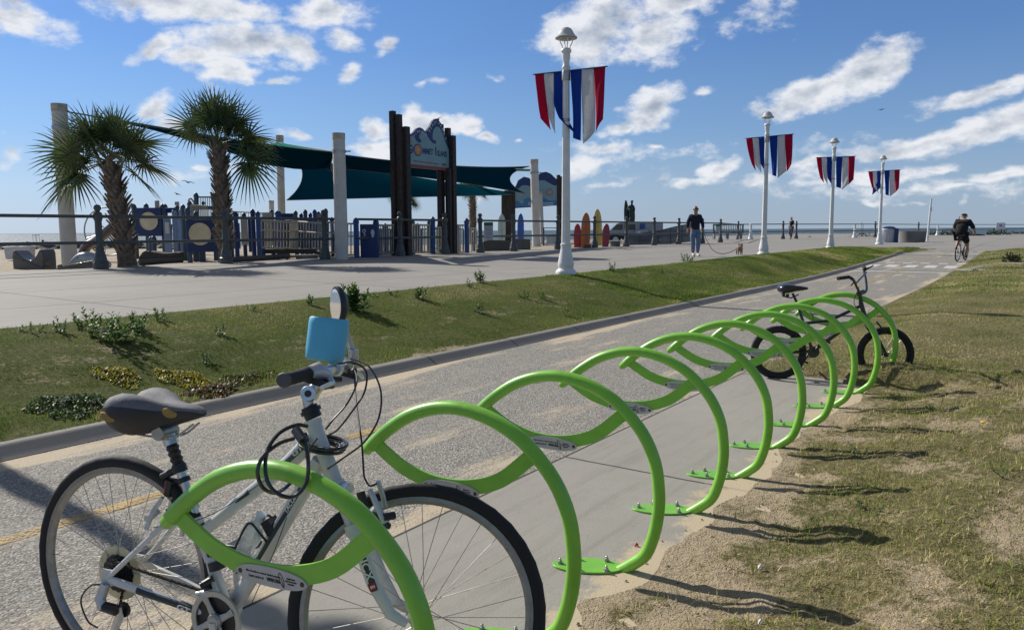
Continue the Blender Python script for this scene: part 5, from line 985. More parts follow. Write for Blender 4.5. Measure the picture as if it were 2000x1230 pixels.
# ================================================================== SURFBOARDS
def board(label, uc, v0, v1, Y, w, col, lean=0, dy=0):
    tp = at(uc + lean, v0, Y); bt_ = at(uc, v1, Y); t = thing('surfboard', label, 'surfboard', tuple(bt_), group='upright surfboards behind the railing'); h = tp.z - bt_.z; rings = []
    for f in np.linspace(0, 1, 22):
        hw = w / 2 * (math.sqrt(max(0, 1 - ((f - .55) / .455) ** 2)) if f > .55 else 1) * (.86 + .14 * min(1, f / .3)); hw = max(hw, .012); x = (tp.x - bt_.x) * f; rings.append([(x + hw * math.cos(a), .035 * math.sin(a) * min(1, hw / w * 3), h * f) for a in np.linspace(0, 2 * PI, 20, endpoint=False)])
    mb = MB(); mb.loft(rings); mb.build('board', mk('board_' + label.split()[0], col, .35, ns=3, na=.1, coat=.3), t, smooth=50); mb = MB(); mb.box(((tp.x - bt_.x) * .45, -.037, h * .45), (.012, .006, h * .82)); mb.build('stringer', mk('stringer', (.12, .08, .05), .6), t); return t
board('pale mint upright surfboard left of the far sign', 980, 418, 470, 40, .40, (.42, .52, .46)); board('blue upright surfboard under the far sign', 1017, 417, 472, 40, .34, (.02, .10, .45))
board('red short upright surfboard at the left of the four by the nearest lamp', 1128, 437, 486, 36.5, .36, (.42, .02, .02)); board('orange broad upright surfboard beside the red one', 1143, 415.5, 487, 36.4, .44, (.52, .14, .02), 2)
board('yellow tall upright surfboard, tallest of the row', 1168, 408.5, 480, 37, .40, (.62, .48, .08), -1); board('crimson upright surfboard at the right of the row', 1182, 437, 482, 37.2, .36, (.28, .015, .05), 3)

# ================================================================== PLAYGROUND
M_pb = mk('navy_playground_plastic', (.009, .032, .13), .4, ns=3, na=.1); M_pbl = mk('blue_post_plastic', (.02, .075, .23), .45, ns=4); M_psl = mk('steel_blue_plastic', (.055, .09, .135), .5, ns=4); M_beige = mk('beige_plastic', (.42, .39, .31), .5, ns=4); M_cream = mk('cream_plastic_disc', (.66, .60, .40), .45, ns=3); M_lb = mk('light_blue_plastic', (.20, .27, .42), .5, ns=4); M_tb = mk('dark_timber_deck', (.05, .045, .04), .8)
GZ = .5
def ppost(parent, u, v0, Y, r=.065, m=None, zb=GZ, name='post'):
    a = at(u, v0, Y); mb = MB(); mb.lathe([(r, 0), (r, a.z - zb - r * 2.2), (r * 1.15, a.z - zb - r * 2.1), (r * 1.15, a.z - zb - r * 1.5), (r * .9, a.z - zb - r * .7), (r * .4, a.z - zb - .01), (.004, a.z - zb)], 14); mb.build(name, m or M_psl, parent, loc=(a.x - parent.location.x, a.y - parent.location.y, zb - parent.location.z))
def pbox(parent, u0, v0, u1, v1, Y, dep, m, name='panel', bev=.01):
    a = at(u0, v0, Y); b = at(u1, v1, Y); mb = MB(); c = (a + b) / 2 - parent.location; mb.box(c, (abs(b.x - a.x), dep, abs(a.z - b.z))); return mb.build(name, m, parent, bevel=bev)
def prail(parent, u0, vt0, vb0, Y0, u1, vt1, vb1, Y1, n, m, r=.018, rb=.014, mid=None, name='railing_panel'):
    a0 = at(u0, vt0, Y0) - parent.location; b0 = at(u0, vb0, Y0) - parent.location; a1 = at(u1, vt1, Y1) - parent.location; b1 = at(u1, vb1, Y1) - parent.location; mb = MB()
    mb.tube([a0, a1], r * 1.4, 8); mb.tube([b0, b1], r * 1.4, 8)
    if mid: mb.tube([a0.lerp(b0, mid), a1.lerp(b1, mid)], r, 8)
    for i in range(n + 1): f = i / n; mb.tube([a0.lerp(a1, f), b0.lerp(b1, f)], rb, 6, cap=False)
    return mb.build(name, m, parent)
def disc(parent, u, v, r_px, Y, m, par):
    c = at(u, v, Y) - parent.location; r = r_px / FPX * Y; mb = MB(); mb.lathe([(r * 1.06, 0), (r * 1.06, -.02), (r, -.03), (r, -.012), (.01, -.012)], 40, c, 'y'); o = mb.build('round_window', m, par, smooth=35)
g1 = at(392, 515, 22); pw = thing('play_panel_tower', 'nearer navy play tower with a large round cream window, beside the taller palm', 'playground tower', (g1.x, g1.y, GZ))
for u, v0, Y in ((366, 404, 21.9), (432, 412, 22), (382, 378 + 34, 23), (418, 410, 23.4), (357, 399, 23.5)): ppost(pw, u, v0, Y, .07)
pn = pbox(pw, 363, 430, 426, 492, 21.85, .07, M_pb); disc(pw, 391, 457, 20.5, 21.8, M_cream, pn)
for u in (380, 392, 397): ppost(pw, u, 480, 22.6, .055, M_psl)
pbox(pw, 340, 428, 362, 470, 24.5, .05, M_lb); pbox(pw, 430, 430, 448, 480, 24, .05, M_pb); prail(pw, 322, 440, 486, 26.5, 362, 440, 486, 26.5, 9, M_psl, .022, .02); pbox(pw, 372, 423, 430, 430, 23, 1.0, M_psl, 'deck'); prail(pw, 373, 401, 424, 24, 405, 403, 424, 24, 8, M_beige)
g1 = at(290, 500, 25.5); pw2 = thing('play_panel_tower', 'farther navy play tower with a smaller round window, just right of the bushy palm', 'playground tower', (g1.x, g1.y, GZ))
for u, v0, Y, m in ((261, 398, 25.6, M_psl), (285, 397, 26.6, M_psl), (317, 398, 25.6, M_psl), (322, 398, 26.4, M_psl), (345, 401, 26, M_psl), (300, 460, 25.7, M_psl), (294, 462, 26, M_psl)): ppost(pw2, u, v0, Y, .075, m)
pn = pbox(pw2, 264, 406, 318, 461, 25.5, .08, M_pb); disc(pw2, 291, 432, 16.5, 25.43, M_cream, pn); pbox(pw2, 324, 406, 343, 416, 26, .08, M_pb); pbox(pw2, 303, 392, 311, 408, 27, .1, M_beige); pbox(pw2, 342, 394, 350, 412, 27, .1, M_beige)
g1 = at(327, 508, 24); p3_ = thing('climbing_panel', 'light blue upright play panel with a white rounded window, between the two navy towers', 'playground panel', (g1.x, g1.y, GZ))
pn = pbox(p3_, 319, 424, 337, 500, 24, .06, M_lb); pbox(p3_, 322, 434, 332, 456, 23.95, .04, mk('white_plastic', (.62, .63, .60), .5), 'window_insert', .03)
for u, v0 in ((338, 410), (342, 412), (352, 408)): ppost(p3_, u, v0, 24, .045, M_lb)
g1 = at(404, 470, 30); up = thing('play_deck', 'raised steel blue play deck with a barred railing, highest of the playground', 'playground tower', (g1.x, g1.y, GZ))
for u, v0 in ((382.5, 376), (417.5, 377), (376, 398), (370, 392)): ppost(up, u, v0, 30, .085)
prail(up, 384, 385, 406, 30, 416, 385, 406, 30, 9, mk('navy_bars', (.03, .06, .11), .5), .02, .014); pbox(up, 380, 405, 420, 409, 30.4, .9, M_psl, 'deck'); prail(up, 420, 404, 424, 30.2, 372, 403, 424, 30.2, 12, M_beige, .022, .02); mb = MB(); q = at(397, 397, 30.3) - up.location; mb.ball(q, .075, 12, 8); mb.build('speaker_ball', M_blk, up)
mb = MB(); c_ = at(373, 394, 30) - up.location; mb.tube(spline([at(369, 425, 30) - up.location, at(368, 396, 30) - up.location, at(372, 388, 30) - up.location, at(379, 396, 30) - up.location, at(382, 408, 30) - up.location], 5), .035, 8); mb.build('arch_rail', M_beige, up)
g1 = at(570, 500, 25); rp = thing('play_ramp', 'long cream railed play ramp behind the railing, between the taller palm and the thick mast', 'playground ramp', (g1.x, g1.y, GZ))
prail(rp, 511, 431, 483, 24.6, 566, 434, 486, 26, 9, M_beige, .024, .022, .35); prail(rp, 566, 434, 486, 26, 582, 433, 487, 27, 6, M_beige, .024, .018, .33); prail(rp, 582, 433, 487, 27, 634, 436, 491, 25.3, 9, M_beige, .024, .022, .35); prail(rp, 636, 434, 493, 25.3, 660, 435, 494, 25.6, 4, M_beige, .022, .02, .35)
prail(rp, 432, 412, 424, 34, 540, 418, 426, 33, 22, M_beige, .022, .015); pbox(rp, 512, 486, 636, 494, 26.3, 1.1, M_tb, 'deck'); pbox(rp, 512, 415, 534, 482, 27.4, .07, M_beige); pbox(rp, 614, 417, 630, 462, 27.6, .07, M_beige); pbox(rp, 545, 417, 577, 426, 28, .06, M_pb); pbox(rp, 520, 430, 640, 484, 29.5, .05, M_pb, 'panel')
for u, v0, Y, m in ((493, 408, 24.5, M_pb), (503, 412, 24.4, M_pbl), (460, 413, 24.8, M_pb), (541, 411, 27.5, M_pbl), (545, 412, 27.7, M_pbl), (577, 411, 27.6, M_psl), (596, 409, 27.4, M_psl), (614.5, 409, 27.4, M_pbl), (636, 407, 26, M_psl), (530, 409, 29, M_psl), (600, 470, 26.8, M_pb), (560, 478, 26.9, M_psl), (534, 480, 26.9, M_psl)): ppost(rp, u, v0, Y, .07, m)
pbox(rp, 440, 436, 470, 486, 27.5, .05, M_pb); pbox(rp, 536, 440, 600, 480, 28.5, .05, mk('painted_shade_panel', (.03, .035, .04), .8)); prail(rp, 430, 428, 470, 26.4, 462, 428, 472, 26.4, 7, M_beige, .022, .02)  # near-black panel behind the railings, shading put into its colour
for u, v0, Y in ((512, 425, 25.6), (552, 420, 28.2), (588, 416, 28.4), (606, 415, 28.6), (622, 413, 28), (648, 424, 27), (450, 420, 26), (476, 415, 26.2)): ppost(rp, u, v0, Y, .065, M_pb)
pbox(rp, 484, 428, 500, 492, 25.0, .06, M_pb); pbox(rp, 470, 426, 485, 478, 26, .06, M_beige)
g1 = at(720, 502, 24.2); ip = thing('activity_board', 'navy play panel with white fish and oval shapes between two blue posts', 'playground panel', (g1.x, g1.y, GZ))
pn = pbox(ip, 703, 438, 738, 503, 24.3, .06, M_pb); ppost(ip, 695, 425, 24.2, .085, M_pbl); ppost(ip, 734, 427, 24.6, .085, M_pb); prail(ip, 679, 437, 498, 24.4, 692, 437, 498, 24.3, 2, M_beige, .02, .02, .4)
q = at(728, 456, 24.26) - ip.location; mb = MB(); mb.prism([(q.x + .055 * math.cos(a) * (1 + .15 * math.sin(3 * a)), q.z + .13 * math.sin(a)) for a in np.linspace(0, 2 * PI, 20, endpoint=False)], q.y - .02, q.y, lambda u, v, w: (u, w, v)); mb.build('oval_shape', M_sgw, pn)
q = at(711, 455, 24.26) - ip.location; mb = MB(); mb.tube(spline([q + Vector(v) for v in ((-.05, 0, .02), (-.03, 0, .09), (.03, 0, .10), (.04, 0, .04), (-.01, 0, .0), (.03, 0, -.05), (.0, 0, -.11))], 4), .018, 8); mb.build('fish_shape', M_sgw, pn)
g1 = at(820, 500, 27); gt = thing('play_fence', 'cream barred playground fence with blue domed posts between and beyond the dark sign posts', 'fence', (g1.x, g1.y, GZ))
prail(gt, 745, 448, 492, 30, 905, 448, 492, 33, 26, M_psl, .025, .03)
for u, v0, Y, m in ((752, 436, 29, M_pb), (815, 436, 30, M_pb), (858, 434, 31, M_psl), (893, 438, 32, M_pb)): ppost(gt, u, v0, Y, .09, m)
prail(gt, 740, 440, 494, 25.2, 772, 440, 494, 25.8, 9, M_beige, .022, .017); prail(gt, 806, 439, 493, 27, 839, 440, 493, 27.4, 7, M_beige, .022, .020); prail(gt, 848, 445, 495, 27.6, 862, 445, 495, 27.7, 3, M_beige, .022, .02, .8); prail(gt, 877, 440, 493, 28.0, 908, 440, 493, 28.8, 7, M_beige, .022, .018); prail(gt, 916, 446, 494, 31, 930, 446, 494, 31.5, 3, M_beige, .02, .02)
for u, v0, Y, m in ((845, 423, 27.4, M_pbl), (806, 429, 27.5, M_psl), (838, 429, 29, M_psl), (911, 426, 28.6, M_pbl), (765, 445, 28, M_psl), (742, 446, 28, M_psl), (925, 450, 33, M_psl)): ppost(gt, u, v0, Y, .085 if m is M_pbl else .07, m)
ab = pbox(gt, 873, 441, 880, 459, 27.9, .03, M_pbl, 'access_sign'); q = at(876, 451, 27.85) - gt.location; mb = MB(); mb.tube([q + Vector((.03 * math.cos(a), 0, -.02 + .03 * math.sin(a))) for a in np.linspace(R(-200), R(40), 12)], .006, 6); mb.tube([q + Vector((0, 0, .06)), q + Vector((.0, 0, .0)), q + Vector((.03, 0, 0))], .007, 6); mb.build('wheelchair_symbol', M_sgw, ab)
# moulded things on the sand
M_brn = mk('grey_brown_plastic', (.115, .105, .095), .38, ns=5, coat=.35); M_dol = mk('pale_grey_sculpture', (.40, .44, .48), .38, ns=5, coat=.4)
def at_thing(name, label, cat, u, v, Y): p = at(u, v, Y); return thing(name, label, cat, tuple(p)), p
t, p = at_thing('rocker', 'grey moulded saddle shaped play seat near the left edge, behind the railing', 'play seat', 57, 528, 19)
w = 60 / FPX * 19; mb = MB(); prf = [(-w / 2, 0), (-w / 2, .36), (-w * .47, .48), (-w * .40, .50), (-w * .30, .40), (-w * .12, .28), (w * .08, .24), (w * .26, .34), (w * .38, .50), (w * .45, .52), (w / 2, .42), (w / 2, 0)]
mb.prism(prf, -.28, .28, lambda u, v, w_: (u, w_ + .25, v)); mb.build('seat_shell', M_brn, t, bevel=.03); mb = MB(); mb.tube([(-w * .47, -.035, .34), (-w * .2, -.04, .26), (w * .1, -.04, .18), (w * .5, -.04, .05)], .012, 8); mb.build('seam', M_brn, t); mb = MB(); mb.box((w * .53, .1, .17), (.06, .2, .14)); mb.build('seam', M_brn, t, bevel=.02)
t, p = at_thing('dolphin_sculpture', 'smooth pale grey leaping dolphin play sculpture beside the railing post', 'sculpture', 160, 520, 19.4)
skin('body', dict(a=(-.34, 0, .02, .03), b=(-.22, 0, .10, .08), c=(-.05, 0, .20, .15), d=(.15, 0, .22, .19), e=(.42, 0, .12, .19), f=(.7, .05, -.05, .12)), [('a', 'b'), ('b', 'c'), ('c', 'd'), ('d', 'e'), ('e', 'f')], M_dol, t); mb = MB(); mb.ball((-.02, -.14, .22), .018, 10, 8); mb.build('eye', M_blk, t)
t, p = at_thing('plastic_edging', 'low grey ribbed plastic edging in front of the dolphin', 'play frame', 150, 527, 18.2)
mb = MB(); mb.prism([(-.44, 0), (-.44, .13), (-.36, .13), (-.34, .09), (.40, .22), (.46, .26), (.50, .24), (.50, 0)], -.04, .04, lambda u, v, w_: (u, w_, v)); mb.build('edging', M_brn, t, bevel=.01)
for k in range(9): mb = MB(); mb.box((-.12 + .06 * k, -.045, .08 + .008 * k), (.015, .012, .10)); mb.build('rib', M_brn, t)
for i, (u, v0, v1, w_) in enumerate(((24, 482, 506, 22), (39, 481, 505, 20), (56, 481, 503, 22))):
    t, p = at_thing('storage_bin', ('leftmost', 'middle', 'rightmost')[i] + ' of the three white tapered bins on the sand at the left edge', 'bin', u, v1, 25 - i * .5); Yb = 25 - i * .5; hh = (v1 - v0) / FPX * Yb; ww = w_ / FPX * Yb
    t['group'] = 'white bins on the sand'; mb = MB(); mb.loft([[(x * k, y * k, z) for x, y in ((-.5, -.5), (.5, -.5), (.5, .5), (-.5, .5))] for k, z in ((ww * .72, 0), (ww * .88, hh * .92))]); mb.build('tub', mk('bin_white', (.52, .53, .55), .5), t, bevel=.02); mb = MB(); mb.box((0, 0, hh * .95), (ww, ww, hh * .09)); mb.build('lid', mk('bin_white', (.52, .53, .55), .5), t, bevel=.01)
t, p = at_thing('slide', 'brown curved slide with a large hoop behind the bushy palm', 'slide', 195, 508, 23)
mb = MB(); mb.tube(spline([(-.52, 0, .12), (-.35, 0, .42), (0, 0, .62), (.45, 0, .98), (.75, 0, 1.15)], 5), [.13] * 21, 14, flat=(1, 1.6)); mb.build('chute', mk('brown_slide', (.10, .075, .06), .35, ns=3, coat=.4), t)
mb = MB(); rc = Vector((.15, .3, .85)); mb.tube([rc + Vector((.72 * math.cos(a), 0, .72 * math.sin(a))) for a in np.linspace(0, 2 * PI, 40, endpoint=False)], .022, 8, True)
for k in range(6): a = k * PI / 3 + .3; mb.tube([rc, rc + Vector((.72 * math.cos(a), 0, .72 * math.sin(a)))], .014, 6)
mb.build('hoop', M_steel, t)
t, p = at_thing('stone_bench', 'dark rough sculpted stone bench between the bushy palm and the navy tower', 'bench', 317, 510, 22.3); mb = MB(); r_ = random.Random(4); rings = []
for i in range(13): f = i / 12; x = -.56 + 1.14 * f; hh = .27 + .03 * math.sin(7 * f) - (.12 if i == 0 else 0) - (.04 if i == 12 else 0); rings.append([(x, -.2 + .02 * math.sin(9 * f), 0), (x, -.24, hh * .5), (x, -.2, hh * .92), (x, -.05, hh * 1.03), (x, .15, hh), (x, .2, 0)])
mb.loft(rings); mb.build('stone', mk('dark_stone', (.075, .068, .060), .9, ns=10, na=.4, bump=.02), t, smooth=40)
M_curb = mk('timber_edging', (.10, .095, .085), .85)
for i, (u0, v0, Y0, u1, v1, Y1, lb) in enumerate(((272, 516, 20.6, 357, 511, 22.2, 'low grey timber edging in front of the stone bench'), (452, 511, 22.2, 512, 507, 23.4, 'low grey timber edging right of the taller palm'), (512, 507, 23.4, 566, 503, 24.4, 'low dark timber edging under the cream ramp'))):
    a = at(u0, v0, Y0); b = at(u1, v1, Y1); t = thing('timber_edging', lb, 'edging', tuple(a)); mb = MB(); d_ = b - a; mb.tube([Vector((0, 0, .05)), d_ + Vector((0, 0, .05))], .085, 4, flat=(1, .6)); mb.build('beam', M_curb, t, smooth=0)
    for f in (.15, .55, .9): mb = MB(); mb.box(d_ * f + Vector((0, -.02, -.05)), (.06, .06, .16)); mb.build('stake', M_curb, t)
t, p = at_thing('play_drum', 'low round grey drum seat below the cream ramp', 'drum seat', 600, 508, 23.8); rr = 22 / FPX * 23.8; mb = MB(); mb.lathe([(rr * .93, 0), (rr * .93, .13), (rr, .135), (rr, .165), (rr * .9, .172), (.01, .172)], 28); mb.build('drum', mk('drum_grey', (.14, .16, .16), .45), t)
for k in range(12): a = R(200 + 12 * k); mb = MB(); mb.box((rr * .94 * math.cos(a), rr * .94 * math.sin(a), .07), (.012, .012, .10), (0, 0, a)); mb.build('drum_rib', M_rail, t)
for i, (u0, u1, v0, v1, Y, lb, m) in enumerate(((943, 997, 469, 495, 31.5, 'long dark olive moulded bench right of the playground entrance', mk('olive_plastic', (.055, .052, .042), .35, coat=.3)), (1000, 1036, 466, 492, 33, 'dark wavy moulded seat in front of the far wave sign', mk('olive_plastic2', (.085, .082, .072), .4, coat=.3)))):
    t, p = at_thing('moulded_bench', lb, 'bench', (u0 + u1) / 2, v1, Y); w = (u1 - u0) / FPX * Y; h = (v1 - v0) / FPX * Y; mb = MB(); prf = [(-w * .44, 0), (-w * .5, h * .55), (-w * .49, h * .92), (-w * .3, h), (0, h * 1.0), (w * .35, h * .96), (w * .5, h * .9), (w * .47, 0)] if i == 0 else [(-w / 2, 0), (-w / 2, h * .95), (-w * .2, h), (w * .1, h * .98), (w * .4, h * .95), (w * .5, h * .9), (w * .5, 0)]
    mb.prism(prf, -.2, .2, lambda u, v, w_: (u, w_, v)); mb.build('shell', m, t, bevel=.03)
# rocks of the groyne: countable boulders, one object each
M_rock = mk('groyne_rock', (.085, .085, .088), .85, ns=2.5, na=.45, bump=.06); rk = random.Random(11); rmesh = []
import bmesh
for q in range(6):
    bm = bmesh.new(); bmesh.ops.create_icosphere(bm, subdivisions=2, radius=1); 
    for v in bm.verts: v.co *= rk.uniform(.78, 1.1); v.co.z *= .72
    me = bpy.data.meshes.new('boulder'); bm.to_mesh(me); bm.free(); me.materials.append(M_rock); rmesh.append(me)
for i in range(64):
    u = -12 + (i % 32) * 11.2 + rk.uniform(-5, 5); row = i // 32; Y = 42 + row * 2.6 + rk.uniform(-.6, .6); p = atz(u, Y, 0); o = bpy.data.objects.new('boulder', rmesh[i % 6]); COL.objects.link(o); s_ = rk.uniform(.40, .72) * (1 if row else .85)
    o.location = (p.x, p.y, gz_ if False else .34 + row * .16 + rk.uniform(-.06, .06)); o.scale = (s_ * rk.uniform(1, 1.5), s_, s_ * .75); o.rotation_euler = (rk.uniform(-.4, .4), rk.uniform(-.4, .4), rk.uniform(0, 6)); tag(o, 'dark weathered boulder in the rock groyne between the beach and the sea', 'boulder', 'boulders of the rock groyne')
# boat
t, p = at_thing('motor_boat', 'small motor boat with a canopy far out at sea on the left', 'boat', 70, 476.5, 205); t.location.z = -1.75
mb = MB(); mb.loft([[(x, y * 1.1, z) for y, z in ((-k, .9 * kz), (-k * .7, 0), (k * .7, 0), (k, .9 * kz))] for x, k, kz in ((-2.4, .1, 1.3), (-1.4, .8, 1.1), (0, 1, 1), (1.6, 1, .95), (1.9, .9, .9))], closed=True); mb.build('hull', mk('boat_white', (.5, .52, .54), .4), t)
mb = MB(); mb.box((.2, 0, 2.7), (1.2, 1.4, .1)); 
for x in (-.3, .7):
    for y in (-.6, .6): mb.tube([(x, y, .9), (x, y, 2.7)], .04, 6)
mb.build('canopy', mk('boat_dark', (.03, .04, .06), .5), t); mb = MB(); mb.box((1.9, 0, 1.0), (.4, .4, .8)); mb.build('outboard', M_blk, t)

# ================================================================== BEYOND THE RAILING, MIDDLE
M_bronze = mk('dark_bronze', (.030, .045, .040), .45, .5, ns=6)
t, p = at_thing('surfer_statue', 'dark green bronze statue of a surfer holding an upright surfboard', 'statue', 1230, 455, 62); k_ = 62 / FPX
mb = MB(); mb.box((0, 0, -.6), (1.4, 1.0, 1.4)); mb.build('plinth', mk('plinth', (.25, .24, .22), .8), t)
for x0_, x1_, h, w in ((-.10, -.30, 2.55, .46), (.10, .30, 2.0, .5)): 
    rings = [[(x1_ * f + x0_ * (1 - f) + max(.02, w / 2 * math.sin(PI * min(.97, .12 + .86 * f)) ** .6) * math.cos(a), .3 + .05 * math.sin(a), .05 + h * f) for a in np.linspace(0, 2 * PI, 14, endpoint=False)] for f in np.linspace(0, 1, 14)]
    mb = MB(); mb.loft(rings); mb.build('bronze_surfboard', M_bronze, t)
skin('figure', dict(p=(.10, 0, 1.45, .16), s=(.10, 0, 1.75, .15), c=(.12, 0, 2.05, .18), n=(.14, 0, 2.30, .07), h=(.15, -.02, 2.52, .12), h2=(.15, -.02, 2.60, .10), sl=(-.08, 0, 2.12, .09), el=(-.22, .05, 1.85, .06), wl=(-.2, .15, 1.6, .05), sr=(.30, 0, 2.12, .09), er=(.36, -.05, 1.85, .06), wr=(.30, -.1, 1.62, .05), k1=(0, -.02, .85, .09), a1=(-.02, 0, .35, .06), f1=(-.03, -.15, .3, .05), k2=(.22, 0, .85, .09), a2=(.24, .02, .35, .06), f2=(.25, -.15, .3, .05)),
     [('p', 's'), ('s', 'c'), ('c', 'n'), ('n', 'h'), ('h', 'h2'), ('c', 'sl'), ('sl', 'el'), ('el', 'wl'), ('c', 'sr'), ('sr', 'er'), ('er', 'wr'), ('p', 'k1'), ('k1', 'a1'), ('a1', 'f1'), ('p', 'k2'), ('k2', 'a2'), ('a2', 'f2')], M_bronze, t)
# beach vehicle
t, p = at_thing('utility_truck', 'white and dark blue beach utility truck behind the railing, under the statue', 'truck', 1232, 478, 52); M_tw = mk('truck_white', (.26, .28, .30), .35, coat=.5); M_tg = mk('truck_glass', (.02, .025, .03), .12, coat=.5)
mb = MB(); prf = [(-1.75, .45), (-1.75, .85), (-1.55, .95), (-1.05, 1.42), (-.75, 1.50), (1.9, 1.50), (2.0, 1.42), (2.0, .45)]; mb.prism(prf, -.85, .85, lambda u, v, w_: (u, w_, v)); bdy = mb.build('body', M_tw, t, bevel=.04)
for q in ([(-1.42, 1.0), (-1.05, 1.36), (-.68, 1.36), (-.68, 1.0)], [(-.58, 1.0), (-.58, 1.36), (.15, 1.36), (.15, 1.0)]): mb = MB(); mb.prism(q, -.87, -.855, lambda u, v, w_: (u, w_, v)); mb.build('window', M_tg, bdy)
mb = MB(); mb.prism([(.45, .7), (.45, 1.40), (.8, 1.40), (.8, .7)], -.87, -.857, lambda u, v, w_: (u, w_, v)); mb.build('door_panel', M_pbl, bdy); mb = MB(); mb.box((0, 0, .52), (3.6, 1.74, .22)); mb.build('chassis', M_blk, t)
for x in (-1.15, 1.3):
    for s in (-1, 1): mb = MB(); mb.lathe([(.34, -.1), (.36, -.06), (.36, .06), (.34, .1)], 24, (x, s * .78, .36), 'y'); wq = mb.build('wheel', M_rub, t); mb = MB(); mb.lathe([(.19, s * .105 - .01), (.17, s * .105 + .01)], 20, (x, s * .78, .36), 'y'); mb.build('rim', M_silver, wq)
t, p = at_thing('boat_trailer_cover', 'pale rounded covered load beside the truck', 'covered trailer', 1252, 462, 51); mb = MB(); mb.loft([[(x, y * k, z * k) for y, z in ((-.5, 0), (-.45, .35), (0, .5), (.45, .35), (.5, 0))] for x, k in ((-.5, .3), (-.35, .9), (.3, 1), (.5, .7))]); mb.build('cover', mk('cover_grey', (.36, .37, .38), .7), t, smooth=60); mb = MB(); mb.box((0, 0, -.25), (.9, .8, .5)); mb.build('trailer_bed', M_dark, t)
t, p = at_thing('picnic_shelter', 'low dark frame picnic table set between the far sign and the lamp', 'picnic table', 1079, 478, 44); mb = MB(); mb.box((0, 0, .55), (1.1, .6, .05)); mb.box((0, 0, .95), (1.1, .6, .04))
for x in (-.5, .5):
    for y in (-.25, .25): mb.tube([(x, y, -.1), (x, y, .96)], .03, 6)
mb.build('table', M_dark, t); mb = MB(); mb.box((.1, 0, .28), (.9, .4, .4)); mb.build('stack', mk('pale_grey_box', (.45, .46, .46), .6), t, bevel=.02)
t, p = at_thing('low_table', 'low white topped drum table behind the railing, right of the crimson surfboard', 'table', 1201, 482, 38.5); mb = MB(); mb.box((0, 0, .29), (.62, .5, .05)); mb.build('table_top', mk('table_white', (.6, .6, .58), .5), t, bevel=.01); mb = MB(); mb.lathe([(.26, 0), (.27, .22), (.24, .26)], 20); mb.build('table_drum', mk('drum_olive', (.14, .14, .12), .6), t)
t, p = at_thing('wooden_crate', 'brown wooden crate at the foot of the orange surfboard', 'crate', 1147, 487, 35.4); mb = MB(); mb.box((0, 0, .12), (.32, .3, .24)); mb.build('crate_body', mk('crate_wood', (.20, .08, .05), .7), t, bevel=.008)
# meshed ramp fence
m_mesh, nt_, b_, o_ = newmat('windbreak_mesh'); g_ = NT(nt_); b_.inputs['Base Color'].default_value = (.13, .14, .15, 1); b_.inputs['Roughness'].default_value = .8; tr_ = nt_.nodes.new('ShaderNodeBsdfTransparent'); x_ = nt_.nodes.new('ShaderNodeMixShader'); g_.L.new(g_.m('MULTIPLY_ADD', g_.noise(3, 2, .5, g_.obj()), .1, .72), x_.inputs[0]); g_.L.new(tr_.outputs[0], x_.inputs[1]); g_.L.new(b_.outputs[0], x_.inputs[2]); g_.L.new(x_.outputs[0], o_.inputs[0])
t, p = at_thing('mesh_fence', 'grey mesh covered ramp fence rising towards the walking man', 'fence', 1225, 480, 42)
FPm = [(1222, 460, 481, 42), (1250, 456, 480, 42.8), (1286, 451, 477, 43.6), (1310, 445, 476, 44.2), (1332, 440, 474, 45), (1352, 437, 472, 46)]
for i in range(5):
    a, b = FPm[i], FPm[i + 1]; q = [at(a[0], a[1], a[3]), at(b[0], b[1], b[3]), at(b[0], b[2], b[3]), at(a[0], a[2], a[3])]; q = [v - p for v in q]; mb = MB(); mb.add([*q, *[v + Vector((0, .01, 0)) for v in q]], [(0, 1, 2, 3), (7, 6, 5, 4), (0, 4, 5, 1), (2, 6, 7, 3), (1, 5, 6, 2), (0, 3, 7, 4)]); mb.build('mesh_panel', m_mesh, t, smooth=0)
    mb = MB(); mb.tube([q[0], q[1]], .025, 8); mb.build('top_rail', M_rail, t); mb = MB(); mb.tube([q[0] + Vector((0, 0, .0)), q[3]], .03, 8); mb.build('post', M_rail, t)
# bench seen from behind
t, p = at_thing('park_bench', 'grey slatted bench facing the sea behind the small notice', 'bench', 1420, 467, 58); M_bn = mk('bench_grey', (.12, .14, .13), .6)
for x in (-1.0, 0, 1.0): mb = MB(); mb.box((x, 0, .22), (.09, .6, .44)); mb.build('leg', M_bn, t, bevel=.01)
mb = MB(); mb.box((0, .1, .46), (2.2, .5, .06)); mb.build('seat', M_bn, t, bevel=.01); mb = MB(); mb.box((0, -.25, 1.08), (2.3, .06, .10)); mb.box((0, -.25, .56), (2.3, .06, .08))
for k in range(17): mb.box((-1.05 + k * .131, -.25, .82), (.05, .03, .46))
mb.build('backrest', M_bn, t)
for x in (-1.12, 1.12): mb = MB(); mb.box((x, .05, .72), (.08, .6, .06)); mb.tube([(x, -.25, .4), (x, -.25, 1.1)], .04, 6); mb.build('armrest', M_bn, t, bevel=.01)
def bollard(u, Y, v0, label):
    b = atz(u, Y, .6); h = at(u, v0, Y).z - .6; t = thing('bollard', label, 'bollard', tuple(b), group='white tapered bollards at the plaza edge'); mb = MB(); mb.lathe([(.24, 0), (.24, .05), (.17, .12), (.16, .2), (.10, h * .5), (.085, h - .12)], 16); mb.build('shaft', M_lamp, t, smooth=50); mb = MB(); mb.lathe([(.085, h - .12), (.11, h - .11), (.11, h - .03), (.07, h)], 16); mb.build('cap', M_lamp, t)
bollard(1466, 61, 436.5, 'white tapered bollard between the bench and the second lamp'); bollard(1669, 69, 437, 'white tapered bollard left of the farthest lamp'); bollard(1831, 86, 440, 'white tapered bollard left of the cyclist')

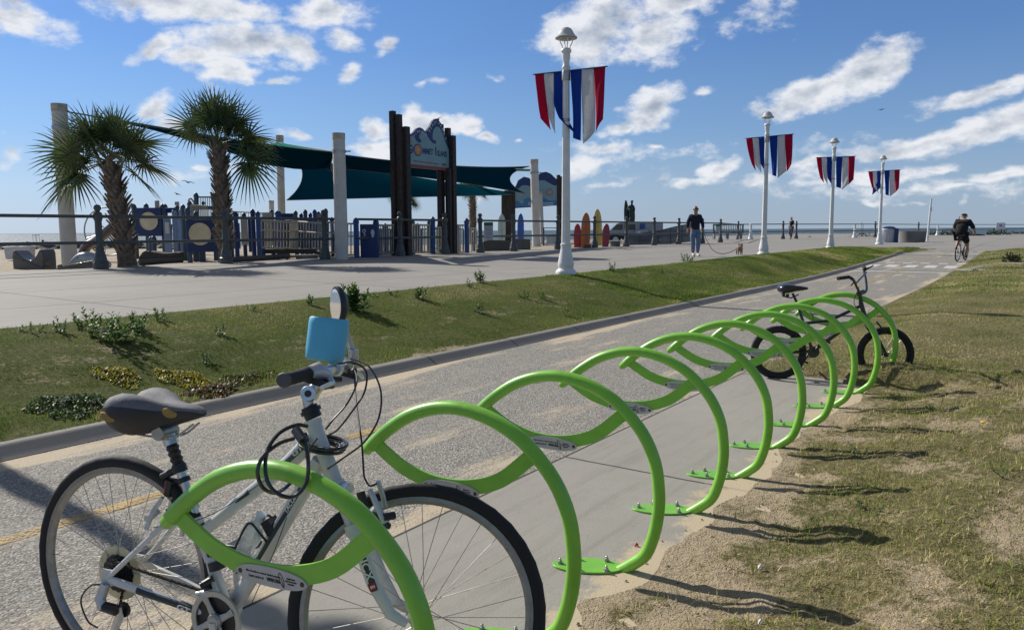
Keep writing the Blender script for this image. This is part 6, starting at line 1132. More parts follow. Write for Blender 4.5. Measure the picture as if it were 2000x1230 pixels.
# ================================================================== FAR RIGHT
t, p = at_thing('litter_bin', 'white ribbed litter bin with blue sides at the foot of the farthest lamp', 'litter bin', 1736, 473, 49.5); t.location.z = .5; kx = 49.5 / FPX
mb = MB(); mb.lathe([(.34, 0), (.37, .05), (.38, .85), (.36, .88)], 20, (-.10, 0, 0)); mb.build('bin_body', mk('bin_body_white', (.55, .56, .57), .5), t)
for k in range(14): a = R(180 + k * 13.5); mb = MB(); mb.box((-.10 + .385 * math.cos(a), .385 * math.sin(a), .45), (.02, .02, .78), (0, 0, a)); mb.build('bin_rib', mk('bin_rib_grey', (.35, .36, .38), .5), t)
mb = MB(); mb.box((.33, .05, .45), (.30, .6, .92)); mb.build('side_panel', M_pb, t, bevel=.02); mb = MB(); mb.lathe([(.40, .88), (.40, .93), (.25, 1.02), (.02, 1.04)], 20, (-.02, 0, 0)); mb.build('lid', M_pb, t)
t, p = at_thing('planter', 'wide round grey concrete planter right of the litter bin', 'planter', 1782, 473, 50); t.location.z = .5; mb = MB(); mb.lathe([(.70, 0), (.74, .1), (.80, .66), (.82, .72), (.74, .73), (.72, .6), (.02, .58)], 28); mb.build('bowl', mk('planter_concrete', (.19, .185, .17), .85, bump=.003), t, smooth=40); mb = MB(); mb.lathe([(.73, .62), (.5, .68), (.02, .66)], 20); mb.build('soil', mk('soil', (.05, .04, .03), .9), t)
t, p = at_thing('thin_pole', 'thin leaning white pole right of the planter', 'pole', 1811, 471, 54); t.location.z = .5; tp = at(1819, 388, 54) - t.location; mb = MB(); mb.tube([(0, 0, 0), tp], [.075, .055], 12); mb.build('pole', M_lamp, t); mb = MB(); mb.tube([tp * .985, tp * 1.0], .075, 10); mb.build('cap', M_lamp, t); mb = MB(); mb.box(tp * .75 + Vector((.05, 0, 0)), (.08, .08, .3)); mb.build('bracket', M_steel, t)
t, p = at_thing('beach_sign', 'small white square sign on a post at the far right railing', 'sign', 1950, 462, 92); mb = MB(); mb.tube([(0, 0, 0), (0, 0, 1.55)], .045, 8); mb.build('post', M_rail, t); mb = MB(); mb.box((.15, -.05, 1.25), (1.1, .04, .75)); mb.build('sign_face', M_sgw, t); mb = MB(); mb.box((.15, -.075, 1.3), (.35, .01, .2)); mb.build('sign_mark', mk('sign_grey', (.2, .2, .2), .6), t)
M_bush = mat_leafy('bush_leaf', (.018, .040, .014), (.050, .080, .028), .2)
def bush(label, u, Y, zb, w, h, n, seed, name='bush', stems=0):
    p = atz(u, Y, zb); t = thing(name, label, 'bush', tuple(p)); r = random.Random(seed); mb = MB()
    for i in range(n):
        a = r.uniform(0, 2 * PI); e = math.acos(r.uniform(0, 1)); q = r.uniform(.45, 1) ** .5 * (1 + .18 * math.sin(a * 3 + seed)); c = Vector((w / 2 * math.cos(a) * math.sin(e) * q, w / 3 * math.sin(a) * math.sin(e) * q, h * math.cos(e) * q)); d1 = Vector((r.uniform(-1, 1), r.uniform(-1, 1), r.uniform(-.2, 1))).normalized(); d2 = d1.cross(Vector((r.uniform(-1, 1), r.uniform(-1, 1), 1))).normalized(); L = r.uniform(.07, .15) * (Y / 60); mb.add([c - d2 * L * .3, c + d1 * L, c + d2 * L * .3, c - d1 * L * .4], [(0, 1, 2, 3)])
    mb.build('foliage', M_bush, t, smooth=0); mb = MB()
    for i in range(6): a = i; mb.tube([(0, 0, 0), (w * .25 * math.cos(a), w * .15 * math.sin(a), h * .7)], .02, 5)
    for i in range(stems): mb.tube([(r.uniform(-.2, .4), 0, h * .5), (r.uniform(-.1, .5), 0, h + 1.0 + r.uniform(0, .6))], .02, 5)
    mb.build('stem', mk('twig', (.10, .08, .05), .8), t)
bush('dark bush behind the railing just right of the cyclist', 1868, 95, -.3, 4.6, 1.6, 1500, 1, stems=3); bush('dark bush behind the railing left of the cyclist', 1828, 95, -.3, 3.6, 1.3, 900, 2); bush('dark bush under the small white sign', 1945, 96, -.3, 3.6, 1.5, 1100, 3); bush('low bush behind the railing left of the farthest lamp', 1683, 78, -.2, 3.6, 1.1, 900, 4, stems=2)
bush('small low bush beside the helmeted person', 1578, 72, -.1, 1.6, .8, 300, 5); bush('low bush behind the walking man\'s leash hand', 1380, 60, -.1, 1.2, .8, 260, 6); bush('low bush at the far right edge of the plaza', 1990, 110, -.3, 4, 1.1, 600, 7)
bush('dark green bush on the lawn at the right edge', 1975, 25.4, .26, .62, .34, 700, 8, 'bush')
for o in bpy.data.objects:
    if o.name.startswith('foliage') and False: pass
t, p = at_thing('log', 'dark driftwood log lying below the bush right of the cyclist', 'log', 1893, 463, 88); mb = MB(); mb.tube([(-1.6, 0, .1), (0, 0, .16), (1.7, 0, .1)], [.22, .26, .2], 10); mb.build('log_body', M_tb, t)
# birds
for i, (u, v, Y, lb) in enumerate(((367, 357, 60, 'small gull in flight between the two big palms, upper one'), (346, 380, 70, 'small gull in flight between the two big palms, lower one'), (855, 234, 60, 'small dark bird above the wave topped sign'), (1722, 215, 90, 'tiny dark bird high above the third lamp'))):
    t, p = at_thing('bird', lb, 'bird', u, v, Y); skin('body', dict(a=(-.18, 0, 0, .03), b=(0, 0, .02, .06), c=(.14, 0, .03, .04), w1=(.0, -.2, .10, .03), w2=(-.05, -.5, .04, .012), w3=(0, .2, .10, .03), w4=(-.05, .5, .04, .012)), [('a', 'b'), ('b', 'c'), ('b', 'w1'), ('w1', 'w2'), ('b', 'w3'), ('w3', 'w4')], mk('bird_grey', (.10, .10, .11), .7), t, 1); t.rotation_euler = (.2, 0, 1.9 + i)

# ================================================================== PEOPLE
def fingers(J, E, wr, hd, side, tag_):
    """adds a palm and five fingers at the end of an arm"""
    w = Vector(J[wr][:3]); d = (Vector(hd) - w).normalized(); up = Vector((0, -1, 0)); sd = d.cross(up).normalized(); pm_ = w + d * .07
    J[tag_ + 'p'] = (*pm_, (.028, .018)); E.append((wr, tag_ + 'p'))
    for k, (o_, L) in enumerate(((-.027, .062), (-.009, .072), (.009, .068), (.027, .055))):
        a = pm_ + sd * o_ + d * .02; b = a + d * L * .55 + up * .012; c = a + d * L + up * .030
        J[f'{tag_}a{k}'] = (*a, .0095); J[f'{tag_}b{k}'] = (*b, .0085); J[f'{tag_}c{k}'] = (*c, .007); E += [(tag_ + 'p', f'{tag_}a{k}'), (f'{tag_}a{k}', f'{tag_}b{k}'), (f'{tag_}b{k}', f'{tag_}c{k}')]
    a = w + d * .03 + up * .025 - sd * side * .01; b = a + d * .035 + up * .02; J[tag_ + 't0'] = (*a, .011); J[tag_ + 't1'] = (*b, .009); E += [(tag_ + 'p', tag_ + 't0'), (tag_ + 't0', tag_ + 't1')]
M_sk = mk('skin', (.36, .20, .13), .55, ns=10); M_navy = mk('navy_sweater', (.010, .014, .035), .9, ns=30, bump=.003); M_jean = mk('blue_denim', (.10, .17, .27), .85, ns=20, na=.25, bump=.004); M_shoe = mk('white_shoe', (.55, .56, .58), .6); M_sole = mk('dark_sole', (.05, .05, .05), .8); M_hair = mk('grey_hair', (.42, .37, .30), .8, ns=60, na=.3)
def face(par, c, r, fwd_, glasses=True):
    c = Vector(c); f = Vector(fwd_).normalized(); s = f.cross(Vector((0, 0, 1))).normalized()
    mb = MB(); mb.tube([c + f * r * .85 + Vector((0, 0, .015)), c + f * r * 1.18 + Vector((0, 0, -.012)), c + f * r * .95 + Vector((0, 0, -.028))], [.008, .013, .010], 8); mb.build('nose', M_sk, par)
    for q in (-1, 1):
        mb = MB(); mb.ball(c + f * r * .84 + s * q * .032 + Vector((0, 0, .015)), .013, 8, 6); mb.build('eye', M_sgw, par); mb = MB(); mb.ball(c + s * q * r * .95 + Vector((0, 0, -.0)), .022, 8, 6, (.5, .8, 1.3)); mb.build('ear', M_sk, par)
    mb = MB(); mb.tube([c + f * r * .93 + s * .025 + Vector((0, 0, -.055)), c + f * r * .97 + Vector((0, 0, -.058)), c + f * r * .93 - s * .025 + Vector((0, 0, -.055))], .006, 6); mb.build('mouth', mk('lips', (.25, .09, .07), .5), par)
    if glasses: mb = MB(); mb.box(c + f * r * .98 + Vector((0, 0, .016)), (.125, .022, .034), (0, 0, math.atan2(f.y, f.x) + PI / 2)); mb.build('sunglasses', M_blk, par, bevel=.006)
# walking man with leash
man = thing('person', 'man in a dark sweater, blue jeans and sunglasses walking a dog on a leash', 'person', (6.17, 25.94, float(zat(*ST(6.17, 25.94))) + .004), 0, rot=(0, 0, R(4))); man.scale = (.97, .97, .97)
J = dict(p=(0, 0, .93, .13), s=(0, 0, 1.08, .13), c=(0, 0, 1.28, .15), u=(0, .01, 1.40, .085), n=(0, .0, 1.48, .052), j=(0, -.03, 1.555, .075), h=(0, -.015, 1.62, .098), t=(0, -.0, 1.70, .070),
    sl=(-.155, .02, 1.375, .060), el=(-.25, .05, 1.15, .045), wl=(-.275, -.03, .93, .030), sr=(.155, .02, 1.375, .060), er=(.26, .04, 1.15, .045), wr=(.265, -.07, .93, .030),
    hl=(-.095, 0, .90, .095), kl=(-.085, -.05, .50, .065), al=(-.04, .10, .11, .045), fl=(-.05, -.02, .05, .040), gl=(-.06, -.13, .035, .032), hr=(.095, 0, .90, .095), kr=(.085, -.12, .50, .065), ar=(.04, -.16, .10, .045), fr=(.04, -.27, .05, .040), gr=(.05, -.38, .035, .032))
E_ = [('p', 's'), ('s', 'c'), ('c', 'u'), ('u', 'n'), ('n', 'j'), ('j', 'h'), ('h', 't'), ('u', 'sl'), ('sl', 'el'), ('el', 'wl'), ('u', 'sr'), ('sr', 'er'), ('er', 'wr'), ('p', 'hl'), ('hl', 'kl'), ('kl', 'al'), ('al', 'fl'), ('fl', 'gl'), ('p', 'hr'), ('hr', 'kr'), ('kr', 'ar'), ('ar', 'fr'), ('fr', 'gr')]
fingers(J, E_, 'wl', (-.29, -.05, .82), 1, 'L'); fingers(J, E_, 'wr', (.27, -.10, .82), -1, 'R')
skin('body', J, E_, M_sk, man)
def sub(J, ks, dr): return {k: (*J[k][:3], J[k][3] + dr) for k in ks}
Jc = sub(J, ['s', 'c', 'u', 'sl', 'el', 'sr', 'er'], .026); Jc['p'] = (0, 0, .915, .165); Jc['wl'] = (-.284, -.02, .955, .045); Jc['wr'] = (.264, -.06, .955, .045); Jc['n'] = (0, 0, 1.455, .066); Jc['p'], Jc['s'] = Jc['p'], (0, 0, 1.10, .165); Jc['c'] = (0, 0, 1.28, .185)
skin('sweater', Jc, [('p', 's'), ('s', 'c'), ('c', 'u'), ('u', 'n'), ('u', 'sl'), ('sl', 'el'), ('el', 'wl'), ('u', 'sr'), ('sr', 'er'), ('er', 'wr')], M_navy, man)
Jj = sub(J, ['hl', 'kl', 'hr', 'kr', 'p'], .018); Jj['al'] = (-.04, .09, .13, .068); Jj['ar'] = (.04, -.16, .13, .068); Jj['hl'] = (-.095, 0, .86, .118); Jj['hr'] = (.095, 0, .86, .118)
skin('jeans', Jj, [('p', 'hl'), ('hl', 'kl'), ('kl', 'al'), ('p', 'hr'), ('hr', 'kr'), ('kr', 'ar')], M_jean, man)
for a, b, c in (('al', 'fl', 'gl'), ('ar', 'fr', 'gr')): skin('shoe', {'a': (*(Vector(J[a][:3]) + Vector((0, .02, -.035))), .048), 'b': (*J[b][:3], .050), 'c': (J[c][0], J[c][1], .04, .042)}, [('a', 'b'), ('b', 'c')], M_shoe, man)
skin('hair', dict(a=(0, .05, 1.61, .06), b=(0, .03, 1.665, .088), c=(0, -.03, 1.705, .062)), [('a', 'b'), ('b', 'c')], M_hair, man); face(man, (0, -.02, 1.61), .098, (0, -1, 0))
# dog
dp_ = Vector((8.02, 27.1, 0)); dp_.z = float(zat(*ST(8.02, 27.1))) + .004
dg = thing('dog', 'small shaggy brown and white dog walking on the leash', 'dog', tuple(dp_), R(-8)); M_fur = mk('brown_fur', (.24, .19, .15), .95, ns=14, na=.5, bump=.02)
Jd = dict(b=(0, .10, .24, .10), c=(0, -.02, .25, .095), a=(0, .24, .235, .085), ch=(0, -.12, .235, .11), n=(.0, -.19, .31, .07), h=(0, -.24, .345, .072), m=(0, -.31, .32, .035), m2=(0, -.345, .315, .026), t0=(0, .32, .29, .03), t1=(.02, .38, .36, .025), t2=(.03, .36, .42, .018))
Ed = [('b', 'c'), ('b', 'a'), ('c', 'ch'), ('ch', 'n'), ('n', 'h'), ('h', 'm'), ('m', 'm2'), ('a', 't0'), ('t0', 't1'), ('t1', 't2')]
for s, q in ((-1, 'l'), (1, 'r')):
    Jd['f' + q] = (s * .06, -.12, .18, .038); Jd['g' + q] = (s * .065, -.11 + s * .02, .10, .024); Jd['i' + q] = (s * .065, -.13 + s * .03, .03, .022); Jd['q' + q] = (s * .065, -.16 + s * .03, .018, .02)
    Jd['k' + q] = (s * .06, .20, .17, .045); Jd['l' + q] = (s * .065, .27, .11, .024); Jd['o' + q] = (s * .065, .25, .03, .02); Jd['r' + q] = (s * .065, .22, .018, .02); Jd['e' + q] = (s * .055, -.22, .385, .022); Jd['v' + q] = (s * .075, -.23, .33, .018)
    Ed += [('ch', 'f' + q), ('f' + q, 'g' + q), ('g' + q, 'i' + q), ('i' + q, 'q' + q), ('a', 'k' + q), ('k' + q, 'l' + q), ('l' + q, 'o' + q), ('o' + q, 'r' + q), ('h', 'e' + q), ('e' + q, 'v' + q)]
skin('body', Jd, Ed, M_fur, dg); skin('white_muzzle', dict(a=(0, -.27, .34, .030), b=(0, -.325, .322, .036), c=(0, -.30, .285, .03)), [('a', 'b'), ('b', 'c')], mk('white_fur', (.45, .42, .38), .95), dg); mb = MB(); mb.ball((0, -.372, .325), .014, 8, 6); mb.build('nose', M_blk, dg)
for s in (-1, 1): mb = MB(); mb.ball((s * .03, -.30, .365), .009, 8, 6); mb.build('eye', M_blk, dg)
skin('collar', dict(a=(0, -.165, .28, .085), b=(0, -.185, .305, .08)), [('a', 'b')], mk('green_collar', (.08, .16, .15), .6), dg, 1)
hand = man.location + Vector((.262, -.09, .80)); col_ = dp_ + Vector((-.04, -.15, .30))
ls = thing('leash', 'thin dark slack leash from the man\'s hand to the dog', 'leash', tuple(hand)); mb = MB(); mb.tube(spline([Vector((0, 0, 0)), Vector((.14, .1, -.28)), Vector((.42, .3, -.62)), Vector((.80, .55, -.74)), Vector((1.2, .75, -.66)), col_ - hand], 6), .011, 6, flat=(1, .5)); mb.build('leash_strap', mk('leash_black', (.02, .022, .03), .7), ls)
# cyclist
def cyc_bike():
    t = thing('bicycle', 'bicycle ridden away along the path by the person in black', 'bicycle'); wq = (M_rub, M_silver, M_spoke, M_dark); wheel(t, (0, 0, .34), .34, .024, wq, nsp=20, seg=48, ridge=False); wheel(t, (1.06, 0, .34), .34, .024, wq, nsp=20, seg=48, ridge=False)
    mb = MB(); bb = Vector((.42, 0, .29)); hd = Vector((.90, 0, .80)); h2 = Vector((.94, 0, .66)); sc = Vector((.26, 0, .72)); mb.tube([hd, h2], .02, 10); mb.tube([h2, bb], .017, 10); mb.tube([hd, sc], .014, 10); mb.tube([bb, sc], .015, 10)
    for s in (-1, 1): mb.tube([(0, s * .06, .34), bb + Vector((-.03, s * .03, 0))], .009, 8); mb.tube([(0, s * .06, .34), sc], .008, 8)
    mb.build('frame', M_silver, t); mb = MB(); 
    for s in (-1, 1): mb.tube([h2 + Vector((.01, s * .05, 0)), (1.06, s * .055, .34)], .012, 8)
    mb.tube([h2 + Vector((.01, -.05, 0)), h2 + Vector((.01, .05, 0))], .016, 8); mb.build('fork', M_silver, t); mb = MB(); mb.tube([hd, (.86, 0, .95)], .014, 10); mb.tube([(.78, -.31, .99), (.86, -.12, .96), (.86, .12, .96), (.78, .31, .99)], .012, 10); mb.build('handlebar', M_dark, t); mb = MB(); mb.tube([sc, (.22, 0, .84)], .013, 8); mb.build('seat_post', M_silver, t)
    saddle(stn, t, M_blk, M_blk, z0=-.02, x0=.07); mb = MB(); mb.tube([(.42, -.09, .29), (.46, -.10, .14)], .011, 8); mb.tube([(.42, .09, .29), (.38, .10, .44)], .011, 8); mb.tube([(.42, -.1, .29), (.42, .1, .29)], .012, 8); mb.box((.46, -.16, .14), (.09, .09, .02)); mb.box((.38, .16, .44), (.09, .09, .02)); mb.lathe([(.09, -.05), (.09, -.045)], 24, (.42, 0, .29), 'y'); mb.build('crankset', M_dark, t); return t
cb = cyc_bike(); cy = Vector((16.38, 28.28, 0)); cy.z = gz(cy.x, cy.y) + .01; cb.location = cy; cb.rotation_euler = (R(2), R(-1.0), R(46))
cp = thing('person', 'cyclist in black T-shirt, shorts and cap riding away along the path', 'person', tuple(cy), rot=(R(2), R(-1.0), R(46)))
J = dict(p=(.20, 0, .99, .13), s=(.24, 0, 1.15, .14), c=(.32, 0, 1.36, .16), u=(.36, 0, 1.48, .10), n=(.39, 0, 1.55, .06), j=(.42, 0, 1.60, .075), h=(.42, 0, 1.66, .10), t=(.41, 0, 1.74, .075),
    sl=(.36, .19, 1.46, .07), el=(.52, .33, 1.22, .045), wl=(.74, .32, 1.04, .03), sr=(.36, -.19, 1.46, .07), er=(.52, -.33, 1.22, .045), wr=(.74, -.32, 1.04, .03),
    hl=(.24, .10, .95, .11), kl=(.62, .16, .78, .075), al=(.40, .16, .53, .042), fl=(.42, .165, .475, .040), gl=(.52, .17, .455, .03), hr=(.24, -.10, .95, .11), kr=(.50, -.16, .62, .070), ar=(.42, -.16, .24, .042), fr=(.45, -.165, .19, .040), gr=(.55, -.17, .165, .03))
E_ = [('p', 's'), ('s', 'c'), ('c', 'u'), ('u', 'n'), ('n', 'j'), ('j', 'h'), ('h', 't'), ('u', 'sl'), ('sl', 'el'), ('el', 'wl'), ('u', 'sr'), ('sr', 'er'), ('er', 'wr'), ('p', 'hl'), ('hl', 'kl'), ('kl', 'al'), ('al', 'fl'), ('fl', 'gl'), ('p', 'hr'), ('hr', 'kr'), ('kr', 'ar'), ('ar', 'fr'), ('fr', 'gr')]
fingers(J, E_, 'wl', (.82, .31, .99), 1, 'L'); fingers(J, E_, 'wr', (.82, -.31, .99), -1, 'R'); skin('body', J, E_, M_sk, cp); M_bk2 = mk('black_cloth', (.007, .008, .012), .9, ns=30)
Jc = sub(J, ['u', 'sl', 'sr'], .04); Jc['s'] = (.21, 0, 1.13, .215); Jc['c'] = (.31, 0, 1.34, .225); Jc['p'] = (.17, 0, .925, .205); Jc['u'] = (.355, 0, 1.47, .16); Jc['el'] = (.55, .33, 1.20, .075); Jc['er'] = (.55, -.33, 1.20, .075); skin('t_shirt', Jc, [('p', 's'), ('s', 'c'), ('c', 'u'), ('u', 'sl'), ('sl', 'el'), ('u', 'sr'), ('sr', 'er')], M_bk2, cp)
Jj = dict(p=(.20, 0, .96, .17), hl=(.26, .11, .93, .14), kl=(.54, .16, .81, .11), hr=(.26, -.11, .92, .14), kr=(.47, -.16, .68, .11)); skin('shorts', Jj, [('p', 'hl'), ('hl', 'kl'), ('p', 'hr'), ('hr', 'kr')], M_bk2, cp)
for a, b, c in (('al', 'fl', 'gl'), ('ar', 'fr', 'gr')): skin('shoe', {'a': (*(Vector(J[a][:3]) + Vector((-.02, 0, -.05))), .045), 'b': (*J[b][:3], .048), 'c': (*J[c][:3], .04)}, [('a', 'b'), ('b', 'c')], M_sole, cp)
skin('cap', dict(a=(.41, 0, 1.66, .125), b=(.41, 0, 1.76, .105)), [('a', 'b')], M_bk2, cp); mb = MB(); mb.box((.54, 0, 1.715), (.10, .14, .015), (0, .15, 0)); mb.build('cap_brim', M_bk2, cp, bevel=.005); face(cp, (.43, 0, 1.65), .098, (1, 0, 0), False)
# person by the far railing
wp_ = atz(1545, 61, .605); hp = thing('person', 'person in a dark jacket, plaid trousers and helmet standing sideways at the far railing', 'person', tuple(wp_), R(-80))
J = dict(p=(0, 0, .93, .12), s=(0, 0, 1.1, .12), c=(0, .01, 1.28, .14), u=(0, .02, 1.42, .09), n=(0, 0, 1.50, .055), h=(0, -.03, 1.62, .098), t=(0, -.02, 1.70, .07), sl=(-.16, .03, 1.40, .06), el=(-.22, .06, 1.15, .045), wl=(-.20, -.10, .98, .03), sr=(.16, .03, 1.40, .06), er=(.2, .05, 1.15, .045), wr=(.18, -.06, .95, .03), hl=(-.09, 0, .9, .09), kl=(-.09, -.1, .5, .06), al=(-.09, .08, .1, .04), gl=(-.09, -.06, .04, .035), hr=(.09, 0, .9, .09), kr=(.09, .0, .5, .06), ar=(.09, -.05, .1, .04), gr=(.09, -.18, .04, .035))
E_ = [('p', 's'), ('s', 'c'), ('c', 'u'), ('u', 'n'), ('n', 'h'), ('h', 't'), ('u', 'sl'), ('sl', 'el'), ('el', 'wl'), ('u', 'sr'), ('sr', 'er'), ('er', 'wr'), ('p', 'hl'), ('hl', 'kl'), ('kl', 'al'), ('al', 'gl'), ('p', 'hr'), ('hr', 'kr'), ('kr', 'ar'), ('ar', 'gr')]
fingers(J, E_, 'wl', (-.2, -.15, .9), 1, 'L'); fingers(J, E_, 'wr', (.18, -.1, .86), -1, 'R'); skin('body', J, E_, M_sk, hp)
Jc = sub(J, ['u', 'c', 's', 'sl', 'sr', 'el', 'er'], .028); Jc['p'] = (0, 0, .95, .15); skin('jacket', Jc, [('p', 's'), ('s', 'c'), ('c', 'u'), ('u', 'sl'), ('sl', 'el'), ('u', 'sr'), ('sr', 'er')], M_bk2, hp)
Jj = sub(J, ['p', 'hl', 'kl', 'al', 'hr', 'kr', 'ar'], .02); skin('trousers', Jj, [('p', 'hl'), ('hl', 'kl'), ('kl', 'al'), ('p', 'hr'), ('hr', 'kr'), ('kr', 'ar')], mk('plaid', (.08, .06, .08), .9, ns=30, na=.6), hp); skin('helmet', dict(a=(0, -.03, 1.67, .11), b=(0, .01, 1.73, .10)), [('a', 'b')], mk('helmet', (.42, .40, .38), .4), hp); face(hp, (0, -.04, 1.61), .09, (0, -1, 0), False)
for a, b in (('al', 'gl'), ('ar', 'gr')): skin('shoe', {'a': (*(Vector(J[a][:3]) - Vector((0, 0, .04))), .045), 'b': (*J[b][:3], .04)}, [('a', 'b')], M_sole, hp)

# ================================================================== PLANTS IN THE VERGE, LITTER
M_weed = mat_leafy('weed_leaf', (.055, .12, .018), (.13, .23, .040), .35); M_wst = mk('weed_stem', (.07, .10, .03), .7)
def weed(s, t, h, w, n, label, seed, zo=None, group='leafy weeds on the grass verge'):
    x, y = Wd(s, t); z = float(zat(s, t)) if zo is None else zo; T = thing('weed', label, 'weed', (x, y, z - .01), group=group); r = random.Random(seed); mb = MB(); ms = MB()
    k = max(2, n // 14)
    for q in range(k):
        a = r.uniform(0, 2 * PI); rr = r.uniform(0, .5) * w; b = Vector((rr * math.cos(a), rr * math.sin(a), 0)); hh = h * r.uniform(.55, 1.05) * (1 - .35 * rr / (w + 1e-3)); tip2 = b + Vector((r.uniform(-.25, .25) * w + b.x * .5, r.uniform(-.25, .25) * w + b.y * .5, hh)); ms.tube([b, b.lerp(tip2, .5) + Vector((0, 0, hh * .05)), tip2], [.004, .003, .002], 5, cap=False)
        for i in range(14):
            f = .12 + .88 * i / 13; p = b.lerp(tip2, f); a2 = i * 2.4 + r.uniform(-.4, .4); el = r.uniform(.15, .8) + .6 * f; L = h * r.uniform(.32, .55) * (1.1 - .5 * f); d = Vector((math.cos(a2) * math.cos(el), math.sin(a2) * math.cos(el), math.sin(el))); sd = Vector((-math.sin(a2), math.cos(a2), 0)); wd_ = L * .20
            m_ = p + d * L * .5; e = p + d * L - Vector((0, 0, L * .28)); nn = d.cross(sd) * wd_ * .35; mb.add([p, m_ - sd * wd_ , m_ + nn, m_ + sd * wd_, e], [(0, 1, 2), (0, 2, 3), (1, 4, 2), (2, 4, 3)])
    mb.build('leaves', M_weed, T, smooth=0); ms.build('stems', M_wst, T); return T
WD = [(1.9, 2.62, .20, .24, 46, 'leafy weed on the verge edge, left of the largest clump'), (1.78, 1.98, .24, .46, 120, 'largest leafy weed clump on the verge at the left'), (2.1, 2.25, .20, .3, 60, 'weed clump just behind the largest one'), (2.65, 2.56, .17, .16, 28, 'small upright weed right of the largest clump, on the boardwalk edge'), (1.55, 2.46, .15, .16, 30, 'small weed near the left picture edge'), (1.3, 2.66, .12, .2, 28, 'tiny weed at the very left picture edge'),
 (2.8, 1.80, .17, .12, 24, 'thin spiky weed between the two large plants, mid verge'), (2.14, 1.10, .13, .18, 34, 'compact rosette weed above the bicycle saddle'), (4.67, 2.58, .16, .14, 28, 'small pale weed on the boardwalk edge left of the mirror'), (4.95, 2.05, .36, .24, 110, 'tall dark leafy weed just right of the bicycle mirror'), (6.40, 2.26, .20, .30, 60, 'weed clump right of the dark tall weed, on the edge'), (6.25, 2.55, .12, .2, 30, 'low weed left of that clump'), (8.78, 2.93, .22, .28, 60, 'leafy weed at the boardwalk edge, halfway to the nearest lamp'), (8.1, 2.62, .16, .14, 28, 'smaller weed below and left of the halfway weed'),
 (6.7, 1.32, .18, .16, 30, 'lone weed in the middle of the verge, below the halfway weed'), (8.36, 1.64, .15, .18, 30, 'low weed in the verge left of the lamp base, left one'), (8.6, 1.50, .17, .18, 30, 'low weed in the verge left of the lamp base, right one'), (13.5, 2.80, .20, .22, 40, 'weed just right of the nearest lamp on the edge'), (18.25, 2.98, .24, .34, 60, 'dark weed below the walking man\'s feet'), (3.3, .62, .13, .3, 50, 'low weed by the kerb behind the handlebar'), (14.5, 2.0, .15, .2, 24, 'weed on the verge right of the lamp, mid slope'), (20.7, 1.30, .14, .2, 20, 'faint weed on the far verge slope'), (7.9, .68, .16, .14, 24, 'small weed near the kerb, centre of the verge'), (3.8, 2.62, .09, .40, 50, 'flat green weed patch spilling on the boardwalk edge'), (6.0, 2.75, .10, .4, 40, 'low spreading weed along the boardwalk edge, centre')]
for i, (s, t, h, w, n, lb) in enumerate(WD): weed(s, t, h * 1.1, w, int(n * 1.6), lb, 50 + i)
def patch(s, t, L, w, h, n, cols, label, seed, name='ground_cover'):
    x, y = Wd(s, t); T = thing(name, label, 'ground cover', (x, y, 0)); r = random.Random(seed); mb = MB()
    for i in range(n):
        a = r.uniform(0, 2 * PI); q = r.random() ** .6; ds = L / 2 * q * math.cos(a) * (1 + .2 * math.sin(5 * a)); dt = w / 2 * q * math.sin(a) * (1 + .3 * math.sin(3 * a + 1)); px, py = Wd(s + ds, t + dt); z = float(zat(s + ds, t + dt)) + r.uniform(0, h) * (1 - q * .6); az = r.uniform(0, 6.28); l_ = r.uniform(.010, .022); e = r.uniform(0, 1.2); d = Vector((math.cos(az) * math.cos(e), math.sin(az) * math.cos(e), math.sin(e))) * l_; sd = Vector((-math.sin(az), math.cos(az), 0)) * l_ * .45; c = Vector((px - x, py - y, z)); mb.m(0 if r.random() < .6 else 1).add([c - d, c + sd, c + d, c - sd], [(0, 1, 2, 3)])
    mb.build('leaves', cols, T, smooth=0); return T
M_yel = mat_leafy('yellow_leaf', (.42, .33, .02), (.60, .50, .04)); M_rd = mat_leafy('russet_leaf', (.12, .045, .02), (.20, .09, .03)); M_gd = mat_leafy('deep_green_leaf', (.03, .07, .015), (.06, .11, .02))
patch(1.34, 1.10, .30, .55, .05, 1500, [M_yel, M_gd], 'yellow flowering ground cover patch above the saddle, left one', 1); patch(1.75, .78, .35, .6, .06, 2200, [M_yel, M_gd], 'yellow green ground cover patch above the saddle, right one', 2); patch(1.75, .38, .45, .36, .05, 1500, [M_rd, M_gd], 'russet ground cover creeping over the kerb', 3); patch(.72, .62, .5, .5, .07, 2200, [M_gd, M_gd], 'deep green leafy patch by the kerb at the left', 4); patch(2.2, .52, .6, .3, .04, 900, [M_gd, M_rd], 'low green patch along the kerb right of the russet one', 5)
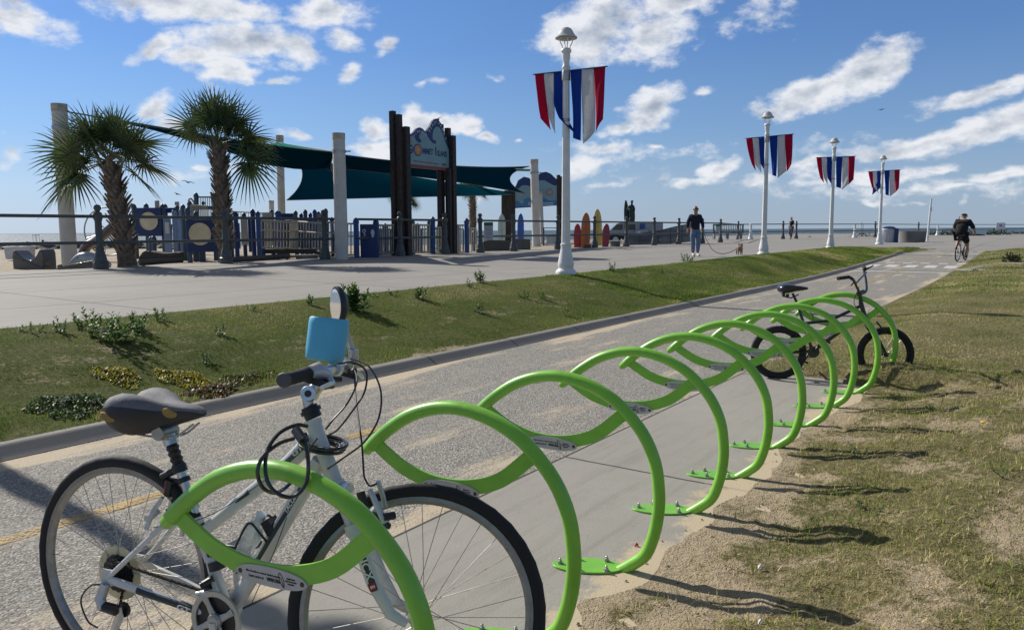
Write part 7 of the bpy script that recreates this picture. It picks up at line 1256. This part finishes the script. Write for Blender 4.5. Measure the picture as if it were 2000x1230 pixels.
def scrap(s, t, size, label, m, name='paper_scrap', cat='litter', h=.012):
    x, y = Wd(s, t); T = thing(name, label, cat, (x, y, float(zat(s, t)) + .012)); mb = MB(); mb.add([(-size, -size * .5, 0), (size * .8, -size * .6, h), (size, size * .5, 0), (-size * .7, size * .6, h * .6), (0, 0, h * 1.6)], [(0, 1, 4), (1, 2, 4), (2, 3, 4), (3, 0, 4)]); o = mb.build('scrap', m, T, smooth=0); sd = o.modifiers.new('s', 'SOLIDIFY'); sd.thickness = .002
M_pp = mk('paper', (.68, .67, .64), .8)
scrap(1.04, -4.42, .014, 'white paper scrap on the sandy bank beside the third hoop', M_pp); scrap(.52, -4.58, .013, 'white paper scrap at the bottom edge of the sandy bank', M_pp); scrap(3.7, 1.83, .016, 'white scrap in the grass left of the mirror', M_pp); scrap(1.08, 1.29, .012, 'tiny white scrap in the grass at the left', M_pp)
scrap(1.03, -3.87, .010, 'small red plastic scrap on the slab beside the third hoop', mk('red_plastic', (.5, .05, .03), .4), 'red_scrap'); scrap(8.0, 12.6, .17, 'flat green cloth lying at the foot of the bushy palm', mk('green_cloth', (.10, .30, .22), .8), 'green_cloth', 'litter', .03)
T = thing('dandelion', 'single yellow dandelion in the lawn at the right', 'flower', (2.98, 4.76, gz(2.98, 4.76))); mb = MB(); mb.lathe([(.002, 0), (.014, .004), (.016, .010), (.006, .016)], 12, (0, 0, .045)); mb.build('flower_head', mk('dandelion_yellow', (.75, .52, .02), .7), T); mb = MB(); mb.tube([(0, 0, 0), (0, 0, .048)], .0018, 6); mb.build('flower_stem', M_wst, T)
T = weed(3.55, -4.9, .05, .12, 30, 'low green weed around the dandelion on the lawn', 99)
for i, (s, t) in enumerate(((2.9, -4.5), (4.2, -4.75), (1.9, -4.7), (2.4, -5.2))): weed(s, t, .06, .26, 56, ('green weed tuft beside the fifth hoop shadow', 'green weed tuft beside the seventh hoop shadow', 'green weed tuft on the sandy bank by the fourth hoop', 'green weed tuft in the middle of the right lawn')[i], 120 + i)
